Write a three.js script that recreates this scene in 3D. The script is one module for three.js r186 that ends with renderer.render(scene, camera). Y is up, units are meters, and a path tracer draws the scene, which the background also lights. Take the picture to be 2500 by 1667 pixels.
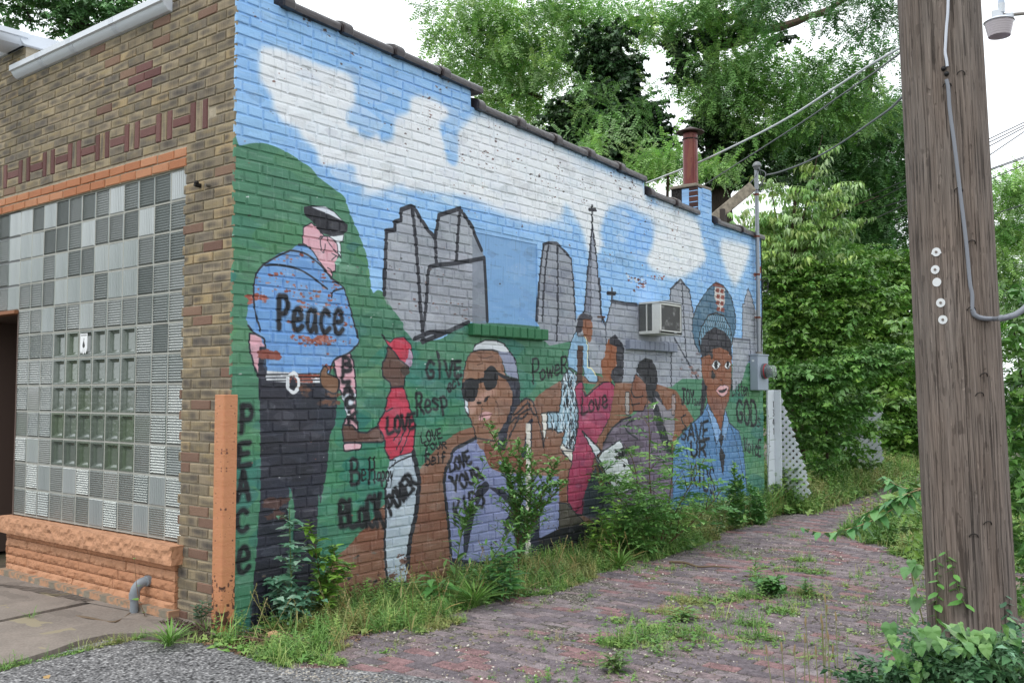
import * as THREE from 'three';
import { mergeGeometries } from 'three/addons/utils/BufferGeometryUtils.js';
import { RoundedBoxGeometry } from 'three/addons/geometries/RoundedBoxGeometry.js';

// ------------------------------------------------------------------ camera, sky, sun, exposure
const scene = new THREE.Scene();
const renderer = new THREE.WebGLRenderer({ antialias: true });
renderer.setSize(1024, 682);
renderer.toneMapping = THREE.LinearToneMapping;
renderer.toneMappingExposure = 1.24;
renderer.shadowMap.enabled = true;
const camera = new THREE.PerspectiveCamera(39.05, 1024 / 682, 0.1, 600);
camera.rotation.set(0.05512, 0.67755, 0, 'YXZ');
camera.position.set(5.27, 1.5, 3.672);

function rng(seed) { let a = seed >>> 0; return () => { a = (a + 0x6d2b79f5) | 0; let t = Math.imul(a ^ (a >>> 15), 1 | a); t = (t + Math.imul(t ^ (t >>> 7), 61 | t)) ^ t; return ((t ^ (t >>> 14)) >>> 0) / 4294967296; }; }
const lerp = THREE.MathUtils.lerp, clamp = THREE.MathUtils.clamp, V3 = (x, y, z) => new THREE.Vector3(x, y, z);
function makeNoise(seed) {                              // value noise, periodic in 256 cells
  const r = rng(seed), t = Float32Array.from({ length: 65536 }, r);
  const at = (x, y) => t[((y & 255) << 8) | (x & 255)];
  const n = (x, y) => { const i = Math.floor(x), j = Math.floor(y), u = x - i, v = y - j, a = u * u * (3 - 2 * u), b = v * v * (3 - 2 * v); return lerp(lerp(at(i, j), at(i + 1, j), a), lerp(at(i, j + 1), at(i + 1, j + 1), a), b); };
  n.fbm = (x, y, o = 4) => { let s = 0, w = 0.5, q = 0; for (let k = 0; k < o; k++) { s += w * n(x, y); q += w; w *= 0.5; x *= 2; y *= 2; } return s / q; };
  return n;
}
const noise = makeNoise(7);

{ // a bright overcast sky, thin cloud with faint structure
  const w = 512, h = 256, d = new Float32Array(w * h * 4), cn = makeNoise(3);
  for (let j = 0; j < h; j++) for (let i = 0; i < w; i++) {
    const up = ((j + 0.5) / h - 0.5) * Math.PI, az = (i / w) * Math.PI * 2, y = Math.sin(up), c = Math.cos(up);
    const x = c * Math.cos(az), z = c * Math.sin(az), s = 1.3 / (Math.max(y, 0) + 0.25);
    const cl = cn.fbm(x * s * 2 + 40, z * s * 2 + 40, 4), b = 1.33 + 0.3 * (cl - 0.5), k = (j * w + i) * 4;
    d[k] = b * 0.955; d[k + 1] = b * 1.0; d[k + 2] = b * 1.045; d[k + 3] = 1;
    if (y < 0) { const f = Math.max(0, 1 + y * 8); for (let q = 0; q < 3; q++) d[k + q] *= 0.25 + 0.75 * f; }
  }
  const t = new THREE.DataTexture(d, w, h, THREE.RGBAFormat, THREE.FloatType);
  t.mapping = THREE.EquirectangularReflectionMapping; t.magFilter = THREE.LinearFilter; t.needsUpdate = true;
  scene.background = t; scene.environment = t;
}
const sun = new THREE.DirectionalLight(new THREE.Color(1, 0.96, 0.88), 1.0);
sun.position.set(-6, 40, 26); sun.castShadow = true; sun.shadow.radius = 34;
Object.assign(sun.shadow.camera, { left: -25, right: 25, top: 25, bottom: -25, far: 120 }); sun.shadow.mapSize.set(2048, 2048);
scene.add(sun);

// ------------------------------------------------------------------ helpers
const names = {};
function numbered(n) { const k = names[n] = (names[n] ?? -1) + 1; return k ? n + '_' + String(k).padStart(3, '0') : n; }
function tag(o, label, category, group, kind) {
  o.userData = { ...o.userData }; if (label) o.userData.label = label; if (category) o.userData.category = category; if (group) o.userData.group = group; if (kind) o.userData.kind = kind;
  return o;
}
function thing(name, label, category, pos = [0, 0, 0], group) { const o = new THREE.Group(); o.name = numbered(name); o.position.set(...pos); scene.add(o); return tag(o, label, category, group); }
const flat = (g) => { const q = g.index ? g.toNonIndexed() : g; for (const k of Object.keys(q.attributes)) if (!['position', 'normal', 'uv'].includes(k)) q.deleteAttribute(k); if (!q.attributes.normal) q.computeVertexNormals(); if (!q.attributes.uv) q.setAttribute('uv', new THREE.BufferAttribute(new Float32Array(q.attributes.position.count * 2), 2)); return q; };
const join = (gs) => gs.length === 1 ? gs[0] : mergeGeometries(gs.map(flat));
function mesh(name, g, m, parent = scene) {
  const o = new THREE.Mesh(Array.isArray(g) ? join(g) : g, m); o.castShadow = o.receiveShadow = true;
  if (parent === scene) o.name = numbered(name); else { const n = parent.userData._n ??= {}; n[name] = (n[name] ?? -1) + 1; o.name = n[name] ? name + '_' + String(n[name]).padStart(3, '0') : name; }
  parent.add(o); return o;
}
const structure = (name, g, m) => tag(mesh(name, g, m), null, null, null, 'structure');
function box(w, h, d, x, y, z, r = 0.004) { const g = r ? new RoundedBoxGeometry(w, h, d, 1, Math.min(r, w / 3, h / 3, d / 3)) : new THREE.BoxGeometry(w, h, d); return g.translate(x, y, z); }
const pts3 = (a) => a.map((p) => V3(...p));
const curve = (a) => new THREE.CatmullRomCurve3(pts3(a), false, 'centripetal');
const tube = (a, r, n = 24, s = 7) => new THREE.TubeGeometry(curve(a), n, r, s, false);
function taper(a, r0, r1, n = 16, s = 7, wob = 0) {     // a tube that thins from r0 to r1
  const c = curve(a), g = new THREE.TubeGeometry(c, n, 1, s, false), p = g.attributes.position, ctr = new THREE.Vector3(), v = new THREE.Vector3();
  for (let i = 0; i <= n; i++) { c.getPointAt(i / n, ctr); const r = lerp(r0, r1, i / n); for (let j = 0; j <= s; j++) { const k = i * (s + 1) + j; v.fromBufferAttribute(p, k).sub(ctr).multiplyScalar(r * (1 + wob * (noise(i * 0.9 + k * 0.01, j % s * 1.7) - 0.5))).add(ctr); p.setXYZ(k, v.x, v.y, v.z); } }
  g.computeVertexNormals(); return g;
}
function beam(a, b, w, h, up = V3(0, 1, 0)) { const A = V3(...a), B = V3(...b), l = A.distanceTo(B), g = new RoundedBoxGeometry(w, h, l, 1, Math.min(w, h) * 0.12), m = new THREE.Matrix4().lookAt(A, B, up); return g.applyMatrix4(m).translate(...A.lerp(B, 0.5).toArray()); }
function poly(points, y0, y1) {                         // a flat slab over ground points [x, z]
  const s = new THREE.Shape(points.map(([x, z]) => new THREE.Vector2(x, -z)));
  const g = new THREE.ExtrudeGeometry(s, { depth: y1 - y0, bevelEnabled: false }); g.rotateX(-Math.PI / 2).translate(0, y0, 0); return g;
}
function canvas(w, h, draw, srgb = true) {
  const c = document.createElement('canvas'); c.width = w; c.height = h; draw(c.getContext('2d'), w, h);
  const t = new THREE.CanvasTexture(c); t.wrapS = t.wrapT = THREE.RepeatWrapping; if (srgb) t.colorSpace = THREE.SRGBColorSpace; return t;
}
function pixels(w, h, f, srgb = true) {                 // f(u, v) gives [r, g, b] or a grey, 0 to 255
  const d = new Uint8Array(w * h * 4);
  for (let j = 0; j < h; j++) for (let i = 0; i < w; i++) { const c = f(i / w, j / h), k = (j * w + i) * 4; if (c.length) { d[k] = clamp(c[0], 0, 255); d[k + 1] = clamp(c[1], 0, 255); d[k + 2] = clamp(c[2], 0, 255); } else d[k] = d[k + 1] = d[k + 2] = clamp(c, 0, 255); d[k + 3] = 255; }
  const t = new THREE.DataTexture(d, w, h); t.magFilter = THREE.LinearFilter; t.wrapS = t.wrapT = THREE.RepeatWrapping; if (srgb) t.colorSpace = THREE.SRGBColorSpace; t.needsUpdate = true; return t;
}
const again = (t, x, y) => { const q = t.clone(); q.repeat.set(x, y); q.needsUpdate = true; return q; };
const hex = (c) => { const n = new THREE.Color(c); return n; };
const mat = (c, rough = 0.8, o = {}) => new THREE.MeshStandardMaterial({ color: c, roughness: rough, ...o });
const P8 = (n, x, y, p) => n.fbm(x * p, y * p, 4);
const grainMap = pixels(256, 256, (u, v) => 255 * (0.5 * noise.fbm(u * 16, v * 16, 2) + 0.5 * noise(u * 128, v * 128)), false);     // fine relief
const lumpMap = pixels(256, 256, (u, v) => 255 * noise.fbm(u * 8 + 3, v * 8 + 9, 5), false);
function uvBy(g, f) { const p = g.attributes.position, u = new Float32Array(p.count * 2); for (let i = 0; i < p.count; i++) { const q = f(p.getX(i), p.getY(i), p.getZ(i)); u[i * 2] = q[0]; u[i * 2 + 1] = q[1]; } g.setAttribute('uv', new THREE.BufferAttribute(u, 2)); return g; }
function boxUV(g) {                                     // uv in metres by the way each face points
  g = flat(g); const p = g.attributes.position, n = g.attributes.normal, u = new Float32Array(p.count * 2);
  for (let i = 0; i < p.count; i++) { const x = Math.abs(n.getX(i)), y = Math.abs(n.getY(i)), z = Math.abs(n.getZ(i)); const q = y > x && y > z ? [p.getX(i), p.getZ(i)] : x > z ? [p.getZ(i), p.getY(i)] : [p.getX(i), p.getY(i)]; u[i * 2] = q[0]; u[i * 2 + 1] = q[1]; }
  g.setAttribute('uv', new THREE.BufferAttribute(u, 2)); return g;
}
// one brick face with chamfered edges, standing proud of z = 0; corners wander by jit
function brickGeo(x, y, w, h, { proud = 0.01, bevel = 0.006, jit = 0.0015, base = -0.012, r = Math.random, uv, tilt = 0.0015 }) {
  const J = () => (r() - 0.5) * 2 * jit, T = () => (r() - 0.5) * 2 * tilt;
  const c = [[x, y], [x + w, y], [x + w, y + h], [x, y + h]].map(([a, b]) => [a + J(), b + J()]);
  const o = c.map(([a, b]) => [a, b, proud - bevel]), f = c.map(([a, b], i) => [a + (i === 0 || i === 3 ? bevel : -bevel) * 1.1, b + (i < 2 ? bevel : -bevel), proud + T()]), k = c.map(([a, b]) => [a, b, base]);
  const P = [], q = (a, b, d, e) => P.push(...a, ...b, ...d, ...a, ...d, ...e);
  q(f[0], f[1], f[2], f[3]);
  for (let i = 0; i < 4; i++) { const j = (i + 1) % 4; q(o[i], o[j], f[j], f[i]); q(k[i], k[j], o[j], o[i]); }
  const g = new THREE.BufferGeometry(); g.setAttribute('position', new THREE.Float32BufferAttribute(P, 3)); g.computeVertexNormals();
  return uvBy(g, uv ?? ((a, b) => [a, b]));
}
// ------------------------------------------------------------------ the paint on the side wall, in metres along and up the wall
const MW = 8.1, MH = 4.3, MPX = 2048 / MW;
const FONT = {};
for (const s of `A 0,0 .45,1 .55,1 1,0|.2,.38 .82,.38;B 0,0 .05,1 .7,.95 .75,.7 .55,.55 .1,.52|.55,.55 .95,.4 .9,.1 .5,0 0,.02;C .95,.85 .6,1 .2,.85 .05,.5 .2,.12 .6,0 1,.15;D 0,0 .05,1|.05,1 .6,.95 .95,.6 .85,.2 .5,.02 0,0;E .9,1 .1,.95 .1,.5 .05,.02 .95,.05|.1,.5 .75,.55;G .95,.85 .6,1 .15,.8 .05,.4 .3,.05 .8,.05 .9,.4 .55,.42;H .05,0 .1,1|.9,0 .9,1|.1,.5 .9,.52;I .5,0 .5,1;J .1,1 1,1|.6,1 .6,.3 .4,.02 .1,.1 0,.3;K .05,0 .1,1|.95,1 .15,.45|.3,.55 1,0;L .1,1 .05,.03 1,.06;N .05,0 .1,1 .9,0 .95,1;O .5,1 .15,.8 .05,.4 .3,.03 .7,.03 .95,.4 .85,.8 .5,1;P .05,0 .1,1|.1,1 .7,1 .95,.75 .7,.5 .1,.47;R .05,0 .1,1|.1,1 .75,.98 .9,.75 .6,.52 .1,.5|.45,.5 1,0;S .9,.9 .5,1 .15,.8 .3,.58 .75,.45 .9,.2 .5,0 .05,.12;U .05,1 .1,.2 .4,0 .75,.1 .9,.3 .9,1;V 0,1 .45,0 1,1;W 0,1 .25,0 .5,.7 .75,0 1,1;Y 0,1 .5,.5 1,1|.5,.5 .4,0;a .85,.55 .4,.62 .1,.4 .15,.08 .5,0 .85,.3 .85,.6 .95,0;c .9,.5 .5,.62 .12,.4 .15,.1 .5,0 .95,.12;e .1,.3 .85,.35 .75,.58 .4,.62 .1,.4 .15,.08 .55,0 .95,.12;f .9,.9 .5,1 .4,.7 .35,0|.05,.5 .8,.55;i .5,0 .5,.6|.5,.8 .52,.86;l .5,0 .45,1;n .1,0 .1,.6|.1,.4 .5,.62 .85,.5 .9,0;o .5,.62 .12,.45 .12,.12 .5,0 .88,.15 .88,.45 .5,.62;p .1,.6 .1,-.4|.1,.5 .5,.64 .9,.45 .8,.1 .45,0 .1,.1;s .85,.52 .45,.62 .15,.48 .75,.2 .5,0 .08,.08;t .5,1 .45,.1 .85,.02|.1,.62 .9,.65;w 0,.6 .25,0 .5,.45 .75,0 1,.6;v 0,.6 .45,0 .9,.6;u .1,.6 .15,.1 .5,0 .85,.15 .85,.6|.85,.3 .95,0;r .15,0 .15,.6|.15,.4 .5,.62 .85,.55;y .1,.6 .45,.1|.9,.6 .45,.1 .1,-.4;0 .5,1 .1,.7 .1,.25 .5,0 .9,.3 .9,.7 .5,1;1 .3,.8 .55,1 .55,0;2 .1,.8 .5,1 .85,.75 .1,0 .95,.02;3 .1,.95 .6,1 .8,.75 .4,.55 .85,.35 .6,0 .05,.1;4 .7,0 .7,1 .05,.3 .95,.32;' .5,1 .4,.75`.split(';')) FONT[s[0]] = s.slice(2).split('|').map((q) => q.split(' ').map((p) => p.split(',').map(Number)));
let ctx, mr = rng(11);
const trace = (a, smooth, closed) => {
  ctx.beginPath();
  if (!smooth || a.length < 3) { a.forEach((p, i) => i ? ctx.lineTo(...p) : ctx.moveTo(...p)); if (closed) ctx.closePath(); return; }
  const n = a.length, at = (i) => closed ? a[(i + n) % n] : a[clamp(i, 0, n - 1)], k = 1 / 6.5; ctx.moveTo(...a[0]); // through every point
  for (let i = 0; i < (closed ? n : n - 1); i++) { const p = at(i - 1), q = at(i), r = at(i + 1), t = at(i + 2); ctx.bezierCurveTo(q[0] + (r[0] - p[0]) * k, q[1] + (r[1] - p[1]) * k, r[0] - (t[0] - q[0]) * k, r[1] - (t[1] - q[1]) * k, ...r); }
  if (closed) ctx.closePath();
};
// a filled shape: s smooth outline, o [line colour, width in m], b soft edge in m
function F(c, a, { s = 1, o, b } = {}) { trace(a, s, true); ctx.filter = b ? `blur(${(b * MPX).toFixed(1)}px)` : 'none'; ctx.fillStyle = c; ctx.fill(); ctx.filter = 'none'; if (o) { ctx.strokeStyle = o[0]; ctx.lineWidth = o[1]; ctx.stroke(); } }
function L(a, w = 0.012, c = '#1b1d24', s = 1) { trace(a, s, false); ctx.strokeStyle = c; ctx.lineWidth = w; ctx.lineCap = ctx.lineJoin = 'round'; ctx.stroke(); }
// lettering by hand, fitted to the four corners bl, br, tl, tr
function T(str, [bl, br, tl, tr], w = 0.025, soft = 0, c = '#14151a', gap = 0.18) {
  const n = str.length, spot = (u, v) => [lerp(lerp(bl[0], br[0], u), lerp(tl[0], tr[0], u), v), lerp(lerp(bl[1], br[1], u), lerp(tl[1], tr[1], u), v)];
  [...str].forEach((ch, i) => { if (!FONT[ch]) return; for (const q of FONT[ch]) { let w2; const a = q.map(([x, y]) => spot((i + (x * (1 - gap)) + gap / 2) / n, y)); w2 = w * 0.74; if (soft) { ctx.globalAlpha = 0.3; L(a, w2 * 1.75, c); ctx.globalAlpha = 0.92; } L(a, w2 * (0.9 + mr() * 0.25), c); ctx.globalAlpha = 1; } });
}
const inside = (a, x, y) => { let r = false; for (let i = 0, j = a.length - 1; i < a.length; j = i++) if ((a[i][1] > y) !== (a[j][1] > y) && x < ((a[j][0] - a[i][0]) * (y - a[i][1])) / (a[j][1] - a[i][1]) + a[i][0]) r = !r; return r; };
function chips(a, c, n, size, th = 0.6) {               // flaked paint inside the outline
  const xs = a.map((p) => p[0]), ys = a.map((p) => p[1]), x0 = Math.min(...xs), x1 = Math.max(...xs), y0 = Math.min(...ys), y1 = Math.max(...ys);
  for (let k = 0; k < n; k++) { const x = lerp(x0, x1, mr()), y = lerp(y0, y1, mr()); if (!inside(a, x, y) || noise.fbm(x * 5 + 50, y * 9 + 50, 3) < th) continue; const q = [], r = size * (0.4 + mr() * mr() * 2.2); for (let i = 0; i < 9; i++) { const t = (i / 9) * 6.283, e = r * (0.4 + mr()); q.push([x + Math.cos(t) * e * 1.7, y + Math.sin(t) * e * 0.8]); } F(typeof c === 'string' ? c : c[Math.floor(mr() * c.length)], q, { s: 0 }); }
}
function mottle(a, cols, n, r, al = 0.35) { ctx.save(); trace(a, 1, true); ctx.clip(); const xs = a.map((p) => p[0]), ys = a.map((p) => p[1]); for (let k = 0; k < n; k++) { ctx.globalAlpha = al * mr(); const x = lerp(Math.min(...xs), Math.max(...xs), mr()), y = lerp(Math.min(...ys), Math.max(...ys), mr()), e = r * (0.3 + mr()); F(cols[Math.floor(mr() * cols.length)], [[x - e, y], [x - e * 0.4, y + e * 0.4], [x + e * 0.3, y + e * 0.3], [x + e, y], [x + e * 0.5, y - e * 0.4], [x - e * 0.4, y - e * 0.3]]); } ctx.restore(); }

function paintMural(g, w, h) {
  ctx = g; g.setTransform(MPX, 0, 0, -MPX, 0, h); mr = rng(11);
  const K = '#23252d', G1 = '#4c8265', BR = '#86614f', GR = '#9da2ac', SKY = '#92bfec';
  F(SKY, [[-1, -1], [9, -1], [9, 5], [-1, 5]], { s: 0 });
  mottle([[0, 2], [8.1, 2], [8.1, 4.3], [0, 4.3]], ['#9cc8f0', '#86b5e6', '#a3cdf2'], 300, 0.3, 0.5);
  // clouds
  const CL = '#e8ecf0';
  F(CL, [[.194,3.805],[.257,3.838],[.349,3.86],[.424,3.854],[.52,3.85],[.618,3.845],[.719,3.833],[.853,3.844],[.959,3.839],[1.03,3.775],[1.032,3.633],[.973,3.562],[.974,3.463],[1.05,3.471],[1.083,3.42],[1.183,3.412],[1.262,3.467],[1.308,3.413],[1.424,3.467],[1.447,3.619],[1.591,3.705],[1.614,3.817],[1.777,3.874],[1.999,3.846],[2.053,3.775],[1.947,3.687],[1.987,3.576],[2.055,3.387],[2.15,3.401],[2.162,3.65],[2.273,3.731],[2.562,3.784],[2.563,3.252],[1.62,3.094],[1.559,3.171],[1.358,3.101],[1.244,3.031],[1.055,3.066],[1.021,3.167],[.729,3.12],[.677,3.222],[.548,3.282],[.518,3.331],[.366,3.359],[.347,3.409],[.301,3.421],[.29,3.51],[.225,3.57],[.189,3.614]], { b: 0.018 });
  F(CL, [[2.209,3.688],[2.43,3.878],[3.028,3.865],[3.698,3.82],[4.453,3.748],[5.113,3.728],[5.182,3.565],[5.686,3.557],[6.293,3.521],[6.447,3.261],[6.496,3.061],[5.868,2.796],[5.298,2.837],[5.12,3.005],[5.258,3.185],[5.126,3.379],[4.779,3.465],[4.449,3.37],[4.288,3.127],[4.326,3.001],[4.147,2.806],[4.02,2.963],[3.969,3.084],[3.695,3.297],[3.624,3.162],[3.284,3.053],[2.903,3.058],[2.604,3.098],[2.321,3.14],[1.898,3.16],[1.509,3.094],[1.281,3.016],[1.107,2.961],[1.235,3.147],[1.553,3.341],[1.896,3.372],[2.184,3.419]], { b: 0.03 });
  F(CL, [[6.919,3.374],[7.153,3.398],[7.644,3.399],[7.717,3.319],[7.61,3.14],[7.38,2.898],[7.257,2.843],[7.026,3.025],[6.892,3.223]], { b: 0.04 });
  F(SKY, [[1.986,3.668],[2.08,3.679],[2.162,3.604],[2.15,3.405],[2.068,3.39],[2.014,3.527]], { b: 0.015 });
  F('#8fbff2', [[4.821,3.328],[4.959,3.385],[5.19,3.409],[5.334,3.345],[5.314,3.2],[5.275,3.081],[5.093,2.92],[4.817,2.981],[4.751,3.155]], { b: 0.03 });
  mottle([[.203,3.785],[.724,3.838],[2.43,3.878],[5.113,3.728],[6.293,3.521],[5.87,2.895],[3.027,3.076],[1.106,2.994],[.353,3.316]], ['#f0f3f5', '#dde4ec', '#cfdcec'], 150, 0.2, 0.4);
  // the green hill and lawn
  const hill = [[-.12,3.057],[.05,3.12],[.144,3.157],[.255,3.177],[.392,3.16],[.522,3.122],[.626,3.083],[.716,3.022],[.824,2.978],[.939,2.928],[.981,2.845],[1.033,2.757],[1.098,2.653],[1.164,2.515],[1.2,2.357],[1.227,2.256],[1.333,2.264],[1.708,1.961],[1.966,1.946],[2.325,2.092],[3.282,2.116],[3.348,2.04],[3.976,1.986],[4.435,1.961],[4.755,1.482],[5.65,1.576],[5.944,1.602],[6.254,1.779],[6.686,1.839],[7.955,1.924],[8.713,2.003],[8.586,-1.328],[-.362,-.053]];
  F(G1, hill); F(G1, [[-1, -1], [9, -1], [9, 1.3], [1.2, 1.3], [0.9, 2.6], [-1, 2.6]], { s: 0 });
  mottle(hill, ['#3f785b', '#588c69', '#37706a', '#4f885a', '#34766c', '#68966c'], 700, 0.3, 0.8);
  mottle([[.761,1.214],[1.427,1.915],[2.164,1.912],[2.22,1.308],[1.669,.85],[.85,.45]], ['#1f6f64', '#2a7a6a', '#2c6f52', '#4b8f62'], 120, 0.2, 0.6);
  // office towers
  const gb = [[1.343,2.252],[1.361,2.736],[1.449,2.757],[1.448,2.817],[1.513,2.839],[1.513,2.921],[1.621,2.964],[1.665,2.953],[1.721,2.89],[1.81,2.805],[1.9,2.754],[1.938,2.94],[2.192,3.033],[2.361,2.888],[2.476,2.752]];
  gb.push(...[[2.518,2.662],[2.56,2.126]], ...[[2.303,2.099],[2.079,2.008],[1.757,1.913],[1.651,1.922],[1.546,2.014]], ...[[1.556,2.037],[1.425,2.157]]);
  F(GR, gb, { s: 0 }); mottle(gb, ['#adb2ba', '#8b9099', '#a6abb5', '#92979f'], 120, 0.2, 0.5);
  for (const a of [[[1.343,2.252],[1.361,2.736],[1.449,2.755],[1.448,2.817],[1.513,2.839],[1.515,2.921],[1.621,2.964],[1.664,2.957],[1.721,2.89],[1.81,2.805],[1.9,2.754],[1.938,2.94],[2.192,3.033],[2.361,2.888],[2.483,2.724]], [[1.64,2.953],[1.679,2.691],[1.712,2.387],[1.752,2.039],[1.772,1.938]], [[2.192,3.033],[2.147,2.583]], [[1.9,2.754],[1.9,2.718],[1.914,2.54]], [[2.518,2.658],[2.139,2.573],[1.932,2.537],[1.842,2.514],[1.817,2.473],[1.804,2.264],[1.78,2.083]], [[2.518,2.662],[2.542,2.396],[2.56,2.126]], [[2.303,2.099],[2.163,2.048],[1.996,1.99],[1.757,1.911]], [[1.78,2.096],[1.761,1.971],[1.757,1.913]], [[1.67,1.933],[1.845,1.993],[2.079,2.008]], [[1.751,2.087],[1.771,1.972]]]) L(a, 0.036, '#2a2c35', 0);
  const b2 = [[3.343,2.875],[3.417,2.901],[3.54,2.913],[3.664,2.856],[3.785,2.786],[3.805,2.63],[3.853,2.203]]; b2.push(...[[3.867,2.132],[3.773,2.003],[3.427,1.948],[3.347,1.993],[3.243,2.162]], ...[[3.27,2.459],[3.303,2.701]]);
  F('#9398a2', b2, { s: 0 }); mottle(b2, ['#9aa1b0', '#767d8e'], 40, 0.15, 0.5);
  for (const a of [[[3.243,2.172],[3.27,2.459],[3.303,2.701],[3.343,2.875],[3.417,2.901],[3.54,2.913],[3.664,2.856],[3.785,2.786],[3.805,2.63],[3.853,2.203]], [[3.417,2.892],[3.363,2.627],[3.321,2.171]], [[3.56,2.909],[3.564,2.186]], [[3.55,2.196],[3.542,2.001]]]) L(a, 0.026, '#32353f', 0);
  F(G1, [[5.251,1.538],[5.681,1.602],[5.937,1.686],[6.434,1.713],[6.549,1.126],[5.245,1.16]], { s: 0 });
  // church with steeple, and the grey blocks behind
  const blocks = [[4.48,2.433],[4.743,2.431],[4.981,2.439],[5.669,2.547],[5.681,2.664],[5.899,2.791],[6.099,2.69],[6.197,2.427],[6.21,2.088],[6.354,1.963],[6.39,1.682],[5.917,1.676],[5.68,1.587],[5.342,1.566],[5.324,1.529],[4.667,1.625],[4.684,1.687],[4.222,1.706],[3.953,1.777],[3.897,2.142],[4.001,2.283],[4.335,2.166]];
  F(GR, blocks, { s: 0 }); F(GR, [[3.81,2.138],[3.898,2.26],[4.016,2.301],[4.304,2.216],[4.382,2.134],[4.379,1.787],[3.808,1.773]], { s: 0 });
  mottle(blocks, ['#a0a6b4', '#7c8291', '#979eae'], 110, 0.16, 0.5);
  const sp = [[4.134,3.161],[4.071,2.767],[4,2.318],[3.963,2.215]]; sp.push(...[[3.986,2.282],[4.367,2.181]], ...[[4.311,2.231],[4.223,2.774],[4.167,3.053]]);
  F('#7b8191', sp, { s: 0 }); F('#9aa0ae', [[4.142,3.153],[4.116,2.703],[4.112,2.219],[4.296,2.23],[4.223,2.774],[4.167,3.053]], { s: 0 });
  L([[4.136,3.355],[4.137,3.153]], 0.03, K, 0); L([[4.083,3.31],[4.205,3.325]], 0.035, K, 0);
  L([[4.138,3.161],[4.071,2.767],[4,2.318],[3.955,2.209]], 0.025, '#32353f', 0); L([[4.138,3.161],[4.172,3.036],[4.223,2.774],[4.303,2.23]], 0.025, '#32353f', 0); L([[4.269,2.647],[4.29,2.302],[4.367,2.181]], 0.025, '#32353f', 0); L([[4.118,2.96],[4.104,2.218]], 0.012, '#4b4f5b', 0);
  L([[4.482,2.57],[4.48,2.438]], 0.03, K, 0); L([[4.417,2.514],[4.546,2.521]], 0.04, K, 0); L([[4.227,2.264],[4.352,2.271]], 0.02, '#4a2c22', 0);
  L([[4.48,2.438],[4.743,2.431],[4.973,2.438]], 0.04, '#41454f', 0); L([[4.48,2.429],[4.423,2.311],[4.367,2.181],[4.381,1.995]], 0.02, '#3b3f4a', 0);
  for (const a of [[[5.663,2.547],[5.681,2.664],[5.899,2.791],[6.099,2.69],[6.197,2.427],[6.214,2.089]], [[5.929,2.784],[5.953,2.51],[6.022,1.923]], [[5.748,2.127],[6.021,1.894],[6.285,1.681]], [[5.677,1.951],[5.671,1.592]]]) L(a, 0.026, '#3b3f4a', 0);
  const rt = [[7.652,2.844],[7.599,2.762],[7.547,2.697],[7.545,2.637],[7.482,2.627],[7.47,2.206],[7.191,2.177],[7.173,1.544],[7.442,1.674],[7.571,1.872],[7.674,1.929],[8.116,1.942],[8.133,2.441],[7.823,2.613],[7.738,2.762]];
  F(GR, rt, { s: 0 }); mottle(rt, ['#a6acb8', '#7c8290'], 40, 0.12, 0.5); L([[7.47,2.206],[7.482,2.627],[7.545,2.637],[7.547,2.697],[7.599,2.762],[7.652,2.844],[7.738,2.762],[7.823,2.613],[7.823,2.2]], 0.018, '#4b4f5b', 0); L([[7.238,2.185],[7.682,2.188],[7.686,1.919]], 0.03, '#5a5e69', 0);
  // brown ground and shoulder
  const bg = [[2.301,1.224],[2.115,1.17],[1.961,1.099],[1.837,1.009],[1.716,.897],[1.66,.784],[1.553,.726],[1.349,.679],[1.22,.564],[1.114,.496],[1.011,.415],[.891,.354],[.775,.22],[.591,-.191],[3.024,-.674],[4.413,-.189],[4.43,1.526],[3.757,1.648],[3.28,1.504],[3.026,1.331]];
  F(BR, bg); mottle(bg, ['#7d4f3c', '#94624b', '#865541', '#6d4436'], 160, 0.22, 0.5);
  // old man with the cap
  const trousers = [[.214,1.623],[.213,1.726],[.284,1.721],[.285,1.632],[.75,1.593],[.904,1.531],[.894,1.467],[.876,1.286],[.826,1.216],[.809,.991],[.752,.75]]; trousers.push(...[[.736,.826],[.723,.618],[.712,.243],[.722,-.057],[.631,-.041],[.495,.113],[.517,.353],[.526,.72],[.499,.845]], ...[[.481,.883]], ...[[.478,.846],[.47,.725],[.489,.503],[.436,-.005],[.18,-.021],[.207,.317],[.239,.691],[.247,.864]], ...[[.247,.794],[.239,1.206],[.225,1.528]]);
  F('#272a37', trousers, { s: 0 }); mottle(trousers, ['#2f3342', '#1e2029', '#34323c'], 90, 0.18, 0.6);
  chips([[.233,1.558],[.893,1.578],[.884,1.436],[.236,1.426]], ['#6d4b3c', '#4a3a38'], 300, 0.014, 0.5); chips([[.256,.816],[.464,.799],[.446,.67],[.258,.705]], ['#4c332f'], 120, 0.016, 0.5);
  const armL = [[.14,1.899],[.21,1.895],[.264,1.861],[.273,1.809],[.225,1.8],[.216,1.616],[.178,1.696],[.141,1.804]]; F('#dca9b4', armL, { s: 0, o: [K, 0.012] });
  F('#272a37', [[.224,1.815],[.273,1.817],[.275,1.72],[.214,1.623],[.217,1.726]], { s: 0 });
  const armR = [[.855,1.744],[.932,1.778],[1.005,1.801],[1.043,1.741],[1.067,1.58],[1.069,1.37],[1.096,1.228],[1.033,1.266],[.949,1.284],[.99,1.347],[.957,1.451],[.903,1.562],[.877,1.641]]; F('#dca9b4', armR, { o: [K, 0.014], s: 0 });
  F('#d5dde8', [[.935,1.499],[1.062,1.507],[1.042,1.434],[.99,1.355],[.957,1.451]], {}); F('#e2b6c0', [[.961,1.148],[1.045,1.153],[1.121,1.142],[1.11,1.102],[1.057,1.101],[.972,1.096]], { o: [K, 0.01] });
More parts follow.
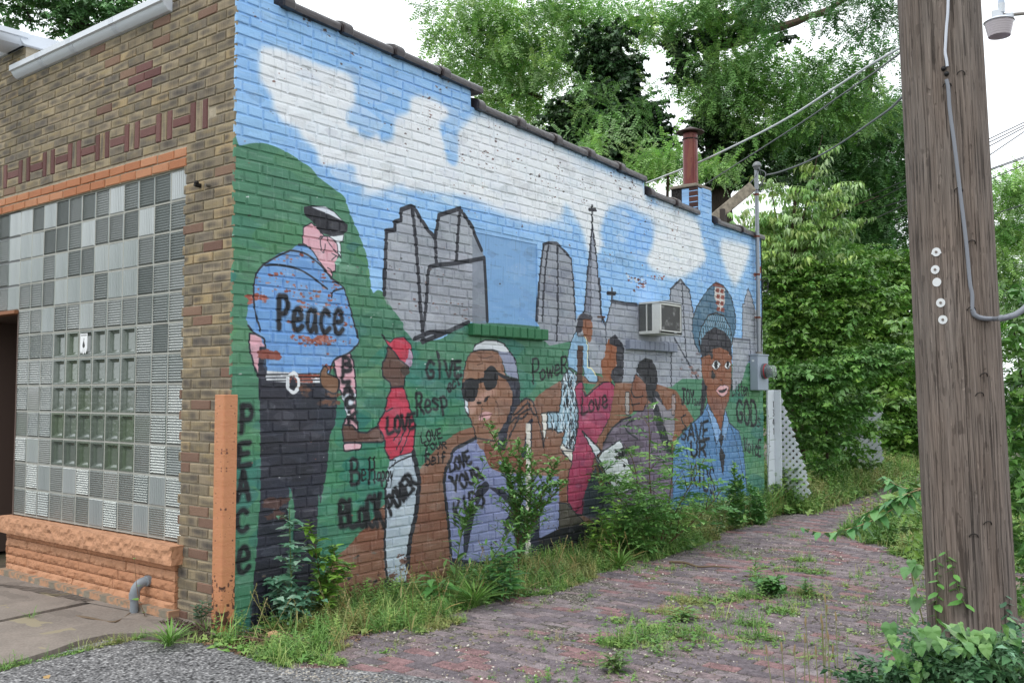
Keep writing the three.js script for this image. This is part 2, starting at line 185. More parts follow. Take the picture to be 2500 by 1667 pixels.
  const shirt = [[.46,2.482],[.531,2.529],[.628,2.525],[.739,2.416],[.821,2.329],[.925,2.282],[.968,2.221],[1.023,2.08],[1.079,1.936]]; shirt.push(...[[1.092,1.881],[.995,1.8],[.86,1.744],[.815,1.652],[.749,1.655],[.67,1.642],[.285,1.65],[.269,1.809],[.223,1.885],[.165,1.915],[.13,1.95]], ...[[.114,1.999],[.136,2.11],[.17,2.171],[.177,2.26],[.211,2.33],[.299,2.403],[.39,2.462]]);
  F('#6f9fd6', shirt, { s: 0 }); mottle(shirt, ['#7fadde', '#6593c8', '#86b4e4'], 60, 0.15, 0.5);
  chips(shirt, ['#9c5a4c', '#8c4a3e', '#a96f60', '#b58a80'], 620, 0.007, 0.57); chips([[.144,2.162],[.277,2.158],[.268,2.105],[.127,2.095]], ['#9c5244', '#a9665a'], 70, 0.01, 0.35); chips([[.272,1.898],[1.057,1.92],[.85,1.712],[.303,1.669]], ['#9c5a4c', '#8c4a3e', '#b0776a'], 520, 0.009, 0.53); chips([[.225,1.793],[.383,1.783],[.384,1.738],[.226,1.741]], ['#8c4a3e'], 130, 0.011, 0.3);
  for (const a of [[[.46,2.482],[.3,2.399],[.211,2.33],[.177,2.26],[.168,2.164],[.18,2.062],[.227,1.917]], [[.531,2.531],[.628,2.525],[.739,2.416],[.821,2.329],[.925,2.282],[.968,2.221],[1.023,2.08],[1.085,1.912]], [[.465,2.483],[.58,2.477],[.699,2.427],[.8,2.351],[.821,2.329]], [[.255,2.357],[.373,2.373],[.543,2.36],[.69,2.301],[.792,2.247]], [[.828,2.19],[.853,2.236],[.936,2.263]], [[1.073,1.97],[1.092,1.881],[.995,1.8],[.86,1.744],[.82,1.648]], [[.13,1.95],[.183,1.901],[.255,1.868],[.269,1.809]]]) L(a, 0.013, K);
  F('#dca9b4', [[.64,2.697],[.572,2.654],[.567,2.543],[.638,2.521],[.739,2.412],[.831,2.331],[.843,2.375],[.862,2.381],[.863,2.429],[.883,2.471],[.901,2.522],[.869,2.59],[.807,2.622],[.756,2.62],[.685,2.678]], { s: 0, o: [K, 0.008] });
  F('#dfe6ea', [[.797,2.621],[.942,2.668],[.927,2.605],[.909,2.595],[.918,2.483],[.886,2.52],[.875,2.591]], { s: 0, o: [K, 0.006] }); F('#8cc0a8', [[.861,2.445],[.892,2.48],[.918,2.467],[.903,2.433],[.871,2.426]]);
  const cap = [[.573,2.799],[.633,2.818],[.753,2.832],[.846,2.812],[.919,2.758],[.973,2.733],[.971,2.684],[.937,2.651],[.838,2.626],[.736,2.637],[.675,2.692],[.62,2.724],[.574,2.756]]; F('#24252d', cap, { s: 0 }); F('#d8dde6', [[.643,2.81],[.763,2.83],[.846,2.804],[.92,2.752],[.795,2.781],[.693,2.796]], { s: 0 });
  for (const a of [[[.782,2.619],[.808,2.567],[.881,2.511],[.918,2.479]], [[.716,2.595],[.731,2.613],[.776,2.619]], [[.746,2.615],[.722,2.572],[.737,2.511],[.758,2.505],[.767,2.562]], [[.829,2.505],[.881,2.487]], [[.83,2.457],[.871,2.49]], [[.79,2.397],[.82,2.385],[.841,2.355]]]) L(a, 0.007, K);
  F('#e3e6ea', [[.281,1.658],[.74,1.639],[.741,1.577],[.277,1.587]], { s: 0 }); chips([[.348,1.648],[.74,1.635],[.74,1.585],[.349,1.588]], ['#9c5244'], 200, 0.012, 0.45); for (const y of [395, 425, 450, 480]) L([[.271,1.943],[.735,1.956]].map(([a, b], i) => [a, b - (y / 1568) * 1.23 * (1 - 0.0 * i)]), 0.008, K, 0);
  L([[.502,1.647],[.46,1.62],[.459,1.552],[.499,1.514],[.541,1.541],[.545,1.598],[.516,1.643],[.497,1.647]], 0.026, '#e4e7ea'); F('#272a37', [[.497,1.613],[.474,1.574],[.498,1.541],[.524,1.575]]);
  F('#7d5a43', [[.739,1.655],[.779,1.699],[.805,1.68],[.8,1.648],[.903,1.614],[.904,1.531],[.853,1.507],[.771,1.546],[.741,1.577]], { o: [K, 0.01] });
  // boy in red
  F('#c23a50', [[1.323,1.953],[1.364,1.913],[1.41,1.894],[1.462,1.931],[1.557,1.942],[1.63,1.886],[1.653,1.783],[1.619,1.709],[1.511,1.766],[1.416,1.852],[1.381,1.876]], { s: 0, o: [K, 0.008] }); F('#b99cb6', [[1.618,1.86],[1.653,1.775],[1.619,1.705],[1.559,1.729],[1.595,1.782]]);
  F('#63483f', [[1.387,1.868],[1.365,1.767],[1.328,1.74],[1.332,1.64],[1.407,1.591],[1.425,1.541],[1.56,1.558],[1.572,1.644],[1.619,1.705],[1.511,1.766],[1.428,1.844]], { s: 0, o: [K, 0.012] }); F('#453732', [[1.524,1.694],[1.583,1.73],[1.62,1.671],[1.56,1.644]]);
  F('#63483f', [[1.285,1.267],[1.174,1.221],[1.098,1.228],[1.033,1.28],[.949,1.285],[.944,1.228],[.961,1.158],[1.331,1.146],[1.371,1.165]], { s: 0, o: [K, 0.012] });
  const red = [[1.431,1.553],[1.554,1.563],[1.591,1.482],[1.634,1.37],[1.686,1.266],[1.664,1.056],[1.518,1.034],[1.424,1.003],[1.366,1.078],[1.365,1.157],[1.285,1.282],[1.363,1.382],[1.385,1.482]]; F('#bf3a51', red, { s: 0, o: [K, 0.014] }); mottle(red, ['#cf4a60', '#ad3047'], 30, 0.1, 0.5);
  for (const a of [[[1.375,1.374],[1.444,1.398]], [[1.516,1.219],[1.452,1.154]], [[1.563,1.218],[1.528,1.151],[1.482,1.086]], [[1.623,1.225],[1.564,1.108],[1.529,1.058]]]) L(a, 0.01, K);
  const slack = [[1.407,1.002],[1.518,1.034],[1.664,1.054],[1.726,.851],[1.719,.723]]; slack.push(...[[1.716,.75],[1.701,.602],[1.63,.368],[1.612,.186],[1.587,.075],[1.408,.106],[1.368,.399],[1.378,.596],[1.37,.777]], ...[[1.38,.833]]); F('#b3c0cc', slack, { s: 0 }); mottle(slack, ['#c5d0da', '#a3b0be'], 40, 0.12, 0.5);
  L(slack.slice(2, 9), 0.045, '#24272f'); L(slack.slice(9, 15), 0.022, '#24272f'); F('#1d1e22', [[1.389,.131],[1.484,.09],[1.587,.079],[1.613,.03],[1.549,-.024],[1.409,-.002],[1.359,.06]]); L([[1.413,.947],[1.494,.993],[1.661,1.031]], 0.01, K); L([[1.413,1.005],[1.471,1.007],[1.448,.962]], 0.008, K); chips([[1.381,.343],[1.598,.316],[1.574,.081],[1.408,.106]], ['#5d4038', '#7c5b50'], 260, 0.007, 0.5);
  // man with dark glasses
  const coat = [[2.394,1.139],[2.231,1.088],[2.126,1.051],[2.084,1.006]]; coat.push(...[[2.088,.968],[2.036,.9],[2.017,.786],[2.037,.652],[2.078,.382],[2.106,.149],[2.364,.069],[2.954,.044],[3.275,.199],[3.563,.175],[3.575,.746],[3.21,.78],[2.892,.819],[2.62,.996],[2.446,1.051]]);
  F('#868eb8', coat, { s: 0 }); mottle(coat, ['#949cc4', '#747cab', '#8894be'], 70, 0.16, 0.5); L([...[[2.394,1.139],[2.231,1.088],[2.126,1.051]]].concat([[2.088,.968],[2.036,.9],[2.017,.786],[2.037,.652],[2.078,.382],[2.106,.149]]), 0.03, '#24272f');
  F('#262a3c', [[2.504,.77],[2.307,.601],[2.253,.408],[2.267,.172],[2.308,.257],[2.391,.521],[2.475,.642],[2.576,.718]], {}); F('#262a3c', [[2.576,.718],[2.739,.62],[2.861,.514],[2.785,.407],[2.8,.292],[2.954,.467],[2.892,.588],[2.739,.687]]); F('#262a3c', [[3.048,.458],[3.276,.437],[3.275,.08],[2.954,.082],[2.892,.339]], { s: 0 }); F('#2a2c3c', [[2.079,.196],[2.534,.1],[3.275,.219],[3.546,.188],[3.58,-.04],[2.74,-.021],[2.106,.078]], { s: 0 });
  F('#7e4d3b', [[2.503,1.086],[2.679,1.041],[2.938,1.069],[3.211,.938],[3.277,.835],[2.892,.819],[2.709,.84],[2.561,.915]], {});
  const face = [[2.36,1.857],[2.447,1.876],[2.618,1.88],[2.717,1.845],[2.752,1.771],[2.8,1.636],[2.884,1.531],[2.896,1.448],[2.812,1.282],[2.706,1.173],[2.654,1.105],[2.405,1.139],[2.371,1.219],[2.327,1.307],[2.273,1.358],[2.253,1.465],[2.231,1.579],[2.252,1.715],[2.293,1.81]]; F('#8f6853', face, { s: 0, o: [K, 0.012] }); mottle(face, ['#9a725c', '#835c4a', '#9c7a68'], 40, 0.14, 0.6);
  F('#b38b7c', [[2.415,1.486],[2.549,1.545],[2.63,1.56],[2.641,1.508],[2.561,1.486],[2.516,1.442],[2.415,1.428],[2.404,1.37],[2.316,1.328],[2.305,1.443]], { b: 0.015 });
  F('#dfe4ea', [[2.358,1.859],[2.391,1.914],[2.514,1.96],[2.664,1.963],[2.77,1.937],[2.854,1.868],[2.77,1.858],[2.687,1.87],[2.618,1.883],[2.447,1.876]], { s: 0, o: [K, 0.01] }); F('#8e94ac', [[2.687,1.87],[2.854,1.868],[2.921,1.813],[2.958,1.7],[2.97,1.638],[2.806,1.667],[2.752,1.786]], { s: 0 });
  F('#2a2c3b', [[2.782,1.666],[2.964,1.638],[2.995,1.524],[2.991,1.432],[2.902,1.334],[2.83,1.222],[2.783,1.021],[2.677,1.026],[2.7,1.181],[2.812,1.282],[2.896,1.44],[2.884,1.523],[2.812,1.621]], { s: 0 }); L([[2.77,1.937],[2.854,1.868],[2.921,1.813],[2.958,1.7],[2.995,1.524]], 0.012, K);
  F('#d3dae4', [[2.253,1.468],[2.3,1.443],[2.311,1.332],[2.267,1.365]], { s: 0, o: [K, 0.008] });
  F('#1d1e24', [[2.326,1.637],[2.229,1.586],[2.224,1.501],[2.273,1.451],[2.371,1.446],[2.415,1.501],[2.425,1.602]]); F('#1d1e24', [[2.572,1.74],[2.504,1.684],[2.498,1.588],[2.549,1.537],[2.63,1.553],[2.682,1.612],[2.676,1.694],[2.629,1.738]]); L([[2.403,1.609],[2.498,1.625]], 0.04, '#1d1e24', 0); L([[2.664,1.694],[2.77,1.651],[2.939,1.63]], 0.03, '#1d1e24');
  F('#2a1d1c', [[2.499,1.449],[2.544,1.486],[2.567,1.482],[2.544,1.449],[2.504,1.438]]); L([[2.415,1.432],[2.459,1.431]], 0.02, '#2a1d1c'); L([[2.572,1.486],[2.516,1.442]], 0.01, K); F('#d3a3a4', [[2.432,1.29],[2.46,1.34],[2.527,1.358],[2.613,1.338],[2.561,1.295],[2.493,1.285]]); L([[2.448,1.312],[2.538,1.328],[2.607,1.335]], 0.008, '#5a2f30');
  for (const a of [[[2.482,1.413],[2.471,1.355],[2.454,1.282]], [[2.641,1.471],[2.688,1.404],[2.7,1.322]], [[2.471,1.224],[2.527,1.252],[2.619,1.242]], [[2.425,1.821],[2.515,1.809],[2.618,1.827]], [[2.414,1.748],[2.492,1.764]]]) L(a, 0.007, '#4a2f26');
  // folded hands, cane, arm
  F('#87604e', [[2.842,1.244],[2.89,1.341],[2.988,1.424],[3.088,1.466],[3.177,1.431],[3.228,1.329],[3.344,1.02],[3.344,.944],[2.783,.972],[2.878,1.175]], { s: 0 }); F('#262a3c', [[3.1,1.246],[3.177,1.275],[3.163,1.082],[3.138,.954],[3,.961],[3.063,1.085]]); F('#87604e', [[3.164,1.252],[3.344,1.02],[3.344,.839],[3.163,.85]], { s: 0 });
  for (const a of [[[2.842,1.244],[2.89,1.341],[2.988,1.424],[3.088,1.466],[3.177,1.431],[3.228,1.329],[3.292,1.194],[3.344,1.02]], [[2.902,1.319],[2.964,1.348],[3.101,1.423],[3.139,1.4]], [[2.951,1.295],[3.038,1.347],[3.151,1.376]], [[2.854,1.248],[2.915,1.296],[2.951,1.295],[3.025,1.29],[3.101,1.331]], [[2.771,1.037],[2.878,1.175],[2.964,1.279]], [[3.101,1.439],[3.164,1.345],[3.215,1.313]]]) L(a, 0.018, '#2b2a30');
  F('#d9d5cc', [[3.082,1.246],[3.145,1.244],[3.136,.024],[3.068,.033]], { s: 0 });
  // horn player: blue horn, hatched sleeve
  F('#8b5a42', [[3.986,2.227],[4.105,2.239],[4.132,2.155],[4.119,2.044],[4.073,2.008],[3.985,2.071],[3.963,2.146]]); F('#35333b', [[3.876,2.191],[3.92,2.261],[3.994,2.287],[4.121,2.265],[4.12,2.231],[3.986,2.223],[3.955,2.112],[3.853,2.09]]);
  F('#92b9d6', [[3.86,2.107],[3.888,2.058],[3.984,2.063],[4.05,2.011],[4.071,1.855],[4.078,1.771],[4.214,1.688],[4.232,1.637],[4.198,1.616],[4.077,1.623],[3.996,1.677],[3.974,1.752],[3.968,1.961],[3.88,1.966],[3.889,1.7],[3.821,1.732],[3.729,1.759],[3.715,1.861],[3.787,2.029]], { s: 0, o: [K, 0.01] }); F('#4c342c', [[3.88,1.966],[3.968,1.969],[3.958,1.618],[3.864,1.617]], { s: 0 }); L([[4.006,2.055],[4.05,1.973],[4.048,1.779],[4.108,1.754],[4.198,1.688]], 0.014, '#efe7b8');
  F('#9fbdce', [[3.729,1.746],[3.871,1.675],[3.842,1.55],[3.855,1.418],[3.881,1.335],[3.868,1.195],[3.824,.999],[3.781,.977],[3.614,1.048],[3.684,1.192],[3.656,1.16],[3.559,1.147],[3.491,1.189],[3.398,1.191],[3.398,1.342],[3.574,1.339],[3.616,1.468],[3.616,1.63]], { s: 0, o: [K, 0.014] });
  for (let k = 0; k < 190; k++) { const y = 600 + mr() * 860, wob = mr(), x = y < 1060 ? 1850 + wob * 150 : y < 1240 ? 1690 + wob * 320 : 1885 + wob * 100; const a = [[1.527,2.073],[4.377,2.247],[1.536,1.034]], px = (X, Y) => { const u = X / 2352, v = Y / 1566; return [lerp(a[0][0], a[1][0], u) * 1, lerp([[3.631,1.712],[3.627,1.016]][0][1], [[3.631,1.712],[3.627,1.016]][1][1], (Y - 600) / 860)]; }, q = px(x, y); q[0] = lerp([[3.425,1.389],[3.869,1.385]][0][0], [[3.425,1.389],[3.869,1.385]][1][0], (x - 1700) / 320); L([q, [q[0] + 0.03 - mr() * 0.05, q[1] - 0.03 - mr() * 0.05]], 0.012, k % 3 ? '#23252d' : '#dbe6ee', 0); }
  F('#dcd9d2', [[3.306,1.331],[3.392,1.338],[3.385,1.2],[3.351,1.074],[3.332,1.122]], { s: 0, o: [K, 0.01] }); F('#dcd9d2', [[3.614,1.057],[3.697,.997],[3.817,.983],[3.802,.922],[3.668,.928],[3.593,1.001]], { s: 0, o: [K, 0.01] }); F('#dcd9d2', [[3.62,.98],[3.808,.966],[3.817,.866],[3.78,.863]], { s: 0, o: [K, 0.01] });
  // reader in red
  const robe = [[3.836,1.575],[3.894,1.617],[3.952,1.622],[3.973,1.534],[4.025,1.488],[4.221,1.582],[4.33,1.622],[4.456,1.632],[4.528,1.58],[4.51,1.44],[4.469,1.296]]; robe.push(...[[4.486,1.43],[4.437,1.275],[4.294,1.132],[4.217,1.058],[4.154,.883],[4.093,.677],[4.003,.568],[3.958,.357],[3.8,.38]], ...[[3.981,.465],[3.943,.352],[3.832,.373],[3.706,.509],[3.726,.767],[3.78,.857],[3.799,.971]], ...[[3.817,.975],[3.883,1.195],[3.891,1.343],[3.841,1.509]]);
  F('#a63d5e', robe, { s: 0, o: [K, 0.012] }); mottle(robe, ['#b54a66', '#943655', '#7d3858'], 60, 0.16, 0.55); L([[3.967,1.622],[3.973,1.534],[4.025,1.488],[4.221,1.582]], 0.012, K); F('#3d7a5a', [[3.969,1.61],[4.206,1.603],[4.025,1.497]], { s: 0 });
  F('#8f5639', [[4.373,1.986],[4.429,2.058],[4.564,1.993],[4.578,1.791],[4.488,1.658],[4.456,1.623],[4.314,1.639],[4.3,1.742],[4.282,1.827],[4.348,1.872]], { s: 0 }); F('#2a2a33', [[4.541,2.107],[4.671,2.024],[4.712,1.972],[4.692,1.705],[4.666,1.616],[4.6,1.571],[4.456,1.666],[4.473,1.736],[4.57,1.791],[4.564,1.985],[4.428,2.01],[4.437,2.058]], { s: 0 });
  const sh = [[4.536,1.615],[4.666,1.621],[5.127,1.611],[5.178,1.437],[4.812,1.29],[4.469,1.296]]; sh.push(...[[4.812,1.277],[4.596,1.219],[4.451,1.145],[4.293,1.004],[4.201,1.059],[4.31,1.132],[4.437,1.275],[4.486,1.43]]); F('#855a44', sh, { s: 0 });
  // thinker, paper, dark clothes behind the shrub
  F('#855a44', [[5.305,1.529],[5.434,1.52],[5.621,1.463],[5.774,1.405],[6.009,1.296]], {}); F('#855a44', [[5.073,1.482],[5.362,1.612],[5.776,1.548],[6.191,1.213],[6.006,1.129],[5.727,.984],[5.705,.833],[5.571,.82],[4.895,1.159]], { s: 0 });
  const purple = [[4.829,1.272],[4.662,1.24],[4.451,1.145],[4.309,1.004],[4.292,.944],[4.154,.774],[4.003,.576],[3.958,.357],[4.519,.079],[5.69,.049],[5.686,.853],[5.613,1.045],[5.392,1.239],[5.249,1.426],[5.036,1.346]]; F('#6f6275', purple, { s: 0 }); mottle(purple, ['#7c6e82', '#574f60', '#453c46'], 80, 0.16, 0.6); L([[4.829,1.272],[4.662,1.24],[4.451,1.145],[4.309,1.004]], 0.02, K); L([[4.896,1.239],[4.761,1.207],[4.743,1.136],[4.962,1.04]], 0.02, K);
  F('#3b4450', [[4.154,.774],[4.192,.881],[4.43,.611],[4.492,.512],[4.521,.26],[3.958,.349],[4.003,.576]], { s: 0 }); F('#6a4a38', [[4.162,.883],[4.29,.664],[4.382,.589],[4.243,.616]], {}); F('#59544c', [[3.582,.5],[3.688,.49],[3.979,.285],[3.723,.25],[3.564,.267]], { s: 0, o: [K, 0.012] }); F('#25262c', [[3.258,.211],[3.564,.267],[3.979,.264],[5.358,.168],[5.469,-.175],[3.275,.041]], { s: 0 });
  F('#2b2c35', [[5.25,1.482],[5.36,1.537],[5.543,1.33],[5.67,1.005],[5.685,.815],[5.535,.897],[5.354,1.147]]); F('#8b8790', [[5.323,1.481],[5.524,1.368],[5.58,1.33],[5.734,1.366],[5.749,1.136],[5.689,1.004],[5.612,1.007]], { s: 0 });
  const mf = [[4.937,1.718],[5.145,1.611],[5.16,1.419],[5.07,1.328],[4.88,1.331],[4.823,1.483],[4.867,1.618]]; F('#7f5140', mf, { s: 0, o: [K, 0.012] }); F('#24252c', [[4.999,1.837],[5.114,1.888],[5.265,1.872],[5.364,1.763],[5.384,1.641],[5.314,1.501],[5.249,1.418],[5.178,1.437],[5.136,1.611],[4.971,1.723],[4.937,1.745]], { s: 0 }); for (const a of [[[4.85,1.564],[4.866,1.501],[4.934,1.47],[5.073,1.483]], [[4.864,1.393],[5.002,1.41]]]) L(a, 0.014, K);
  F('#a59d99', [[4.732,1.528],[4.798,1.528],[4.806,1.421],[4.795,1.291],[4.737,1.292],[4.722,1.421]], { s: 0, o: [K, 0.01] }); F('#a08f8c', [[5.688,1.501],[5.756,1.501],[5.764,1.415],[5.742,1.275],[5.675,1.276],[5.677,1.415]], { s: 0, o: [K, 0.01] });
  F('#d6dbe2', [[3.956,1.151],[4.285,.945],[4.2,.906],[4.43,.603],[4.524,.51],[4.492,.516],[4.185,.89]], { s: 0, o: [K, 0.014] }); const paper = [[4.292,.936],[4.627,1.048],[4.872,.669],[4.819,.53],[4.621,.498],[4.524,.518],[4.23,.888]]; F('#d9dde2', paper, { s: 0, o: [K, 0.014] }); chips([[4.481,.945],[4.724,.934],[4.753,.588],[4.557,.602]], ['#1e1f25'], 160, 0.02, 0.45);
  // officer with the high cap
  F('#4c6f88', [[6.769,2.838],[6.589,2.752],[6.434,2.637],[6.282,2.514],[6.174,2.356],[6.171,2.206],[6.221,2.089],[6.344,1.973],[7.19,2.151],[7.279,2.326],[7.283,2.467],[7.181,2.685],[6.973,2.812]], { s: 0, o: ['#2c3540', 0.018] }); mottle([[6.589,2.752],[6.238,2.43],[6.21,2.088],[7.19,2.151],[7.247,2.497],[6.973,2.796]], ['#5a7f98', '#41627a'], 40, 0.12, 0.5);
  F('#c9c4c0', [[6.734,2.78],[6.996,2.782],[6.991,2.596],[6.873,2.498],[6.784,2.57],[6.72,2.67]], { s: 0 }); for (let r = 0; r < 4; r++) for (let c = 0; c < 2; c++) { const q = [[6.749,2.766],[6.984,2.765],[6.784,2.57]]; const x = lerp(q[0][0], q[1][0], 0.06 + c * 0.5 + (r % 2) * 0.06), y = q[0][1] - 0.045 - r * 0.075; F('#8a463c', [[x, y], [x + 0.09, y], [x + 0.088, y + 0.05], [x + 0.004, y + 0.05]], { s: 0 }); } F('#7f4a40', [[6.678,2.791],[6.791,2.834],[6.95,2.81],[6.973,2.79],[6.745,2.786]], {});
  F('#6f95ac', [[6.315,2.113],[6.383,2.278],[6.559,2.426],[6.759,2.473],[6.964,2.448],[7.123,2.318],[7.195,2.151],[7.165,2.107],[6.356,2.034]], { s: 0, o: [K, 0.02] }); for (let k = 0; k <= 16; k++) { const t = k / 16, b = [[6.356,2.054],[6.756,2.319],[7.177,2.129],[6.327,2.144],[6.759,2.467],[7.191,2.183]], m = (i) => { const u = t * 2; return u < 1 ? [lerp(b[i][0], b[i + 1][0], u), lerp(b[i][1], b[i + 1][1], Math.sin(u * 1.57))] : [lerp(b[i + 1][0], b[i + 2][0], u - 1), lerp(b[i + 2][1], b[i + 1][1], Math.cos((u - 1) * 1.57))]; }; L([m(0), m(3)], 0.016, K, 0); }
  F('#2b2a33', [[6.356,2.034],[6.38,2.136],[6.533,2.235],[6.733,2.305],[6.982,2.258],[7.154,2.149],[7.18,1.958],[7.069,2.029],[6.862,2.069],[6.66,2.045],[6.614,1.982],[6.375,1.954]], { s: 0 }); F('#87553f', [[6.371,1.934],[6.57,1.991],[6.66,2.045],[6.862,2.069],[7.069,2.029],[7.165,1.958],[7.147,1.639],[7.064,1.428],[6.957,1.324]], { s: 0 });
  const of = [[6.371,1.934],[6.614,1.982],[6.66,2.045],[6.862,2.069],[7.069,2.029],[7.165,1.958],[7.147,1.639],[7.064,1.428],[6.957,1.324]]; of.push(...[[6.957,1.323],[6.895,1.157],[6.858,1.044],[6.728,1.212],[6.533,1.358]], ...[[6.494,1.532],[6.392,1.733]]); F('#87553f', of, { s: 0, o: [K, 0.012] }); mottle(of, ['#96583c', '#7c4630'], 30, 0.12, 0.5); F('#7d5346', [[6.558,1.501],[6.868,1.439],[7.053,1.459],[6.956,1.313],[6.863,1.221],[6.642,1.328]], { b: 0.02 });
  F('#2b2a33', [[6.57,1.991],[6.659,2.014],[6.656,1.912],[6.613,1.941]]); F('#2b2a33', [[6.365,1.974],[6.614,2.003],[6.396,1.924]], { s: 0 }); F('#26262e', [[6.39,1.682],[6.517,1.593],[6.47,1.431],[6.381,1.265],[6.328,1.265],[6.364,1.451]], { s: 0 });
  for (const [a, b] of [[[[6.644,1.85],[6.711,1.898],[6.79,1.9],[6.856,1.855],[6.765,1.801],[6.687,1.804]], [[6.711,1.882],[6.778,1.894],[6.788,1.832],[6.754,1.806],[6.709,1.82]]], [[[6.976,1.858],[7.03,1.896],[7.088,1.897],[7.13,1.861],[7.063,1.812],[7.005,1.816]], [[7.023,1.89],[7.084,1.894],[7.075,1.828],[7.035,1.822]]]]) { F('#e6e8ea', a, { o: [K, 0.008] }); F('#1b1c22', b); }
  F('#241d20', [[6.653,1.788],[6.718,1.728],[6.695,1.686],[6.618,1.706]]); F('#d7a5a8', [[6.747,1.558],[6.85,1.61],[6.918,1.606],[6.965,1.618],[7.061,1.591],[7.031,1.522],[6.915,1.475],[6.802,1.501]], { o: [K, 0.008] }); F('#1c181b', [[6.803,1.543],[6.917,1.559],[7.021,1.58],[6.986,1.538],[6.87,1.52]]); L([[6.852,1.678],[6.886,1.673]], 0.012, K);
  const tunic = [[6.524,1.409],[6.381,1.269],[6.108,1.161],[5.805,1],[5.686,.853],[5.681,.569],[5.691,.077],[7.513,-.028],[7.536,.334],[7.463,.768],[7.338,1.046],[7.091,1.153],[6.968,1.323],[6.858,1.055]]; F('#5a86b4', tunic, { s: 0, o: ['#2b3440', 0.014] }); mottle(tunic, ['#6a95c2', '#4f7aa6', '#4b7090'], 60, 0.18, 0.5); F('#3f6f92', [[5.696,.378],[7.547,.28],[7.536,-.095],[5.691,.077]], { b: 0.05 });
  F('#86abd6', [[6.533,1.368],[6.728,1.212],[6.847,1.065],[6.742,.915],[6.616,1.154],[6.511,1.318]], { s: 0, o: ['#2b3440', 0.01] }); F('#7ea4ce', [[6.968,1.323],[7.068,1.164],[6.958,.958],[6.881,1.044]], { s: 0, o: ['#2b3440', 0.01] }); F('#23242b', [[6.858,1.06],[6.924,.97],[6.854,.879],[6.954,.782],[6.89,.527],[6.801,.779],[6.836,.88],[6.8,.974]], { s: 0 });
  for (const a of [[[6.521,1.318],[6.679,1.03],[6.739,.782]], [[5.963,.985],[6.02,.837],[6.074,.513]], [[6.542,.832],[6.667,.582],[6.752,.434],[6.661,.309]], [[7.091,1.153],[7.273,.883],[7.454,.447]]]) L(a, 0.012, '#22303c');
  L([[5.989,1.276],[5.888,1.229],[6.006,1.129]], 0.02, '#23242b');
  // spray-painted words
  T('Peace', [[.353,1.946],[.961,1.935],[.349,2.156],[.953,2.204]], 0.042, 1, '#14151a', 0.3);
  const vert = (s, spots, w) => [...s].forEach((c, i) => { const [x0, y0, x1, y1] = spots[i]; T(c, [[x0, y0], [x1, y0], [x0, y1], [x1, y1]], w, 1, '#14151a', 0.05); });
  const cell = (a, b) => [Math.min(a[0], b[0]), Math.min(a[1], b[1]), Math.max(a[0], b[0]), Math.max(a[1], b[1])];
  vert('PEACe', [cell(...[[.087,1.258],[.179,1.426]]), cell(...[[.07,1.041],[.165,1.187]]), cell(...[[.065,.825],[.156,.986]]), cell(...[[.062,.623],[.15,.758]]), cell(...[[.074,.36],[.169,.612]])], 0.04);
  vert('BLACK', [cell(...[[.944,1.67],[1.022,1.761]]), cell(...[[.934,1.59],[1.007,1.648]]), cell(...[[.951,1.503],[1.035,1.567]]), cell(...[[.973,1.407],[1.052,1.479]]), cell(...[[.996,1.299],[1.08,1.374]])], 0.036);
  T('LOVE', [[1.376,1.207],[1.69,1.244],[1.375,1.323],[1.683,1.356]], 0.032, 1); T('GIVE', [[1.793,1.626],[2.233,1.654],[1.792,1.761],[2.225,1.773]], 0.032, 1); L([[1.932,1.832],[1.942,1.799]], 0.035);
  T('Resp', [[1.69,1.335],[2.065,1.409],[1.676,1.507],[2.025,1.535]], 0.026, 1); T('ect', [[2.051,1.512],[2.206,1.59],[2.038,1.615],[2.198,1.681]], 0.02, 1);
  T('LOVE', [[1.747,1.122],[1.994,1.156],[1.74,1.208],[1.981,1.232]], 0.018); T('YOUR', [[1.784,1.068],[2.047,1.07],[1.778,1.116],[2.04,1.123]], 0.018); T('Self', [[1.798,.942],[2.035,.964],[1.797,1.037],[2.034,1.044]], 0.02); L([[1.803,1.072],[1.798,.976]], 0.02);
  T('B', [[1.028,.854],[1.124,.851],[1.02,1.026],[1.116,1.029]], 0.03, 1); T('e', [[1.124,.876],[1.178,.872],[1.122,1.005],[1.177,1.002]], 0.02); T('H', [[1.198,.85],[1.272,.849],[1.196,1.037],[1.265,1.038]], 0.024); T('appy', [[1.278,.865],[1.461,.852],[1.277,.963],[1.454,.97]], 0.018);
  T('BLaCK', [[.933,.57],[1.366,.52],[.92,.735],[1.327,.762]], 0.045, 1); T('POWER', [...[[1.422,.596]], ...[[1.724,.808]], ...[[1.377,.722]], ...[[1.614,.901]]], 0.035, 1);
  T('LOVE', [[2.076,.88],[2.361,.935],[2.062,.961],[2.305,1.039]], 0.03, 1); T('YOUR', [[2.116,.716],[2.504,.797],[2.089,.825],[2.432,.895]], 0.032, 1); T('KIDS', [[2.131,.448],[2.533,.582],[2.11,.619],[2.489,.752]], 0.03, 1); L([[2.069,.84],[2.109,.829]], 0.03);
  T('P', [[3.164,1.594],[3.294,1.635],[3.152,1.812],[3.281,1.832]], 0.022, 1); T('oweR', [[3.268,1.626],[3.722,1.714],[3.268,1.768],[3.715,1.869]], 0.022, 1);
  T('Love', [[3.934,1.31],[4.413,1.38],[3.935,1.467],[4.383,1.57]], 0.03, 1, '#2c1720'); T('JOY', [[5.891,1.385],[6.216,1.412],[5.895,1.569],[6.198,1.541]], 0.028, 1); T('2ouR', [[6.184,1.382],[6.373,1.381],[6.186,1.452],[6.374,1.451]], 0.016);
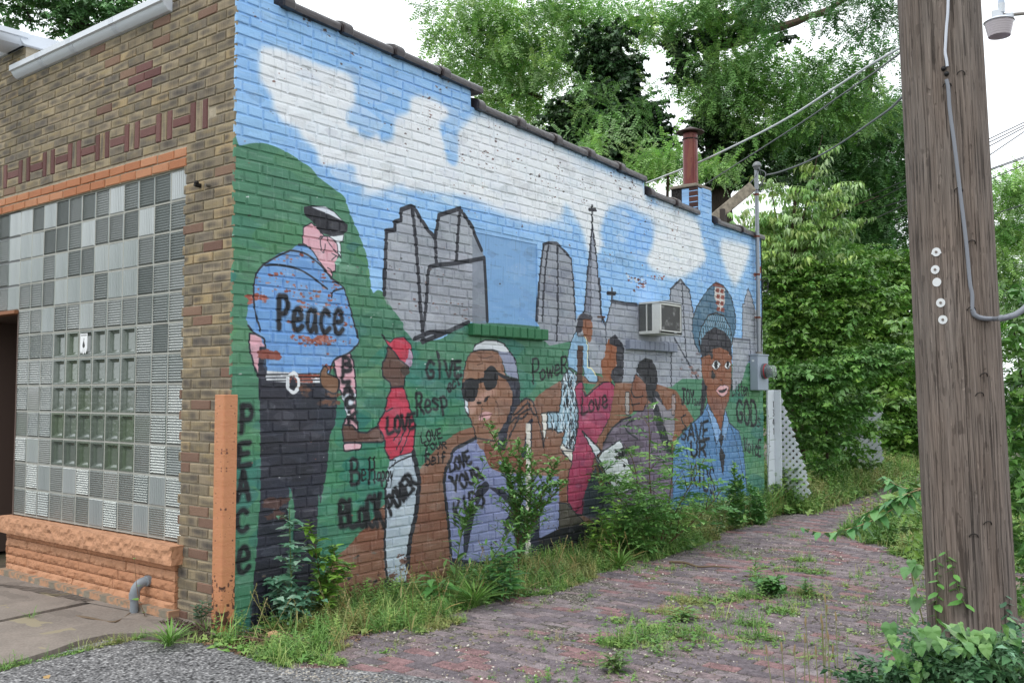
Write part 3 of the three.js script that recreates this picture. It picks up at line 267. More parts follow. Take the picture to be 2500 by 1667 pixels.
  T('Listen', [[7.148,1.491],[7.622,1.49],[7.153,1.692],[7.614,1.643]], 0.024, 1); T('2', [[7.494,1.377],[7.569,1.376],[7.496,1.436],[7.57,1.436]], 0.018); T('GOD', [[7.258,1.181],[7.877,1.09],[7.253,1.426],[7.862,1.423]], 0.045, 1); T('s', [[7.851,1.091],[7.981,1.088],[7.857,1.268],[7.987,1.266]], 0.022); T('VoicE', [[7.465,.811],[7.968,.7],[7.469,.961],[7.976,.921]], 0.03, 1);
  T('S', [[5.874,.998],[6.023,1.002],[5.886,1.103],[6.026,1.129]], 0.03, 1); T('AVE', [[6.023,.997],[6.568,.977],[6.026,1.138],[6.551,1.196]], 0.04, 1); T('UR', [[6.08,.795],[6.477,.795],[6.083,.961],[6.481,.966]], 0.045, 1); T('KIDS', [[6.084,.512],[6.705,.305],[6.088,.716],[6.669,.643]], 0.036, 1);
  L([[5.284,1.352],[5.34,1.398],[5.294,1.384]], 0.016, '#e6e6e0');
  // worn paint: dark specks on the upper courses, bare brick by the grille
  chips([[0.3, 3.6], [6.6, 3.1], [6.6, 3.7], [0.3, 4.2]], ['#4b3f3f', '#7a5750', '#5b4a48'], 1500, 0.006, 0.55); chips([[1.5, 2.9], [6.5, 2.8], [6.5, 3.5], [1.5, 3.9]], ['#5d4a48', '#7a5750'], 900, 0.005, 0.6);
  chips([[4.746,2.746],[5.606,2.802],[5.602,2.561],[4.948,2.537]], ['#7c3f36', '#5d302b', '#d9dde2', '#8d4a40'], 300, 0.009, 0.5); chips([[1.352,2.481],[2.277,2.579],[2.349,2.119],[1.508,2.068]], ['#6d5450', '#8d6a60', '#5d5558'], 200, 0.006, 0.57); chips([[5.726,1.962],[6.397,1.985],[6.306,1.681],[5.721,1.722]], ['#6d6a70', '#8a6a66'], 120, 0.012, 0.55);
  chips([[0, 0], [8, 0], [8, 0.35], [0, 0.35]], ['#3a3432', '#54443c', '#6d6258'], 700, 0.007, 0.55); chips([[0, 0.3], [8, 0.3], [8, 2.6], [0, 2.6]], ['#33413c', '#5d5a58', '#c7cbc8'], 420, 0.004, 0.62); chips([[7.86, 2.9], [8.06, 2.9], [8.06, 3.2], [7.86, 3.2]], ['#9c4a3a'], 40, 0.02, 0.3);
  // brush drag, thin spots and drips in the paint
  for (let k = 0; k < 1400; k++) { const x = mr() * 8.1, y = mr() * 4.2, e = 0.03 + mr() * 0.09; g.globalAlpha = 0.03 + mr() * 0.07; F(mr() < 0.55 ? '#ffffff' : '#3a4048', [[x - e, y], [x, y + e * 0.5], [x + e, y + e * 0.1], [x + e * 0.3, y - e * 0.5]]); }
  for (let k = 0; k < 11000; k++) { const x = mr() * 8.1, y = mr() * 4.2, l = 0.02 + mr() * 0.14, v = mr() < 0.3; g.globalAlpha = 0.04 + mr() * 0.08; L([[x, y], v ? [x + (mr() - 0.5) * 0.01, y - l] : [x + l, y + (mr() - 0.5) * 0.012]], 0.003 + mr() * 0.01, mr() < 0.5 ? '#ffffff' : '#20242a', 0); }
  g.globalAlpha = 1; chips([[0, 0], [8, 0], [8, 4], [0, 4.2]], ['#e4e6e6', '#4a4642', '#8a5a4c'], 1500, 0.0035, 0.56);
  g.setTransform(1, 0, 0, 1, 0, 0);
}
const muralMap = canvas(2048, 1088, paintMural);
const paintRelief = pixels(512, 512, (u, v) => 255 * (0.65 * noise.fbm(u * 32, v * 32, 3) + 0.35 * noise(u * 200, v * 200)), false);
const muralMat = mat(0xffffff, 0.62, { map: muralMap, bumpMap: again(paintRelief, 12, 6.5), bumpScale: 0.0035 });
const muralUV = (a, b) => [Math.max(a, 0.012) / MW, (b * MPX) / 1088];
// ------------------------------------------------------------------ the building: front wall on z = 0 (to -x), painted side wall on x = 0 (to -z)
const building = thing('brick_building', 'low buff brick building with a painted mural along its alley wall', 'building');
const TOP = [[0, 4.5], [0.3, 4.5], [0.301, 4.16], [2.33, 4.075], [2.335, 3.925], [5.14, 3.785], [5.145, 3.645], [6.33, 3.6], [6.331, 3.925], [6.69, 3.925], [6.691, 3.55], [8.06, 3.53]];
const topAt = (u) => { for (let i = 1; i < TOP.length; i++) if (u <= TOP[i][0]) return lerp(TOP[i - 1][1], TOP[i][1], (u - TOP[i - 1][0]) / (TOP[i][0] - TOP[i - 1][0])); return 3.5; };
const COURSE = 0.0746, ROW0 = 0.0538 - 0.0746;
const WIN = { u0: 2.355, u1: 3.25, v0: 2.09, v1: 2.865 }, VENT = { u0: 4.985, u1: 5.46, v0: 2.12, v1: 2.52 };
const r3 = rng(31);
const sideShape = new THREE.Shape([[0.22, -0.2], [8.06, -0.2], ...TOP.slice(1).reverse(), [0.22, 4.5]].map((p) => new THREE.Vector2(p[0], p[1] - 0.012)));
sideShape.holes.push(new THREE.Path([[WIN.u0, WIN.v0], [WIN.u1, WIN.v0], [WIN.u1, WIN.v1], [WIN.u0, WIN.v1]].map((p) => new THREE.Vector2(...p))));
const sideG = uvBy(flat(new THREE.ExtrudeGeometry(sideShape, { depth: 0.2, bevelEnabled: false })).translate(0, 0, -0.2075), muralUV), cornerG = uvBy(flat(new THREE.BoxGeometry(0.21, 4.6, 0.012)).translate(0.1185, 2.2, -0.0128), muralUV);
const sideWall = mesh('side_wall', [sideG, cornerG], muralMat, building); sideWall.rotation.y = Math.PI / 2; sideWall.userData.label = 'painted brick side wall carrying the mural';
{ // every brick of the painted wall: the 300 that show largest on their own, the others joined
  const all = [];
  for (let row = 0; row < 62; row++) {
    const y0 = ROW0 + row * COURSE; let x = -[0.0, 0.112, 0.03, 0.15][row % 4] + (r3() - 0.5) * 0.02, head = row % 6 === 3;
    while (x < 8.06) {
      const w = (head ? 0.104 : 0.212) + (r3() - 0.5) * 0.012; let a = Math.max(x, 0), b = Math.min(x + w, 8.06); x += w + 0.0105; if (r3() < 0.06) head = !head;
      const y = y0 + 0.0045 + (r3() - 0.5) * 0.003; let h = COURSE - 0.0105 + (r3() - 0.5) * 0.002;
      const t = Math.min(topAt(a + 0.002), topAt(b - 0.002)); if (y + h * 0.45 > t) continue; h = Math.min(h, t - y);
      const cut = [WIN, VENT].find((q) => b > q.u0 && a < q.u1 && y + h > q.v0 + 0.01 && y < q.v1 - 0.01);
      if (cut) { if (a < cut.u0 - 0.03) b = Math.min(b, cut.u0); else if (b > cut.u1 + 0.03) a = Math.max(a, cut.u1); else continue; }
      if (y + h > WIN.v1 && y < WIN.v1 && b > WIN.u0 && a < WIN.u1) continue;
      if (b - a < 0.03) continue;
      const g = brickGeo(a, y, b - a, h, { proud: 0.0005 + (r3() - 0.3) * 0.003, bevel: 0.0065, jit: 0.0026, base: -0.014, r: r3, uv: muralUV, tilt: 0.0022 });
      all.push([Math.hypot(a + 3.7, y - 1.5), g]);
    }
  }
  all.sort((a, b) => a[0] - b[0]);
  all.slice(0, 300).forEach(([, g]) => mesh('brick', g, muralMat, sideWall));
  tag(mesh('brick_course', join(all.slice(300).map((a) => a[1])), muralMat, sideWall), null, null, null, 'stuff');
}
// boarded window with its brick sill, sill under the air conditioner
mesh('window_board', uvBy(flat(new THREE.BoxGeometry(WIN.u1 - WIN.u0, WIN.v1 - WIN.v0, 0.02)).translate((WIN.u0 + WIN.u1) / 2, (WIN.v0 + WIN.v1) / 2, -0.024), muralUV), mat('#dbe0e6', 0.7, { map: muralMap, bumpMap: again(grainMap, 60, 2), bumpScale: 0.002 }), sideWall).userData.label = 'blue painted window board';
function sill(u0, u1, v0, v1, color, name) {
  const n = Math.round((u1 - u0) / 0.104), w = (u1 - u0) / n, m = mat(color, 0.7, { bumpMap: again(grainMap, 3, 3), bumpScale: 0.004 });
  const core = mesh(name, new THREE.BoxGeometry(u1 - u0 - 0.01, v1 - v0 - 0.012, 0.07).translate((u0 + u1) / 2, (v0 + v1) / 2, 0.012), m, sideWall);
  for (let i = 0; i < n; i++) { const g = brickGeo(u0 + i * w + 0.002, v0, w - 0.006, v1 - v0, { proud: 0.062 + (r3() - 0.5) * 0.006, bevel: 0.008, jit: 0.002, base: -0.01, r: r3 }); mesh('brick', g, m, sideWall); }
  return core;
}
sill(2.3, 3.34, 1.992, 2.088, '#2f6d48', 'window_sill').userData.label = 'green painted brick sill'; sill(4.73, 5.72, 1.965, 2.06, '#82899a', 'window_sill').userData.label = 'grey painted brick sill';
// clay coping tiles along the stepped top
const glaze = mat('#2c2426', 0.28, { bumpMap: again(lumpMap, 2, 2), bumpScale: 0.006 });
for (const [u0, v0, u1, v1, n] of [[0.33, 4.165, 2.44, 4.078, 4], [2.35, 3.935, 5.13, 3.79, 5], [5.16, 3.655, 6.32, 3.605, 2], [6.7, 3.56, 8.1, 3.535, 2]]) for (let i = 0; i < n; i++) {
  const a = lerp(u0, u1, i / n), b = lerp(u0, u1, (i + 1) / n), ya = lerp(v0, v1, i / n), yb = lerp(v0, v1, (i + 1) / n), w = 0.32, L = Math.hypot(b - a, yb - ya);
  const prof = (k) => { const s = new THREE.Shape(); s.moveTo(0.035 * k, -0.02); s.quadraticCurveTo(0.045 * k, 0.03 * k, 0.0, 0.045 * k); s.quadraticCurveTo(-w / 2, 0.085 * k, -w, 0.045 * k); s.lineTo(-w - 0.03, -0.02); return s; };
  const ex = (k, d, bs) => new THREE.ExtrudeGeometry(prof(k), { depth: d, bevelEnabled: true, bevelSize: bs, bevelThickness: bs, bevelSegments: 2, curveSegments: 8 });
  const g = join([ex(1, L - 0.02, 0.004).translate(0, 0, -L), ex(1.4, 0.07, 0.01).translate(0, 0, -0.1)]).rotateX(Math.atan2(yb - ya, b - a));
  const t = mesh('coping_tile', g, glaze, building); t.position.set(0, ya + (r3() - 0.5) * 0.008, -a); t.material = glaze;
}
// chimney stump and the red flue pipe
{
  const tar = mat('#1d1b1c', 0.8, { bumpMap: again(lumpMap, 3, 3), bumpScale: 0.04 }), ch = mesh('chimney', new THREE.BoxGeometry(0.33, 0.5, 0.355).translate(-0.185, 3.685, -6.51), tar, building);
  for (let i = 0; i < 5; i++) mesh('brick', brickGeo(-0.115, 3.62 + i * 0.066, 0.11, 0.058, { proud: 0.004, base: -0.02, r: r3 }).translate(0, 0, -6.33), mat(['#4b2e29', '#3c2624', '#57342c'][i % 3], 0.85, { bumpMap: again(grainMap, 4, 4), bumpScale: 0.003 }), ch);
  mesh('chimney_cap', box(0.36, 0.04, 0.4, -0.185, 3.945, -6.51, 0.012), mat('#8d8578', 0.9, { bumpMap: grainMap, bumpScale: 0.005 }), ch);
  const rust = pixels(128, 256, (u, v) => { const n = noise.fbm(u * 16, v * 4, 3), s = noise.fbm(u * 40, v * 3 + 7, 2); return n > 0.6 ? [110, 58, 44] : [lerp(88, 118, s), lerp(36, 50, s), lerp(34, 44, s)]; });
  const fx = -0.165, fz = -6.47, fl = mesh('flue_pipe', new THREE.CylinderGeometry(0.086, 0.09, 0.66, 28, 1, true).translate(fx, 4.27, fz), mat(0xffffff, 0.36, { map: rust, metalness: 0.25 }), building);
  fl.userData.label = 'dark red metal flue pipe';
  mesh('seam', new THREE.BoxGeometry(0.008, 0.62, 0.012).rotateY(0.6).translate(fx + 0.075, 4.27, fz + 0.052), mat('#7a3632', 0.4), fl);
  mesh('band', new THREE.TorusGeometry(0.09, 0.008, 6, 28).rotateX(Math.PI / 2).translate(fx, 4.53, fz), mat('#2a1d1c', 0.5), fl); mesh('band', new THREE.TorusGeometry(0.097, 0.012, 6, 28).rotateX(Math.PI / 2).translate(fx, 3.975, fz), mat('#4a2522', 0.6), fl);
  mesh('rain_cap', [new THREE.ConeGeometry(0.165, 0.07, 28, 1).translate(fx, 4.655, fz), new THREE.CylinderGeometry(0.166, 0.166, 0.012, 28).translate(fx, 4.615, fz)], mat('#3a2926', 0.55, { metalness: 0.3 }), fl);
}
// ---- front wall
const BRK = canvas(1024, 1024, (g) => {                 // 8 x 16 faces of fired brick: tone, fire-darkened hearts, pitting
  const q = rng(5), pal = ['#a69679', '#9c8d72', '#ac9c81', '#92846d', '#b19b77', '#8b7e68', '#a19178', '#857a6a'], redp = ['#826555', '#896a59', '#785a4d', '#8d705d'], dk = ['#6c4643', '#744c48', '#66403d', '#78524e'], org = ['#c2835c', '#bd7c56', '#c68a66', '#b87752'];
  for (let r = 0; r < 16; r++) for (let c = 0; c < 8; c++) {
    const x = c * 128, y = r * 64, p = r < 10 ? pal : r < 12 ? redp : r < 14 ? dk : org; g.save(); g.beginPath(); g.rect(x, y, 128, 64); g.clip(); g.fillStyle = p[Math.floor(q() * p.length)]; g.fillRect(x, y, 128, 64);
    if (r < 10) { const n = 2 + q() * 4; for (let k = 0; k < n; k++) { g.globalAlpha = 0.12 + q() * 0.42; g.filter = 'blur(9px)'; g.fillStyle = q() < 0.75 ? '#3f3b3a' : '#a99467'; g.beginPath(); g.ellipse(x + 20 + q() * 88, y + 16 + q() * 32, 18 + q() * 40, 7 + q() * 14, (q() - 0.5) * 0.3, 0, 7); g.fill(); } g.filter = 'none'; for (let k = 0; k < 26; k++) { g.globalAlpha = 0.06 + q() * 0.12; g.fillStyle = q() < 0.5 ? '#2b2623' : '#c2ae86'; g.fillRect(x + q() * 128, y + q() * 20, 1 + q() * 2.5, 64); } }
    for (let k = 0; k < 160; k++) { g.globalAlpha = 0.1 + q() * 0.25; g.fillStyle = q() < 0.6 ? '#2f2926' : '#d2c4a4'; g.fillRect(x + q() * 128, y + q() * 64, 1 + q() * 2.2, 1 + q() * 1.6); }
    if (r >= 14) for (let k = 0; k < 5; k++) { g.globalAlpha = 0.5; g.strokeStyle = '#7d4526'; g.lineWidth = 0.8; g.beginPath(); let a = x + q() * 128, b = y + q() * 64; g.moveTo(a, b); for (let m = 0; m < 4; m++) g.lineTo(a += q() * 18 - 6, b += q() * 14 - 7); g.stroke(); }
    g.restore();
  }
});
const brkMat = mat(0xffffff, 0.82, { map: BRK, bumpMap: again(grainMap, 9, 18), bumpScale: 0.004 });
const bank = (lo, hi) => { const c = Math.floor(r3() * 8), r = lo + Math.floor(r3() * (hi - lo)); return [c / 8, 1 - (r + 1) / 16]; };
function faceUV(x, y, w, h, [cu, cv], upright) { return (a, b) => { let s = clamp((a - x) / w, 0.03, 0.97), t = clamp((b - y) / h, 0.05, 0.95); if (upright) [s, t] = [t, s]; return [cu + s / 8, cv + t / 16]; }; }
const frontParts = [], fBrick = (x, y, w, h, cell, o = {}) => frontParts.push([Math.hypot(x - 1.5, y - 2.2), brickGeo(x, y, w, h, { proud: (r3() - 0.4) * 0.004, bevel: 0.0045, jit: 0.0018, base: -0.016, r: r3, tilt: 0.0015, uv: faceUV(x, y, w, h, cell, o.upright) })]);
const mortar = mat(0xffffff, 0.95, { map: pixels(256, 256, (u, v) => { const n = noise.fbm(u * 32, v * 32, 4), s = noise(u * 220, v * 220); return [146 + 34 * n + 20 * s, 136 + 32 * n + 20 * s, 118 + 30 * n + 20 * s].map((x) => x - 10); }), bumpMap: grainMap, bumpScale: 0.006 });
const rectG = (x0, x1, y0, y1, z0, z1) => boxUV(new THREE.BoxGeometry(x1 - x0, y1 - y0, z1 - z0).translate((x0 + x1) / 2, (y0 + y1) / 2, (z0 + z1) / 2));
const frontWall = mesh('front_wall', [rectG(-0.552, -0.0125, -0.2, 4.48, -0.22, -0.009), rectG(-6.2, -0.552, 3.06, 4.2, -0.22, -0.009), rectG(-6.2, -3.02, 4.2, 4.5, -0.22, -0.009)], mortar, building);
frontWall.userData.label = 'buff and grey tapestry brick front wall';
const GATE = [3.282, 3.491], FC = 0.0698;                             // the band of dark red soldiers
for (let row = 0; row < 65; row++) {
  const y0 = 0.0014 + row * FC, y = y0 + 0.004, h = FC - 0.009; let x = -[0.0, 0.11][row % 2];
  const band = y > GATE[0] - 0.01 && y + h < GATE[1] + 0.01;
  for (let k = 0; k < 34; k++) {
    const w = 0.2135, b = Math.min(-0.002, -(-x) + 0), xr = x, xl = x - w; x -= w + 0.0105;
    let a = xl, e = Math.min(xr, -0.0015); if (row % 2 && k === 0) { a = -0.108; e = -0.0015; x = -0.1185; } if (e - a < 0.04) continue;
    if (y < 3.062) { if (a < -0.552) { if (e < -0.59) break; a = -0.552; } }
    else if (y < 3.2 && e < -0.552) break; else if (y < 3.2 && a < -0.552) a = -0.552;
    if (band && e < -0.215) break; if (band && a < -0.3) a = -0.3;
    if (y + h > 4.22 && e < -0.76 && e > -3.02) continue; if (y + h > 4.22 && a < -0.76 && e > -0.76) a = -0.76; if (y + h > 4.22 && a < -3.02 && e > -3.02) e = -3.02; if (y + h > 4.5 && e < -3) continue; if (y > 4.56) break; if (a < -4.4) break;
    const red = r3() < (y < 3 && row % 2 ? (k === 0 ? 0.15 : 0.35) : 0.05);
    const dia = [[-1.05, 3.885], [-0.94, 3.815], [-1.17, 3.815], [-1.05, 3.745]].some(([dx, dy]) => Math.abs((a + e) / 2 - dx) < 0.11 && Math.abs(y + h / 2 - dy) < 0.036);
    fBrick(a, y, e - a, h, dia ? bank(12, 14) : red ? bank(10, 12) : bank(0, 10));
  }
}
{ // soldier band: red, buff, red, then three stretchers; repeated to the left
  let x = -0.31; const y0 = GATE[0], H = GATE[1] - y0 - 0.006;
  while (x > -4.4) { for (const c of [1, 0, 1]) { fBrick(x - 0.062, y0 + 0.003, 0.058, H, c ? bank(12, 14) : bank(0, 10), { upright: true }); x -= 0.0705; } const w = 0.205; for (let i = 0; i < 3; i++) fBrick(x - w, y0 + 0.003 + i * FC, w, 0.061, i === 1 ? bank(12, 14) : bank(0, 10)); x -= w + 0.0105; }
}
for (let row = 0; row < 2; row++) { let x = -0.556 + (row ? 0 : 0.0); let k = 0; while (x > -4.4) { const w = k === 0 && row ? 0.14 : 0.205; fBrick(x - w, 3.064 + row * 0.0695, w, 0.06, bank(14, 16)); x -= w + 0.0125; k++; } }
frontParts.sort((a, b) => a[0] - b[0]);
frontParts.slice(0, 300).forEach(([, g]) => mesh('brick', g, brkMat, frontWall));
tag(mesh('brick_course', join(frontParts.slice(300).map((a) => a[1])), brkMat, frontWall), null, null, null, 'stuff');
mesh('anchor_bolt', [new THREE.CylinderGeometry(0.012, 0.016, 0.05, 8).rotateX(Math.PI / 2).translate(-0.375, 2.9, 0.02), new THREE.SphereGeometry(0.017, 8, 6).translate(-0.375, 2.915, 0.03)], mat('#26221f', 0.6, { metalness: 0.5 }), frontWall);
mesh('anchor_bolt', new THREE.CylinderGeometry(0.01, 0.012, 0.04, 8).rotateX(Math.PI / 2).translate(-0.265, 2.885, 0.015), mat('#6f6a62', 0.6, { metalness: 0.5 }), frontWall);
// white metal caps on the parapet
{
  const white = mat('#d5dae2', 0.42, { bumpMap: again(lumpMap, 1, 1), bumpScale: 0.004 }), prof = new THREE.Shape();
  prof.moveTo(-0.02, 0); prof.lineTo(0.02, 0); prof.quadraticCurveTo(0.055, 0.022, 0.06, 0.05); prof.lineTo(0.08, 0.055); prof.lineTo(0.08, 0.092); prof.lineTo(-0.28, 0.105); prof.lineTo(-0.28, 0);
  const mk = (x0, x1, y) => new THREE.ExtrudeGeometry(prof, { depth: x1 - x0, bevelEnabled: true, bevelSize: 0.004, bevelThickness: 0.004, bevelSegments: 1 }).applyMatrix4(new THREE.Matrix4().makeBasis(V3(0, 0, 1), V3(0, 1, 0), V3(-1, 0, 0))).translate(x1, y, 0);
  const c1 = mesh('parapet_cap', mk(-3.12, -0.77, 4.2), white, building); c1.userData.label = 'white metal cap along the low parapet';
  for (const x of [-1.45, -2.1, -2.62]) mesh('joint_cover', mk(x - 0.03, x + 0.03, 4.2), mat('#c9ced7', 0.45), c1).position.set(0, -0.003, 0.004);
  const c2 = mesh('parapet_cap', [mk(-6, -2.98, 4.47), mk(-0.7, 0, 4.47).rotateY(Math.PI / 2).translate(-3.04, 0, 0)], white, building);
}
// glass block window
{
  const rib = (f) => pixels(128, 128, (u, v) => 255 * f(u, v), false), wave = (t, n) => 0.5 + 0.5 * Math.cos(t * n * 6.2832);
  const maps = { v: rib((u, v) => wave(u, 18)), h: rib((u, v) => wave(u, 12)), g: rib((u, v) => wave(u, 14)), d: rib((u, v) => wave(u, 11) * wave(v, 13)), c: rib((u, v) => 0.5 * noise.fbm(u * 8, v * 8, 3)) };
  const tone = { v: ['#b2b7b7', '#a6acac', '#979d9d'], h: ['#828a89', '#929998', '#a0a6a5'], g: ['#7a8281', '#8a9190', '#979d9c'], d: ['#7a817d', '#8a908c', '#9a9f9b'], c: ['#566057', '#5f6860', '#586454'] };  // paler and darker greys per kind stand in for reflected, refracted sky
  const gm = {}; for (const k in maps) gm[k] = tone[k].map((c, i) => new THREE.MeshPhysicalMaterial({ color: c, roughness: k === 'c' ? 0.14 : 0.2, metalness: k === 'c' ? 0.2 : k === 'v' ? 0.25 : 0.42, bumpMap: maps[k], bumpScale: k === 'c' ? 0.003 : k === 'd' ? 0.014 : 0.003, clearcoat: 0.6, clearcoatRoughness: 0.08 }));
  const P = 0.2075, PV = 0.2117, x1 = -0.556, y0 = 0.515, q = rng(77), wall = mesh('glass_block_window', [rectG(-3.04, -0.552, 0.5, 3.062, -0.1, -0.05), rectG(-6.2, -3.04, 2.2, 3.062, -0.1, -0.028)], mat('#77787a', 0.85, { bumpMap: grainMap, bumpScale: 0.004 }), building);
  { const bars = []; for (let i = 0; i <= 12; i++) bars.push(rectG(-3.045, -0.552, y0 + i * PV - 0.006, y0 + i * PV + 0.006, -0.05, -0.0235), rectG(x1 - i * P - 0.006, x1 - i * P + 0.006, 0.505, 3.058, -0.05, -0.0232)); mesh('joint_grid', bars, mat('#a3a39c', 0.85, { bumpMap: grainMap, bumpScale: 0.004 }), wall); }
  const geo = {}, mk = (k) => geo[k] ??= (() => {       // block face: chamfered rim, and for the clear kind a dished pane
    const w = P - 0.011, h = PV - 0.011, ring = (i, z) => [[i, i, z], [w - i, i, z], [w - i, h - i, z], [i, h - i, z]], rs = k === 'c' ? [ring(0, -0.03), ring(0, -0.006), ring(0.005, 0), ring(0.014, 0), ring(0.022, -0.016), ring(0.04, -0.026)] : [ring(0, -0.03), ring(0, -0.006), ring(0.006, 0)], T = [];
    for (let a = 0; a + 1 < rs.length; a++) for (let i = 0; i < 4; i++) { const j = (i + 1) % 4; T.push(...rs[a][i], ...rs[a][j], ...rs[a + 1][j], ...rs[a][i], ...rs[a + 1][j], ...rs[a + 1][i]); }
    const l = rs.at(-1), N = { v: 9, h: 10, g: 11 }[k];
    if (N) for (let i = 0; i < N; i++) { // pressed ridges across the face
      const f = (t, s, z) => k === 'v' ? [lerp(l[0][0], l[1][0], t), lerp(l[0][1], l[2][1], s), z] : [lerp(l[0][0], l[1][0], s), lerp(l[0][1], l[2][1], t), z], a = i / N, b = (i + 0.5) / N, c = (i + 1) / N, zt = k === 'v' ? 0.006 : 0.0045, q = (p0, p1) => k === 'v' ? T.push(...f(p0[0], 0, p0[1]), ...f(p1[0], 0, p1[1]), ...f(p1[0], 1, p1[1]), ...f(p0[0], 0, p0[1]), ...f(p1[0], 1, p1[1]), ...f(p0[0], 1, p0[1])) : T.push(...f(p0[0], 0, p0[1]), ...f(p0[0], 1, p0[1]), ...f(p1[0], 1, p1[1]), ...f(p0[0], 0, p0[1]), ...f(p1[0], 1, p1[1]), ...f(p1[0], 0, p1[1]));
      q([a, -0.004], [b, zt]); q([b, zt], [c, -0.004]);
    } else T.push(...l[0], ...l[1], ...l[2], ...l[0], ...l[2], ...l[3]);
    const g = new THREE.BufferGeometry(); g.setAttribute('position', new THREE.Float32BufferAttribute(T, 3)); g.computeVertexNormals(); return uvBy(g, (a, b) => [a / w, b / h]);
  })();
  const PAT = ['vgvgghhvhhhv', 'vvghhvgggvhh', 'vvhvhgvvvghh', 'hhgvvvhvvghh', 'hgvhhvghgghh', 'hgccccccghgh', 'hhgccccccghh', 'gdgccccccghh', 'dggccccccdhh', 'gvdccccccdhg', 'dgvdvgdddgvg', 'dghdddvgdvdg'];
  for (let r = 0; r < 12; r++) for (let c = 0; c < 18; c++) {
    if (r > 3 && c > 11) continue; let k = c < 12 ? PAT[r][11 - c] : 'vgvhvg'[(c + r * 2) % 6];
    if (r >= 5 && r <= 9 && c >= 3 && c <= 8) k = 'c'; else if (k === 'c') k = 'g';
    if (r < 4 && r > -1 && c < 2) k = ['h', 'v', 'v', 'h'][r] === 'h' && c === 0 && r === 0 ? 'v' : k;
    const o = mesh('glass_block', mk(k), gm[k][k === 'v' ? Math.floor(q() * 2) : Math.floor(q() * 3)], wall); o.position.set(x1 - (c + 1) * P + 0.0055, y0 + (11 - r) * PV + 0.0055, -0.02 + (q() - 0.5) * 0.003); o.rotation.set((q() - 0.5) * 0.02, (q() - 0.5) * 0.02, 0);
  }
}
// rough orange stone sill and plinth
{
  const stoneM = (c) => mat(c, 0.88, { bumpMap: again(lumpMap, 2, 2), bumpScale: 0.03 }), sm = ['#b88463', '#bd8c6c', '#b17e5e'].map(stoneM), r = rng(8);
  const rock = (x0, x1, y0, y1, z, amp) => { const nx = Math.max(3, Math.round((x1 - x0) / 0.035)), ny = 4, g = new THREE.BoxGeometry(x1 - x0, y1 - y0, 0.14, nx, ny, 1).translate((x0 + x1) / 2, (y0 + y1) / 2, z - 0.07), p = g.attributes.position; for (let i = 0; i < p.count; i++) { const X = p.getX(i), Y = p.getY(i), Z = p.getZ(i), e = Math.min(X - x0, x1 - X, Y - y0, y1 - Y) < 0.004; if (Z > z - 0.01) p.setZ(i, Z + (e ? -0.004 : 0.003) + amp * (noise.fbm(X * 16 + 9, Y * 30 + 3, 3) - 0.4)); } const q = g.toNonIndexed(); q.computeVertexNormals(); return boxUV(q); };
  const plinth = mesh('plinth', rectG(-3.06, -0.55, -0.1, 0.42, -0.2, -0.02), mat('#a8714e', 0.9), building); plinth.userData.label = 'orange painted rough stone plinth';
  mesh('sill', rock(-3.1, -0.5, 0.372, 0.498, 0.09, 0.02), sm[1], building).userData.label = 'orange painted rock-faced stone sill';
  let y = 0.37; for (let row = 0; row < 5; row++) { const h = [0.05, 0.068, 0.068, 0.07, 0.072][row]; let x = -0.556 - r() * 0.05; let first = -0.556; while (first > -3.06) { const w = 0.34 + r() * 0.5, b = Math.max(first - w, -3.06); mesh('stone', rock(b + 0.002, first - 0.002, y - h + 0.003, y - 0.002, 0.02 + r() * 0.006, 0.016), sm[row % 3], plinth); first = b; } y -= h; }
  mesh('footing', uvBy(boxUV(new THREE.BoxGeometry(2.54, 0.07, 0.1, 30, 2, 1).translate(-1.8, 0.035, 0.03)), (a, b) => [a * 1.3, b * 1.3]), mat('#ffffff', 0.95, { map: pixels(256, 256, (u, v) => { const n = noise.fbm(u * 16 + 5, v * 16, 5); const q = clamp((n - 0.4) * 6, 0, 1); return [lerp(180, 132, q), lerp(138, 124, q), lerp(108, 110, q)]; }), bumpMap: lumpMap, bumpScale: 0.02 }), building);
}
{ // doorway at the left, mass and roof of the building
  const dr = mesh('doorway', [rectG(-4.4, -3.05, 0, 2.2, -1.45, -1.4), rectG(-3.06, -3.04, 0, 2.2, -1.4, -0.02), rectG(-4.4, -3.05, 2.19, 2.21, -1.4, -0.03), rectG(-4.42, -4.4, 0, 2.2, -1.4, -0.2)], mat('#5d4c44', 0.8), building);
  mesh('door', box(1.2, 2.14, 0.05, -3.7, 1.08, -1.3, 0.01), mat('#4a2024', 0.5), dr); mesh('lintel_board', box(1.4, 0.03, 0.09, -3.75, 2.195, -0.03), mat('#8a5a3c', 0.7), dr);
  mesh('roof', new THREE.BoxGeometry(10, 0.1, 7.7).translate(-5.25, 3.35, -4.1), mat('#4b4846', 0.95), building);
  mesh('rear_wall', rectG(-10.2, -0.22, -0.1, 3.5, -8.06, -7.86), brkMat.clone(), building).material = mat('#6b5148', 0.9); mesh('party_wall', [rectG(-10.2, -10, -0.1, 3.5, -7.86, -0.22), rectG(-10.2, -6.2, -0.1, 4.4, -0.22, -0.01), rectG(-6.2, -4.4, -0.1, 3.06, -0.22, -0.01)], mat('#7a6a55', 0.9), building);
}
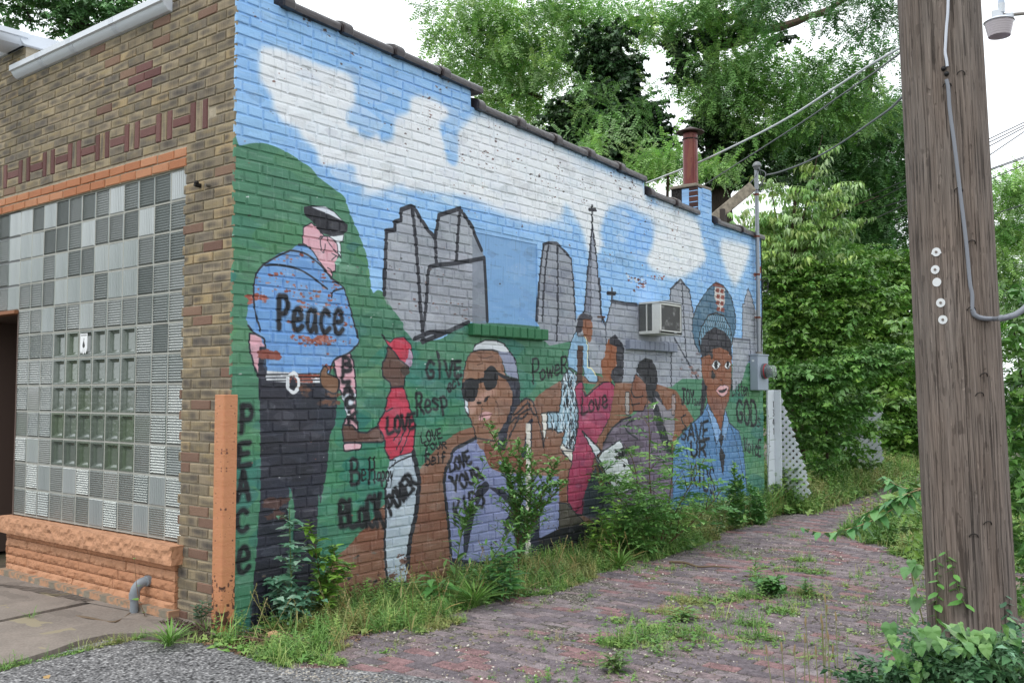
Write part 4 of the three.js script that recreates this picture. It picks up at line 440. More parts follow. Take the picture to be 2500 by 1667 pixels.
// ------------------------------------------------------------------ things on and beside the building
const grey = mat('#8c9299', 0.45, { metalness: 0.35, bumpMap: again(lumpMap, 2, 2), bumpScale: 0.004 }), steel = mat('#8f9498', 0.35, { metalness: 0.8 }), rusty = mat('#6a3a2a', 0.8), black = mat('#16171a', 0.6);
{ // orange steel angle on the corner
  const skin = pixels(64, 512, (u, v) => { const n = noise.fbm(u * 12, v * 60, 4), low = v < 0.22 ? 0.12 : 0; return n > 0.78 - low * 1.5 ? [84, 52, 40] : n > 0.745 - low ? [150, 94, 68] : [190, 126 + 6 * n, 90]; });
  const g = thing('corner_guard', 'orange painted steel guard strip covering the bottom of the building corner', 'corner guard', [0, 0, 0]);
  const m = mat(0xffffff, 0.5, { map: skin, bumpMap: again(lumpMap, 1, 8), bumpScale: 0.004 }), ub = (q) => uvBy(flat(q), (x, y, z) => [(x + z) * 3, y / 1.5]);
  mesh('front_flange', ub(box(0.1, 1.5, 0.014, -0.034, 0.75, 0.05, 0.005)), m, g); mesh('side_flange', ub(box(0.014, 1.5, 0.098, 0.0165, 0.75, 0.006, 0.005)), m, g); mesh('side_flange', ub(box(0.014, 1.5, 0.05, -0.077, 0.75, 0.024, 0.005)), m, g); mesh('top_plate', ub(box(0.1, 0.012, 0.05, -0.034, 1.49, 0.026, 0.004)), m, g);
}
{ // window air conditioner
  const t = thing('air_conditioner', 'white window air conditioner sticking out of the painted wall', 'air conditioner', [0, 2.13, -4.995]), W = 0.45, H = 0.335, D = 0.262, wh = mat('#d4d5d1', 0.5, { bumpMap: again(lumpMap, 2, 2), bumpScale: 0.003 });
  mesh('casing', [box(D, 0.022, W, D / 2, H - 0.011, -W / 2, 0.004), box(D, 0.03, W, D / 2, 0.015, -W / 2, 0.004), box(0.1, H - 0.05, 0.016, D - 0.052, H / 2, -0.008, 0.003), box(0.014, H - 0.05, 0.016, 0.094, H / 2, -0.008, 0.003), box(D, H - 0.05, 0.014, D / 2, H / 2, -W + 0.008, 0.003), box(0.018, H, 0.022, D - 0.009, H / 2, -0.012, 0.004), box(0.018, H, 0.022, D - 0.009, H / 2, -W + 0.011, 0.004), box(0.018, 0.03, W, D - 0.009, H - 0.02, -W / 2, 0.004), box(0.018, 0.035, W, D - 0.009, 0.02, -W / 2, 0.004)], wh, t);
  mesh('core', new THREE.BoxGeometry(D - 0.06, H - 0.06, W - 0.16).translate(D / 2 - 0.02, H / 2, -W / 2 - 0.03), mat('#6a6e70', 0.7), t);
  for (const [x0, x1] of [[0.01, 0.085], [0.103, 0.165]]) { const lv = []; for (let i = 0; i < 22; i++) lv.push(new THREE.BoxGeometry(x1 - x0, 0.0035, 0.014).rotateX(0.5).translate((x0 + x1) / 2, 0.035 + i * 0.0125, -0.012)); mesh('louvre', lv, mat('#8b8d8c', 0.5), t); }
  const fin = pixels(256, 256, (u, v) => { const w = Math.sin((u * 90 + 8 * noise(u * 6, v * 6)) * 6.283) * 0.5 + 0.5, d = noise.fbm(u * 6 + 3, v * 6, 4); return 40 + 50 * w + (d > 0.55 ? 55 * (d - 0.55) * 4 : 0); });
  mesh('condenser_screen', uvBy(flat(new THREE.PlaneGeometry(W - 0.04, H - 0.07, 12, 8).rotateY(Math.PI / 2)).translate(D - 0.012, H / 2, -W / 2), (x, y, z) => [-z / W, y / H]), mat(0xffffff, 0.55, { map: fin, metalness: 0.4, bumpMap: fin, bumpScale: 0.003 }), t);
  mesh('maker_plate', box(0.003, 0.012, 0.045, D + 0.0005, 0.02, -W + 0.14, 0.001), mat('#9a9ea2', 0.4), t);
}
{ // electricity meter
  const t = thing('electric_meter', 'grey electric meter box with a round glass meter at the far wall corner', 'electric meter', [0, 1.555, -7.655]), m = mat('#98a3b2', 0.5, { metalness: 0.2, bumpMap: lumpMap, bumpScale: 0.002 });
  mesh('meter_box', [box(0.112, 0.445, 0.31, 0.06, 0.222, -0.155, 0.008), box(0.13, 0.02, 0.33, 0.06, 0.445, -0.155, 0.005)], m, t);
  mesh('label_plate', box(0.03, 0.022, 0.003, 0.05, 0.37, 0.0015, 0.001), mat('#dfe3e6', 0.5), t);
  const dial = (r0, r1, h, x, mm, n) => mesh(n, new THREE.CylinderGeometry(r1, r0, h, 28).rotateZ(-Math.PI / 2).translate(x + h / 2, 0.24, -0.165), mm, t);
  dial(0.1, 0.1, 0.03, 0.116, mat('#6f7478', 0.4, { metalness: 0.6 }), 'collar'); dial(0.094, 0.094, 0.012, 0.146, mat('#a8323a', 0.5), 'red_ring'); dial(0.088, 0.084, 0.02, 0.158, mat('#5d6266', 0.4, { metalness: 0.6 }), 'collar');
  mesh('register', [box(0.02, 0.05, 0.1, 0.205, 0.255, -0.165, 0.003), box(0.02, 0.03, 0.1, 0.21, 0.205, -0.165, 0.003)], mat('#3b3f42', 0.6), t);
  mesh('glass_cover', new THREE.LatheGeometry([[0.076, 0], [0.076, 0.07], [0.066, 0.09], [0.03, 0.098], [0, 0.099]].map((p) => new THREE.Vector2(...p)), 28).rotateZ(-Math.PI / 2).translate(0.178, 0.24, -0.165), new THREE.MeshPhysicalMaterial({ color: '#e7eef0', roughness: 0.05, transmission: 0.85, thickness: 0, ior: 1.45 }), t);
}
{ // service mast up the far corner
  const t = thing('service_mast', 'grey metal conduit mast rising above the far wall corner', 'conduit', [0.055, 2.0, -7.82]);
  mesh('mast_pipe', new THREE.CylinderGeometry(0.026, 0.026, 2.42, 14).translate(0, 1.21, 0), mat('#8b9096', 0.4, { metalness: 0.6, bumpMap: again(lumpMap, 1, 6), bumpScale: 0.003 }), t);
  mesh('weatherhead', [new THREE.SphereGeometry(0.058, 14, 8, 0, 6.3, 0, 1.7).translate(0.01, 2.43, 0), new THREE.CylinderGeometry(0.05, 0.032, 0.05, 14).translate(0.01, 2.4, 0)], mat('#77797b', 0.5, { metalness: 0.5 }), t);
  for (const y of [0.48, 1.03, 1.52, 2.06]) mesh('strap', [new THREE.CylinderGeometry(0.03, 0.03, 0.025, 14).translate(0, y, 0), box(0.006, 0.022, 0.13, -0.02, y, 0, 0.002)], rusty, t);
  mesh('hub', new THREE.CylinderGeometry(0.036, 0.05, 0.05, 14).translate(0, 0.02, 0), mat('#6d6a64', 0.6), t);
  for (const [a, b, c] of [[0.1, 0.12, 0.1], [-0.08, 0.05, 0.12], [0.05, 0.2, -0.05]]) mesh('service_wire', tube([[0.03, 2.39, 0], [a + 0.08, 2.32 - c * 0.4, b], [a, 2.1, c * 1.5], [0.02, 2.12, 0.02]], 0.006, 20, 5), mat('#5b5f63', 0.5), t);
  const c2 = thing('black_cable', 'thin black cable running down beside the conduit mast', 'cable'); mesh('cable', tube([[0.03, 3.5, -7.98], [0.025, 2.9, -8.0], [0.03, 2.6, -7.99], [0.02, 2.05, -7.96]], 0.008, 20, 5), black, c2); mesh('coil', [new THREE.TorusGeometry(0.06, 0.006, 5, 20).rotateY(1.2).translate(0.05, 2.95, -8.05), new THREE.TorusGeometry(0.075, 0.006, 5, 20).rotateY(1.5).translate(0.05, 2.9, -8.05)], black, c2);
}
{ // timber brace and stub behind the parapet
  const wood = mat(0xffffff, 0.9, { map: pixels(64, 256, (u, v) => { const n = noise.fbm(u * 24, v * 3, 4); return [96 + 90 * n, 90 + 84 * n, 80 + 76 * n]; }) }), t = thing('timber_brace', 'weathered grey timber propped from the roof to the conduit mast', 'timber');
  const A = [[-.307,3.675,-7.241],[.122,4.112,-7.555]];
  mesh('timber', beam(A[0], A[1], 0.07, 0.13), wood, t); mesh('stub_post', box(0.12, 0.34, 0.1, ...[[-.201,3.656,-7.328]][0], 0.01), mat('#463f3b', 0.9), t);
}
{ // white board post with painted digits, lattice screens beyond
  const t = thing('white_post', 'white painted board post with black digits below the meter', 'post', [0.0, 0, -8.1]), m = mat('#cdd3da', 0.6, { bumpMap: again(grainMap, 1, 5), bumpScale: 0.003 });
  mesh('board', box(0.022, 1.62, 0.2, 0.03, 0.75, -0.1, 0.004), m, t); mesh('board', box(0.2, 1.62, 0.022, 0.025, 0.75, -0.215, 0.004), m, t);
  const digit = (c, y) => { const q = FONT[c], gs = q.map((a) => { const p = a.map(([x, yy]) => [0.042, y + yy * 0.085, -0.14 - x * 0.05]); return p.length === 2 ? tube(p, 0.005, 2, 4) : tube(p, 0.005, 14, 4); }); mesh('digit', gs, black, t); };
  [['1', 1.33], ['3', 1.22], ['4', 1.1], ['1', 0.98]].forEach((d) => digit(...d));
  const lattice = (name, label, outline, z, step, w, col) => { // crossing slats cut to the outline
    const L = thing(name, label, 'lattice', [0, 0, z], 'white lattice screens'), mm = mat(col, 0.6), xs = outline.map((p) => p[0]), ys = outline.map((p) => p[1]), x0 = Math.min(...xs), x1 = Math.max(...xs), y0 = Math.min(...ys), y1 = Math.max(...ys);
    for (const s of [1, -1]) for (let k = -40; k < 60; k++) { // clip a diagonal line against the outline by sampling
      let a = null, b = null; const c = k * step; for (let i = 0; i <= 200; i++) { const y = lerp(y0, y1, i / 200), x = s > 0 ? x0 + c + (y - y0) : x1 - c - (y - y0); if (inside(outline, x, y)) { a ??= [x, y]; b = [x, y]; } }
      if (!a || Math.hypot(a[0] - b[0], a[1] - b[1]) < 0.03) continue; mesh('slat', beam([...a, s * 0.006], [...b, s * 0.006], w, 0.008, V3(0, 0, 1)), mm, L);
    }
    return L;
  };
  lattice('lattice_panel', 'white diagonal lattice screen leaning right behind the white post', [[-.064,1.563],[.056,1.506],[.272,.912],[.394,.523],[.446,.22],[.376,.132],[-.085,.214]], -8.45, 0.092, 0.036, '#c9ced4');
  lattice('lattice_panel', 'far white lattice screen half hidden by green shrubs', [[-.893,.787],[-.541,1.358],[-.192,1.456],[-.08,1.25],[-.134,.734],[-.084,.369],[-.233,.179],[-.827,.262]], -13, 0.11, 0.055, '#b9bec6');
}
{ // grey vent elbow at the plinth
  const B = [[-.902,-.049],[-.906,.05],[-.778,.124]], t = thing('vent_pipe', 'grey plastic pipe elbow coming out of the orange plinth', 'pipe', [B[0][0], 0, 0.11]), m = mat('#7f868d', 0.5);
  mesh('elbow', [new THREE.CylinderGeometry(0.028, 0.028, 0.14, 16).translate(0, 0.07, 0), new THREE.TubeGeometry(new THREE.QuadraticBezierCurve3(V3(0, 0.13, 0), V3(0, 0.225, 0), V3(0.03, 0.225, -0.1)), 14, 0.033, 14)], m, t); mesh('coupling', new THREE.CylinderGeometry(0.036, 0.036, 0.04, 16).translate(0, 0.13, 0), m, t); mesh('coupling', new THREE.CylinderGeometry(0.037, 0.037, 0.03, 16).rotateX(Math.PI / 2).translate(0.03, 0.225, -0.08), m, t);
}
{ // warning sticker on the glass
  const cell = [-0.556 - 6 * 0.2075, 0.515 + 6 * 0.2117], tx = canvas(128, 192, (g, w, h) => { g.fillStyle = '#e6e8ea'; g.fillRect(0, 0, w, h); g.fillStyle = '#17181a'; g.font = 'bold 22px sans-serif'; g.textAlign = 'center'; g.fillText('WARNING', w / 2, 24); g.beginPath(); g.moveTo(64, 52); g.bezierCurveTo(60, 82, 38, 92, 44, 118); g.bezierCurveTo(50, 138, 80, 138, 86, 116); g.bezierCurveTo(88, 100, 70, 88, 70, 60); g.fill(); g.fillRect(62, 44, 12, 14); g.font = '9px sans-serif'; g.fillText('PROTECTED', w / 2, 152); g.fillStyle = '#77797c'; for (let i = 0; i < 2; i++) g.fillRect(28, 160 + i * 8, 72, 2); });
  const s = new THREE.Shape([[0, 0.03], [0.015, 0.005], [0.03, 0.02], [0.05, 0], [0.07, 0.018], [0.085, 0.003], [0.1, 0.03], [0.108, 0.05], [0.108, 0.16], [0, 0.16]].map((p) => new THREE.Vector2(...p)));
  const o = thing('warning_sticker', 'small white warning sticker with a black drop stuck on the clear glass blocks', 'sticker', [cell[0] - 0.155, cell[1] + 0.022, -0.006]); mesh('sticker_sheet', uvBy(flat(new THREE.ExtrudeGeometry(s, { depth: 0.0015, bevelEnabled: false })), (x, y) => [x / 0.108, y / 0.16]), mat(0xffffff, 0.5, { map: tx }), o);
}
// ------------------------------------------------------------------ utility pole, lamp, wires
{
  const [B, T2, R0, R1] = [[3.962,0,-1.774],[3.884,3.614,-1.704],.213,.204], H = 4.6, top = V3(...T2).sub(V3(...B)).multiplyScalar(H / (T2[1] - B[1])), r = rng(12);
  const wood = pixels(768, 1024, (u, v) => {
    const f = noise.fbm(u * 256, v * 24, 3), c = noise.fbm(u * 16 + 5, v * 5, 4), k = noise.fbm(u * 128 + 31 + 0.6 * noise(u * 8, v * 12), v * 14 + 11, 2), pit = noise(u * 128 + 9, v * 70), red = noise.fbm(u * 16, v * 12 + 40, 4);
    let s = 0.62 + 0.62 * (f - 0.5) + 0.3 * (c - 0.5); if (k > 0.69) s *= 0.66; if (k > 0.76) s *= 0.45; if (pit > 0.87) s *= 0.62; { const q = Math.round(u * 9 - 0.5), d = u - (q + 0.5) / 9 - 0.02 * Math.sin(q * 5); if (Math.abs(d) < 0.012 && Math.abs(d - 0.014 * (noise.fbm(v * 6 + q * 9, q, 3) - 0.5)) < 0.0012 && noise(q * 7, v * 4) > 0.35) s *= 0.22; }
    return [lerp(54, 150, s) + 3 * red, lerp(49, 140, s) - 3 * red, lerp(46, 133, s) - 7 * red];
  });
  const bump = pixels(512, 1024, (u, v) => { const f = noise.fbm(u * 256, v * 24, 3), k = noise.fbm(u * 96 + 31 + 0.6 * noise(u * 8, v * 12), v * 5 + 11, 2), pit = noise(u * 100 + 9, v * 60); return 255 * clamp(0.75 * f + 0.25 - (k > 0.68 ? 0.35 : 0) - (pit > 0.92 ? 0.25 : 0), 0, 1); }, false);
  const t = thing('utility_pole', 'thick weathered wooden utility pole in the right foreground', 'utility pole', B);
  const g = new THREE.CylinderGeometry(lerp(R0, R1, H / 3.53), R0 * 1.01, H, 72, 24, true), p = g.attributes.position; for (let i = 0; i < p.count; i++) { const y = p.getY(i) + H / 2, a = Math.atan2(p.getZ(i), p.getX(i)), k = 1 + 0.02 * (noise.fbm(Math.cos(a) * 3 + 9, Math.sin(a) * 3 + y * 0.3, 3) - 0.5) - (noise(Math.cos(a) * 14 + 40, Math.sin(a) * 14 + y * 0.15) > 0.78 ? 0.012 : 0); p.setXYZ(i, p.getX(i) * k + (top.x * y) / H, y, p.getZ(i) * k + (top.z * y) / H); } g.computeVertexNormals();
  mesh('pole_shaft', g, mat(0xffffff, 0.92, { map: wood, bumpMap: bump, bumpScale: 0.02 }), t);
  const off = (a, d = 0) => a.map(([x, y, z]) => { const q = V3(x - B[0] - top.x * y / H, 0, z - B[2] - top.z * y / H), l = q.length(); q.multiplyScalar((l + d) / l); return [q.x + top.x * y / H, y, q.z + top.z * y / H]; });
  const pipe = mat('#9aa0a8', 0.45), cond = mat('#7b7f88', 0.5);
  mesh('white_cable', tube(off([[3.977,3.553,-1.524],[3.973,3.458,-1.522],[3.966,3.386,-1.521],[3.96,3.295,-1.519],[3.958,3.255,-1.519],[3.964,3.203,-1.52],[3.965,3.181,-1.521]], 0.01), 0.0075, 40, 8), mat('#c4c9d4', 0.4), t);
  mesh('conduit', tube(off([...[[3.96,3.113,-1.52],[3.966,3.076,-1.522],[3.97,2.963,-1.526]], ...[[3.986,2.777,-1.532],[4.004,2.521,-1.545],[4.022,2.273,-1.556],[4.034,2.049,-1.565]], ...[[4.04,2.007,-1.568],[4.039,1.928,-1.567]]], 0.013), 0.0095, 60, 10), cond, t);
  mesh('conduit', tube([...off([[4.039,1.928,-1.567],[4.048,1.899,-1.573],[4.076,1.884,-1.599]], 0.014), ...off([[4.11,1.883,-1.65],[4.245,1.855,-1.209]], 0.016), ...[[4.391,1.814,-.638],[4.42,1.826,-.661],[4.445,1.847,-.679],[4.466,1.875,-.694]]].map((q, i) => i > 4 ? [q[0] - B[0], q[1], q[2] - B[2]] : q), 0.0125, 50, 10), cond, t);
  const stap = (c, s = 0.02, d = 0.004) => { const [[x, y, z]] = off([c], d), n = Math.atan2(x - top.x * y / H, z - top.z * y / H); mesh('staple', new THREE.TorusGeometry(s, 0.0028, 6, 14, Math.PI).rotateX(0.5).rotateY(n).translate(x, y, z), mat('#2a2523', 0.6, { metalness: 0.4 }), t); };
  for (const c of [...[[3.963,3.078,-1.521],[4.021,3.136,-1.554]], ...[[3.999,2.533,-1.541],[4.046,2.263,-1.572]], ...[[4.038,1.925,-1.567],[4.079,1.591,-1.601],[4.062,1.493,-1.583]], ...[[4.08,.852,-1.597],[4.023,.789,-1.565]]]) stap(c);
  const bolt = [[3.949,3.174,-1.517],[3.962,3.145,-1.521]]; for (const c of bolt) { const [[x, y, z]] = off([c], 0.006); mesh('bolt', new THREE.SphereGeometry(0.013, 8, 6).translate(x, y, z), mat('#29292b', 0.5, { metalness: 0.6 }), t); }
  // white washers nailed in a column
  const tags = [[3.891,2.231,-1.525],[3.883,2.141,-1.528],[3.889,2.076,-1.53]], more = [[3.905,1.969,-1.53],[3.913,1.882,-1.531]]; let n = 0;
  for (const c of [...tags, ...more]) { const [[x, y, z]] = off([c], 0.003), a = Math.atan2(x - top.x * y / H, z - top.z * y / H), q = mesh('tag_disc', new THREE.CylinderGeometry(0.0225, 0.0225, 0.0025, 26).rotateX(Math.PI / 2).rotateY(a).translate(x, y, z), mat('#d6d8da', 0.4, { metalness: 0.2 }), t); if (n !== 2) mesh('nail_head', new THREE.CylinderGeometry(0.006, 0.007, 0.006, 12).rotateX(Math.PI / 2).rotateY(a).translate(x + Math.sin(a) * 0.003, y, z + Math.cos(a) * 0.003), mat('#6e645e', 0.6), q); if (n === 0) mesh('tag_scrap', new THREE.CylinderGeometry(0.0255, 0.0255, 0.002, 20, 1, false, -1.6, 3.2).rotateX(-Math.PI / 2).rotateY(a).translate(x, y - 0.009, z), mat('#d6d8da', 0.45), q); n++; }
}
{ // yard light beyond the pole
  const [c] = [[3.158,5.15,-6.711]], t = thing('yard_light', 'white security light with a ribbed plastic shade hanging from an arm', 'lamp', c), r = (a) => a.map((p) => new THREE.Vector2(...p)), wh = mat('#c8cdd4', 0.5);
  const ribs = again(pixels(128, 64, (u, v) => 255 * (0.5 + 0.25 * Math.sin(u * 128 * 3.14) + 0.25 * Math.sin(v * 40 * 3.14)), false), 4, 1);
  mesh('shade', new THREE.LatheGeometry(r([[0.102, -0.085], [0.135, 0.06], [0.13, 0.06], [0.098, -0.083]]), 40), new THREE.MeshPhysicalMaterial({ color: '#cfc6cc', roughness: 0.35, transmission: 0.35, thickness: 0, bumpMap: ribs, bumpScale: 0.004 }), t);
  mesh('rim', new THREE.TorusGeometry(0.136, 0.006, 8, 40).rotateX(Math.PI / 2).translate(0, 0.062, 0), mat('#7b7a80', 0.4, { metalness: 0.5 }), t);
  mesh('reflector', new THREE.LatheGeometry(r([[0.135, 0.064], [0.09, 0.1], [0.05, 0.112], [0, 0.114]]), 32), wh, t); mesh('housing', [box(0.1, 0.075, 0.1, -0.01, 0.145, 0, 0.015), new THREE.CylinderGeometry(0.034, 0.03, 0.09, 18).translate(0.03, 0.19, 0.02)], wh, t);
  mesh('photocell', new THREE.CylinderGeometry(0.03, 0.03, 0.05, 18).translate(0.03, 0.245, 0.02), mat('#b4c0d2', 0.4), t); mesh('lamp_bulb', new THREE.SphereGeometry(0.035, 14, 10).translate(0, 0.02, 0), mat('#e2e6ee', 0.3), t);
  const arm = [[0.04, 0.13, -0.02], [0.1, 0.13, -0.06], [0.5, 0.17, -0.35], [1.2, 0.22, -0.9]]; mesh('arm', tube(arm, 0.018, 20, 10), mat('#8f8a86', 0.5, { metalness: 0.4 }), t); mesh('bracket', box(0.09, 0.05, 0.06, 0.08, 0.115, -0.04, 0.01), wh, t);
}
function wire(label, a, r, c, sag = 0) { const t = thing('overhead_wire', label, 'wire'); if (sag) a = [a[0], [(a[0][0] + a[1][0]) / 2, (a[0][1] + a[1][1]) / 2 - sag, (a[0][2] + a[1][2]) / 2], a[1]]; mesh('cable', tube(a, r, 40, 6), mat(c, 0.5), t); return t; }
wire('thick pale overhead wire passing behind the red flue pipe', [[3.223,4.056,-3.499],[2.957,4.254,-4.128],[2.532,4.331,-4.637],[1.979,4.287,-5.052],[1.511,4.314,-5.531],[1.013,4.341,-5.985],[.433,4.333,-6.376],[-.209,4.3,-6.719],[-.822,4.311,-7.081],[-1.379,4.352,-7.488]], 0.012, '#c2c6c8');
wire('dark overhead wire just below the pale one', [[3.222,4.032,-3.5],[2.893,4.285,-4.342],[2.433,4.412,-5.087],[1.926,4.514,-5.796],[1.328,4.533,-6.439],[.577,4.443,-6.966],[-.125,4.4,-7.529],[-.681,4.471,-8.201],[-1.351,4.442,-8.789]], 0.009, '#5d6164');
wire('twisted service wire ending at the conduit mast', [[3.511,3.399,-2.491],[3.223,3.582,-3.243],[2.915,3.733,-3.98],[2.518,3.827,-4.651],[2.092,3.897,-5.3],[1.639,3.964,-5.926],[1.157,4.04,-6.529],[.648,4.132,-7.11],[.224,4.281,-7.754]], 0.01, '#585c5f');
{ const far = [[[[1.429,4.431,-9.741],[-.353,5.65,-15.505],[-3.318,6.24,-20.362],[-7.379,6.449,-24.364]], 'upper of the thin dark wires crossing the trees left of the pole'], [[[1.426,4.361,-9.744],[-.35,5.557,-15.515],[-3.151,6.108,-20.506],[-6.297,6.558,-25.227]], 'second thin dark wire from the top crossing the trees left of the pole'], [[[1.428,4.161,-9.76],[-.353,5.271,-15.532],[-2.981,6.064,-20.646],[-6.189,6.612,-25.31]], 'third thin wire from the top crossing the trees left of the pole'], [[[1.427,4.114,-9.762],[-.356,5.186,-15.536],[-3.515,5.514,-20.255],[-6.844,6.016,-24.825]], 'fourth thin dark wire from the top crossing the trees left of the pole'], [[[1.421,3.95,-9.769],[-.91,5.299,-17.439],[-4.545,6.056,-24.102]], 'lowest thin wire crossing the trees left of the pole']]; for (const [a, l] of far) wire(l, a, 0.012, '#3a3d40');
  const rr = [[[[2.01,5.206,-11.44],[2.418,5.448,-11.751],[2.622,5.565,-11.906]], 'topmost thick wire right of the pole'], [[[2.008,5.156,-11.442],[2.417,5.406,-11.753],[2.621,5.531,-11.908]], 'second wire from the top right of the pole'], [[[2.006,5.097,-11.444],[2.416,5.373,-11.754],[2.62,5.506,-11.909]], 'third wire from the top right of the pole'], [[[2.002,4.964,-11.45],[2.414,5.311,-11.757],[2.619,5.481,-11.91]], 'thin pale wire below three others right of the pole'], [[[2.008,4.772,-11.469],[2.401,4.95,-11.772],[2.604,5.047,-11.928]], 'upper wire of the close pair right of the pole'], [[[2.008,4.755,-11.469],[2.401,4.93,-11.773],[2.603,5.022,-11.93]], 'lower wire of the close pair right of the pole'], [[[2.016,4.63,-11.485],[2.397,4.83,-11.777],[2.6,4.93,-11.933]], 'wire just above the treetops right of the pole'], [[[2.051,4.129,-11.549],[2.377,4.254,-11.802],[2.579,4.329,-11.959]], 'lowest wire crossing the trees right of the pole']]; for (const [a, l] of rr) wire(l, a, 0.007, '#33373c'); }
// ------------------------------------------------------------------ ground, sidewalk, asphalt, brick alley
const soilMap = pixels(512, 512, (u, v) => { const n = noise.fbm(u * 16, v * 16, 5), g = noise(u * 250, v * 250), m = noise.fbm(u * 8 + 60, v * 8 + 20, 4); return [lerp(64, 104, n) + 26 * (g - 0.5), lerp(56, 92, n) + 24 * (g - 0.5) + (m > 0.55 ? 6 : 0), lerp(46, 76, n) + 20 * (g - 0.5)]; });
structure('ground', uvBy(flat(new THREE.PlaneGeometry(500, 500, 1, 1).rotateX(-Math.PI / 2)).translate(0, -0.034, 0), (x, y, z) => [x * 0.6, z * 0.6]), mat(0xffffff, 0.97, { map: soilMap, bumpMap: soilMap, bumpScale: 0.012 }));
const speck = (seed, a, b, hi) => { const r = makeNoise(seed); return (u, v) => { const g = r(u * 250, v * 250), h = r(u * 128 + 40, v * 128), n = r.fbm(u * 8, v * 8, 4); let s = 0.35 * g + 0.5 * h + 0.25 * n - 0.05; const c = a.map((x, i) => lerp(x, b[i], clamp(s, 0, 1))); return h > 0.74 ? c.map((x) => x + hi) : h < 0.25 ? c.map((x) => x * 0.5) : c; }; };
const asphaltMap = pixels(1024, 1024, speck(21, [64, 64, 67], [152, 150, 149], 42)), asphaltMat = mat(0xffffff, 0.92, { map: asphaltMap, bumpMap: asphaltMap, bumpScale: 0.02 });
const mUV = (g, k, o = 0) => uvBy(flat(g), (x, y, z) => [x * k + o, z * k + o]);
structure('asphalt_apron', mUV(poly([...[[-.022,1.489],[-.191,1.288],[-.261,1.118],[-.308,.949],[-.378,.761],[-.401,.558],[-.197,.447],[.003,.365],[.107,.255],[.256,.174],[.413,.162],[.572,.157],[.713,.186],[.92,.277],[1.012,.225],[1.135,.115],[1.376,.017],[1.621,-.067],[1.883,-.12]], [3.2, 0.1], [6, 0.3], [9, 2], [9, 7], [-14, 7], [-14, 1.6]], -0.03, 0.006), 0.7), asphaltMat);
structure('street', mUV(poly([[-40, 7], [40, 7], [40, 13], [-40, 13]], -0.03, 0.0), 0.5, 0.3), mat('#6b6b6c', 0.95)); structure('far_lawn', mUV(poly([[-60, 13.1], [60, 13.1], [60, 60], [-60, 60]], -0.03, 0.03), 0.5), mat('#55703a', 0.98));
const slabMap = pixels(512, 512, (u, v) => { const n = noise.fbm(u * 8 + 11, v * 8, 5), g = noise(u * 250, v * 250), s = noise.fbm(u * 5 + 90, v * 9 + 30, 4); let c = [lerp(116, 146, n), lerp(108, 135, n), lerp(101, 126, n)].map((x) => x + 18 * (g - 0.5)); if (s > 0.74) c = [146, 136, 114]; if (s < 0.28) c = c.map((x) => x * 0.9); return c; }), slabMat = mat(0xffffff, 0.93, { map: slabMap, bumpMap: again(slabMap, 1, 1), bumpScale: 0.01 });
const walk = structure('sidewalk', mUV(poly([...[[-2.774,.312],[-1.352,.898],[-1.464,.144],[-1.457,-.184]], [-0.6, 0.07], [-3.4, 0.07]], -0.03, 0.024), 0.55), slabMat); // far slab, then the near one as a panel of its own
mesh('slab', mUV(poly([...[[-1.298,.973],[-1.398,.163],[-1.379,-.208],[-.652,-.108],[-.278,.034],[-.225,.223],[-.333,.367],[-.472,.52],[-.466,.716],[-.373,.918],[-.324,1.089],[-.294,1.244],[-.182,1.424]]], -0.03, 0.02), 0.45, 0.37), slabMat, walk);
// brick alley: rows laid across, nearest bricks single
const EDGE = [[1, 1.0], [0.2, 0.98], [-0.94, 0.86], [-2.56, 0.74], [-5.09, 0.5], [-7, 0.35], [-9.8, 0.05], [-15, -0.55], [-30, -3]];
const edgeAt = (z) => { for (let i = 1; i < EDGE.length; i++) if (z >= EDGE[i][0]) return lerp(EDGE[i - 1][1], EDGE[i][1], (z - EDGE[i - 1][0]) / (EDGE[i][0] - EDGE[i - 1][0])); return -3; };
const alley = structure('brick_alley', mUV(poly([[0.45, 0.4], [5.6, 0.4], [5.6, -6], [2.6, -8], [1.8, -16], [-1.4, -24], [-3.2, -24], [-1.0, -15], [-0.3, -9.8], [0.2, -6]], -0.03, -0.0075), 0.8, 0.2), mat(0xffffff, 0.97, { map: pixels(512, 512, speck(23, [60, 55, 50], [122, 115, 106], 60)), bumpMap: soilMap, bumpScale: 0.012 }));
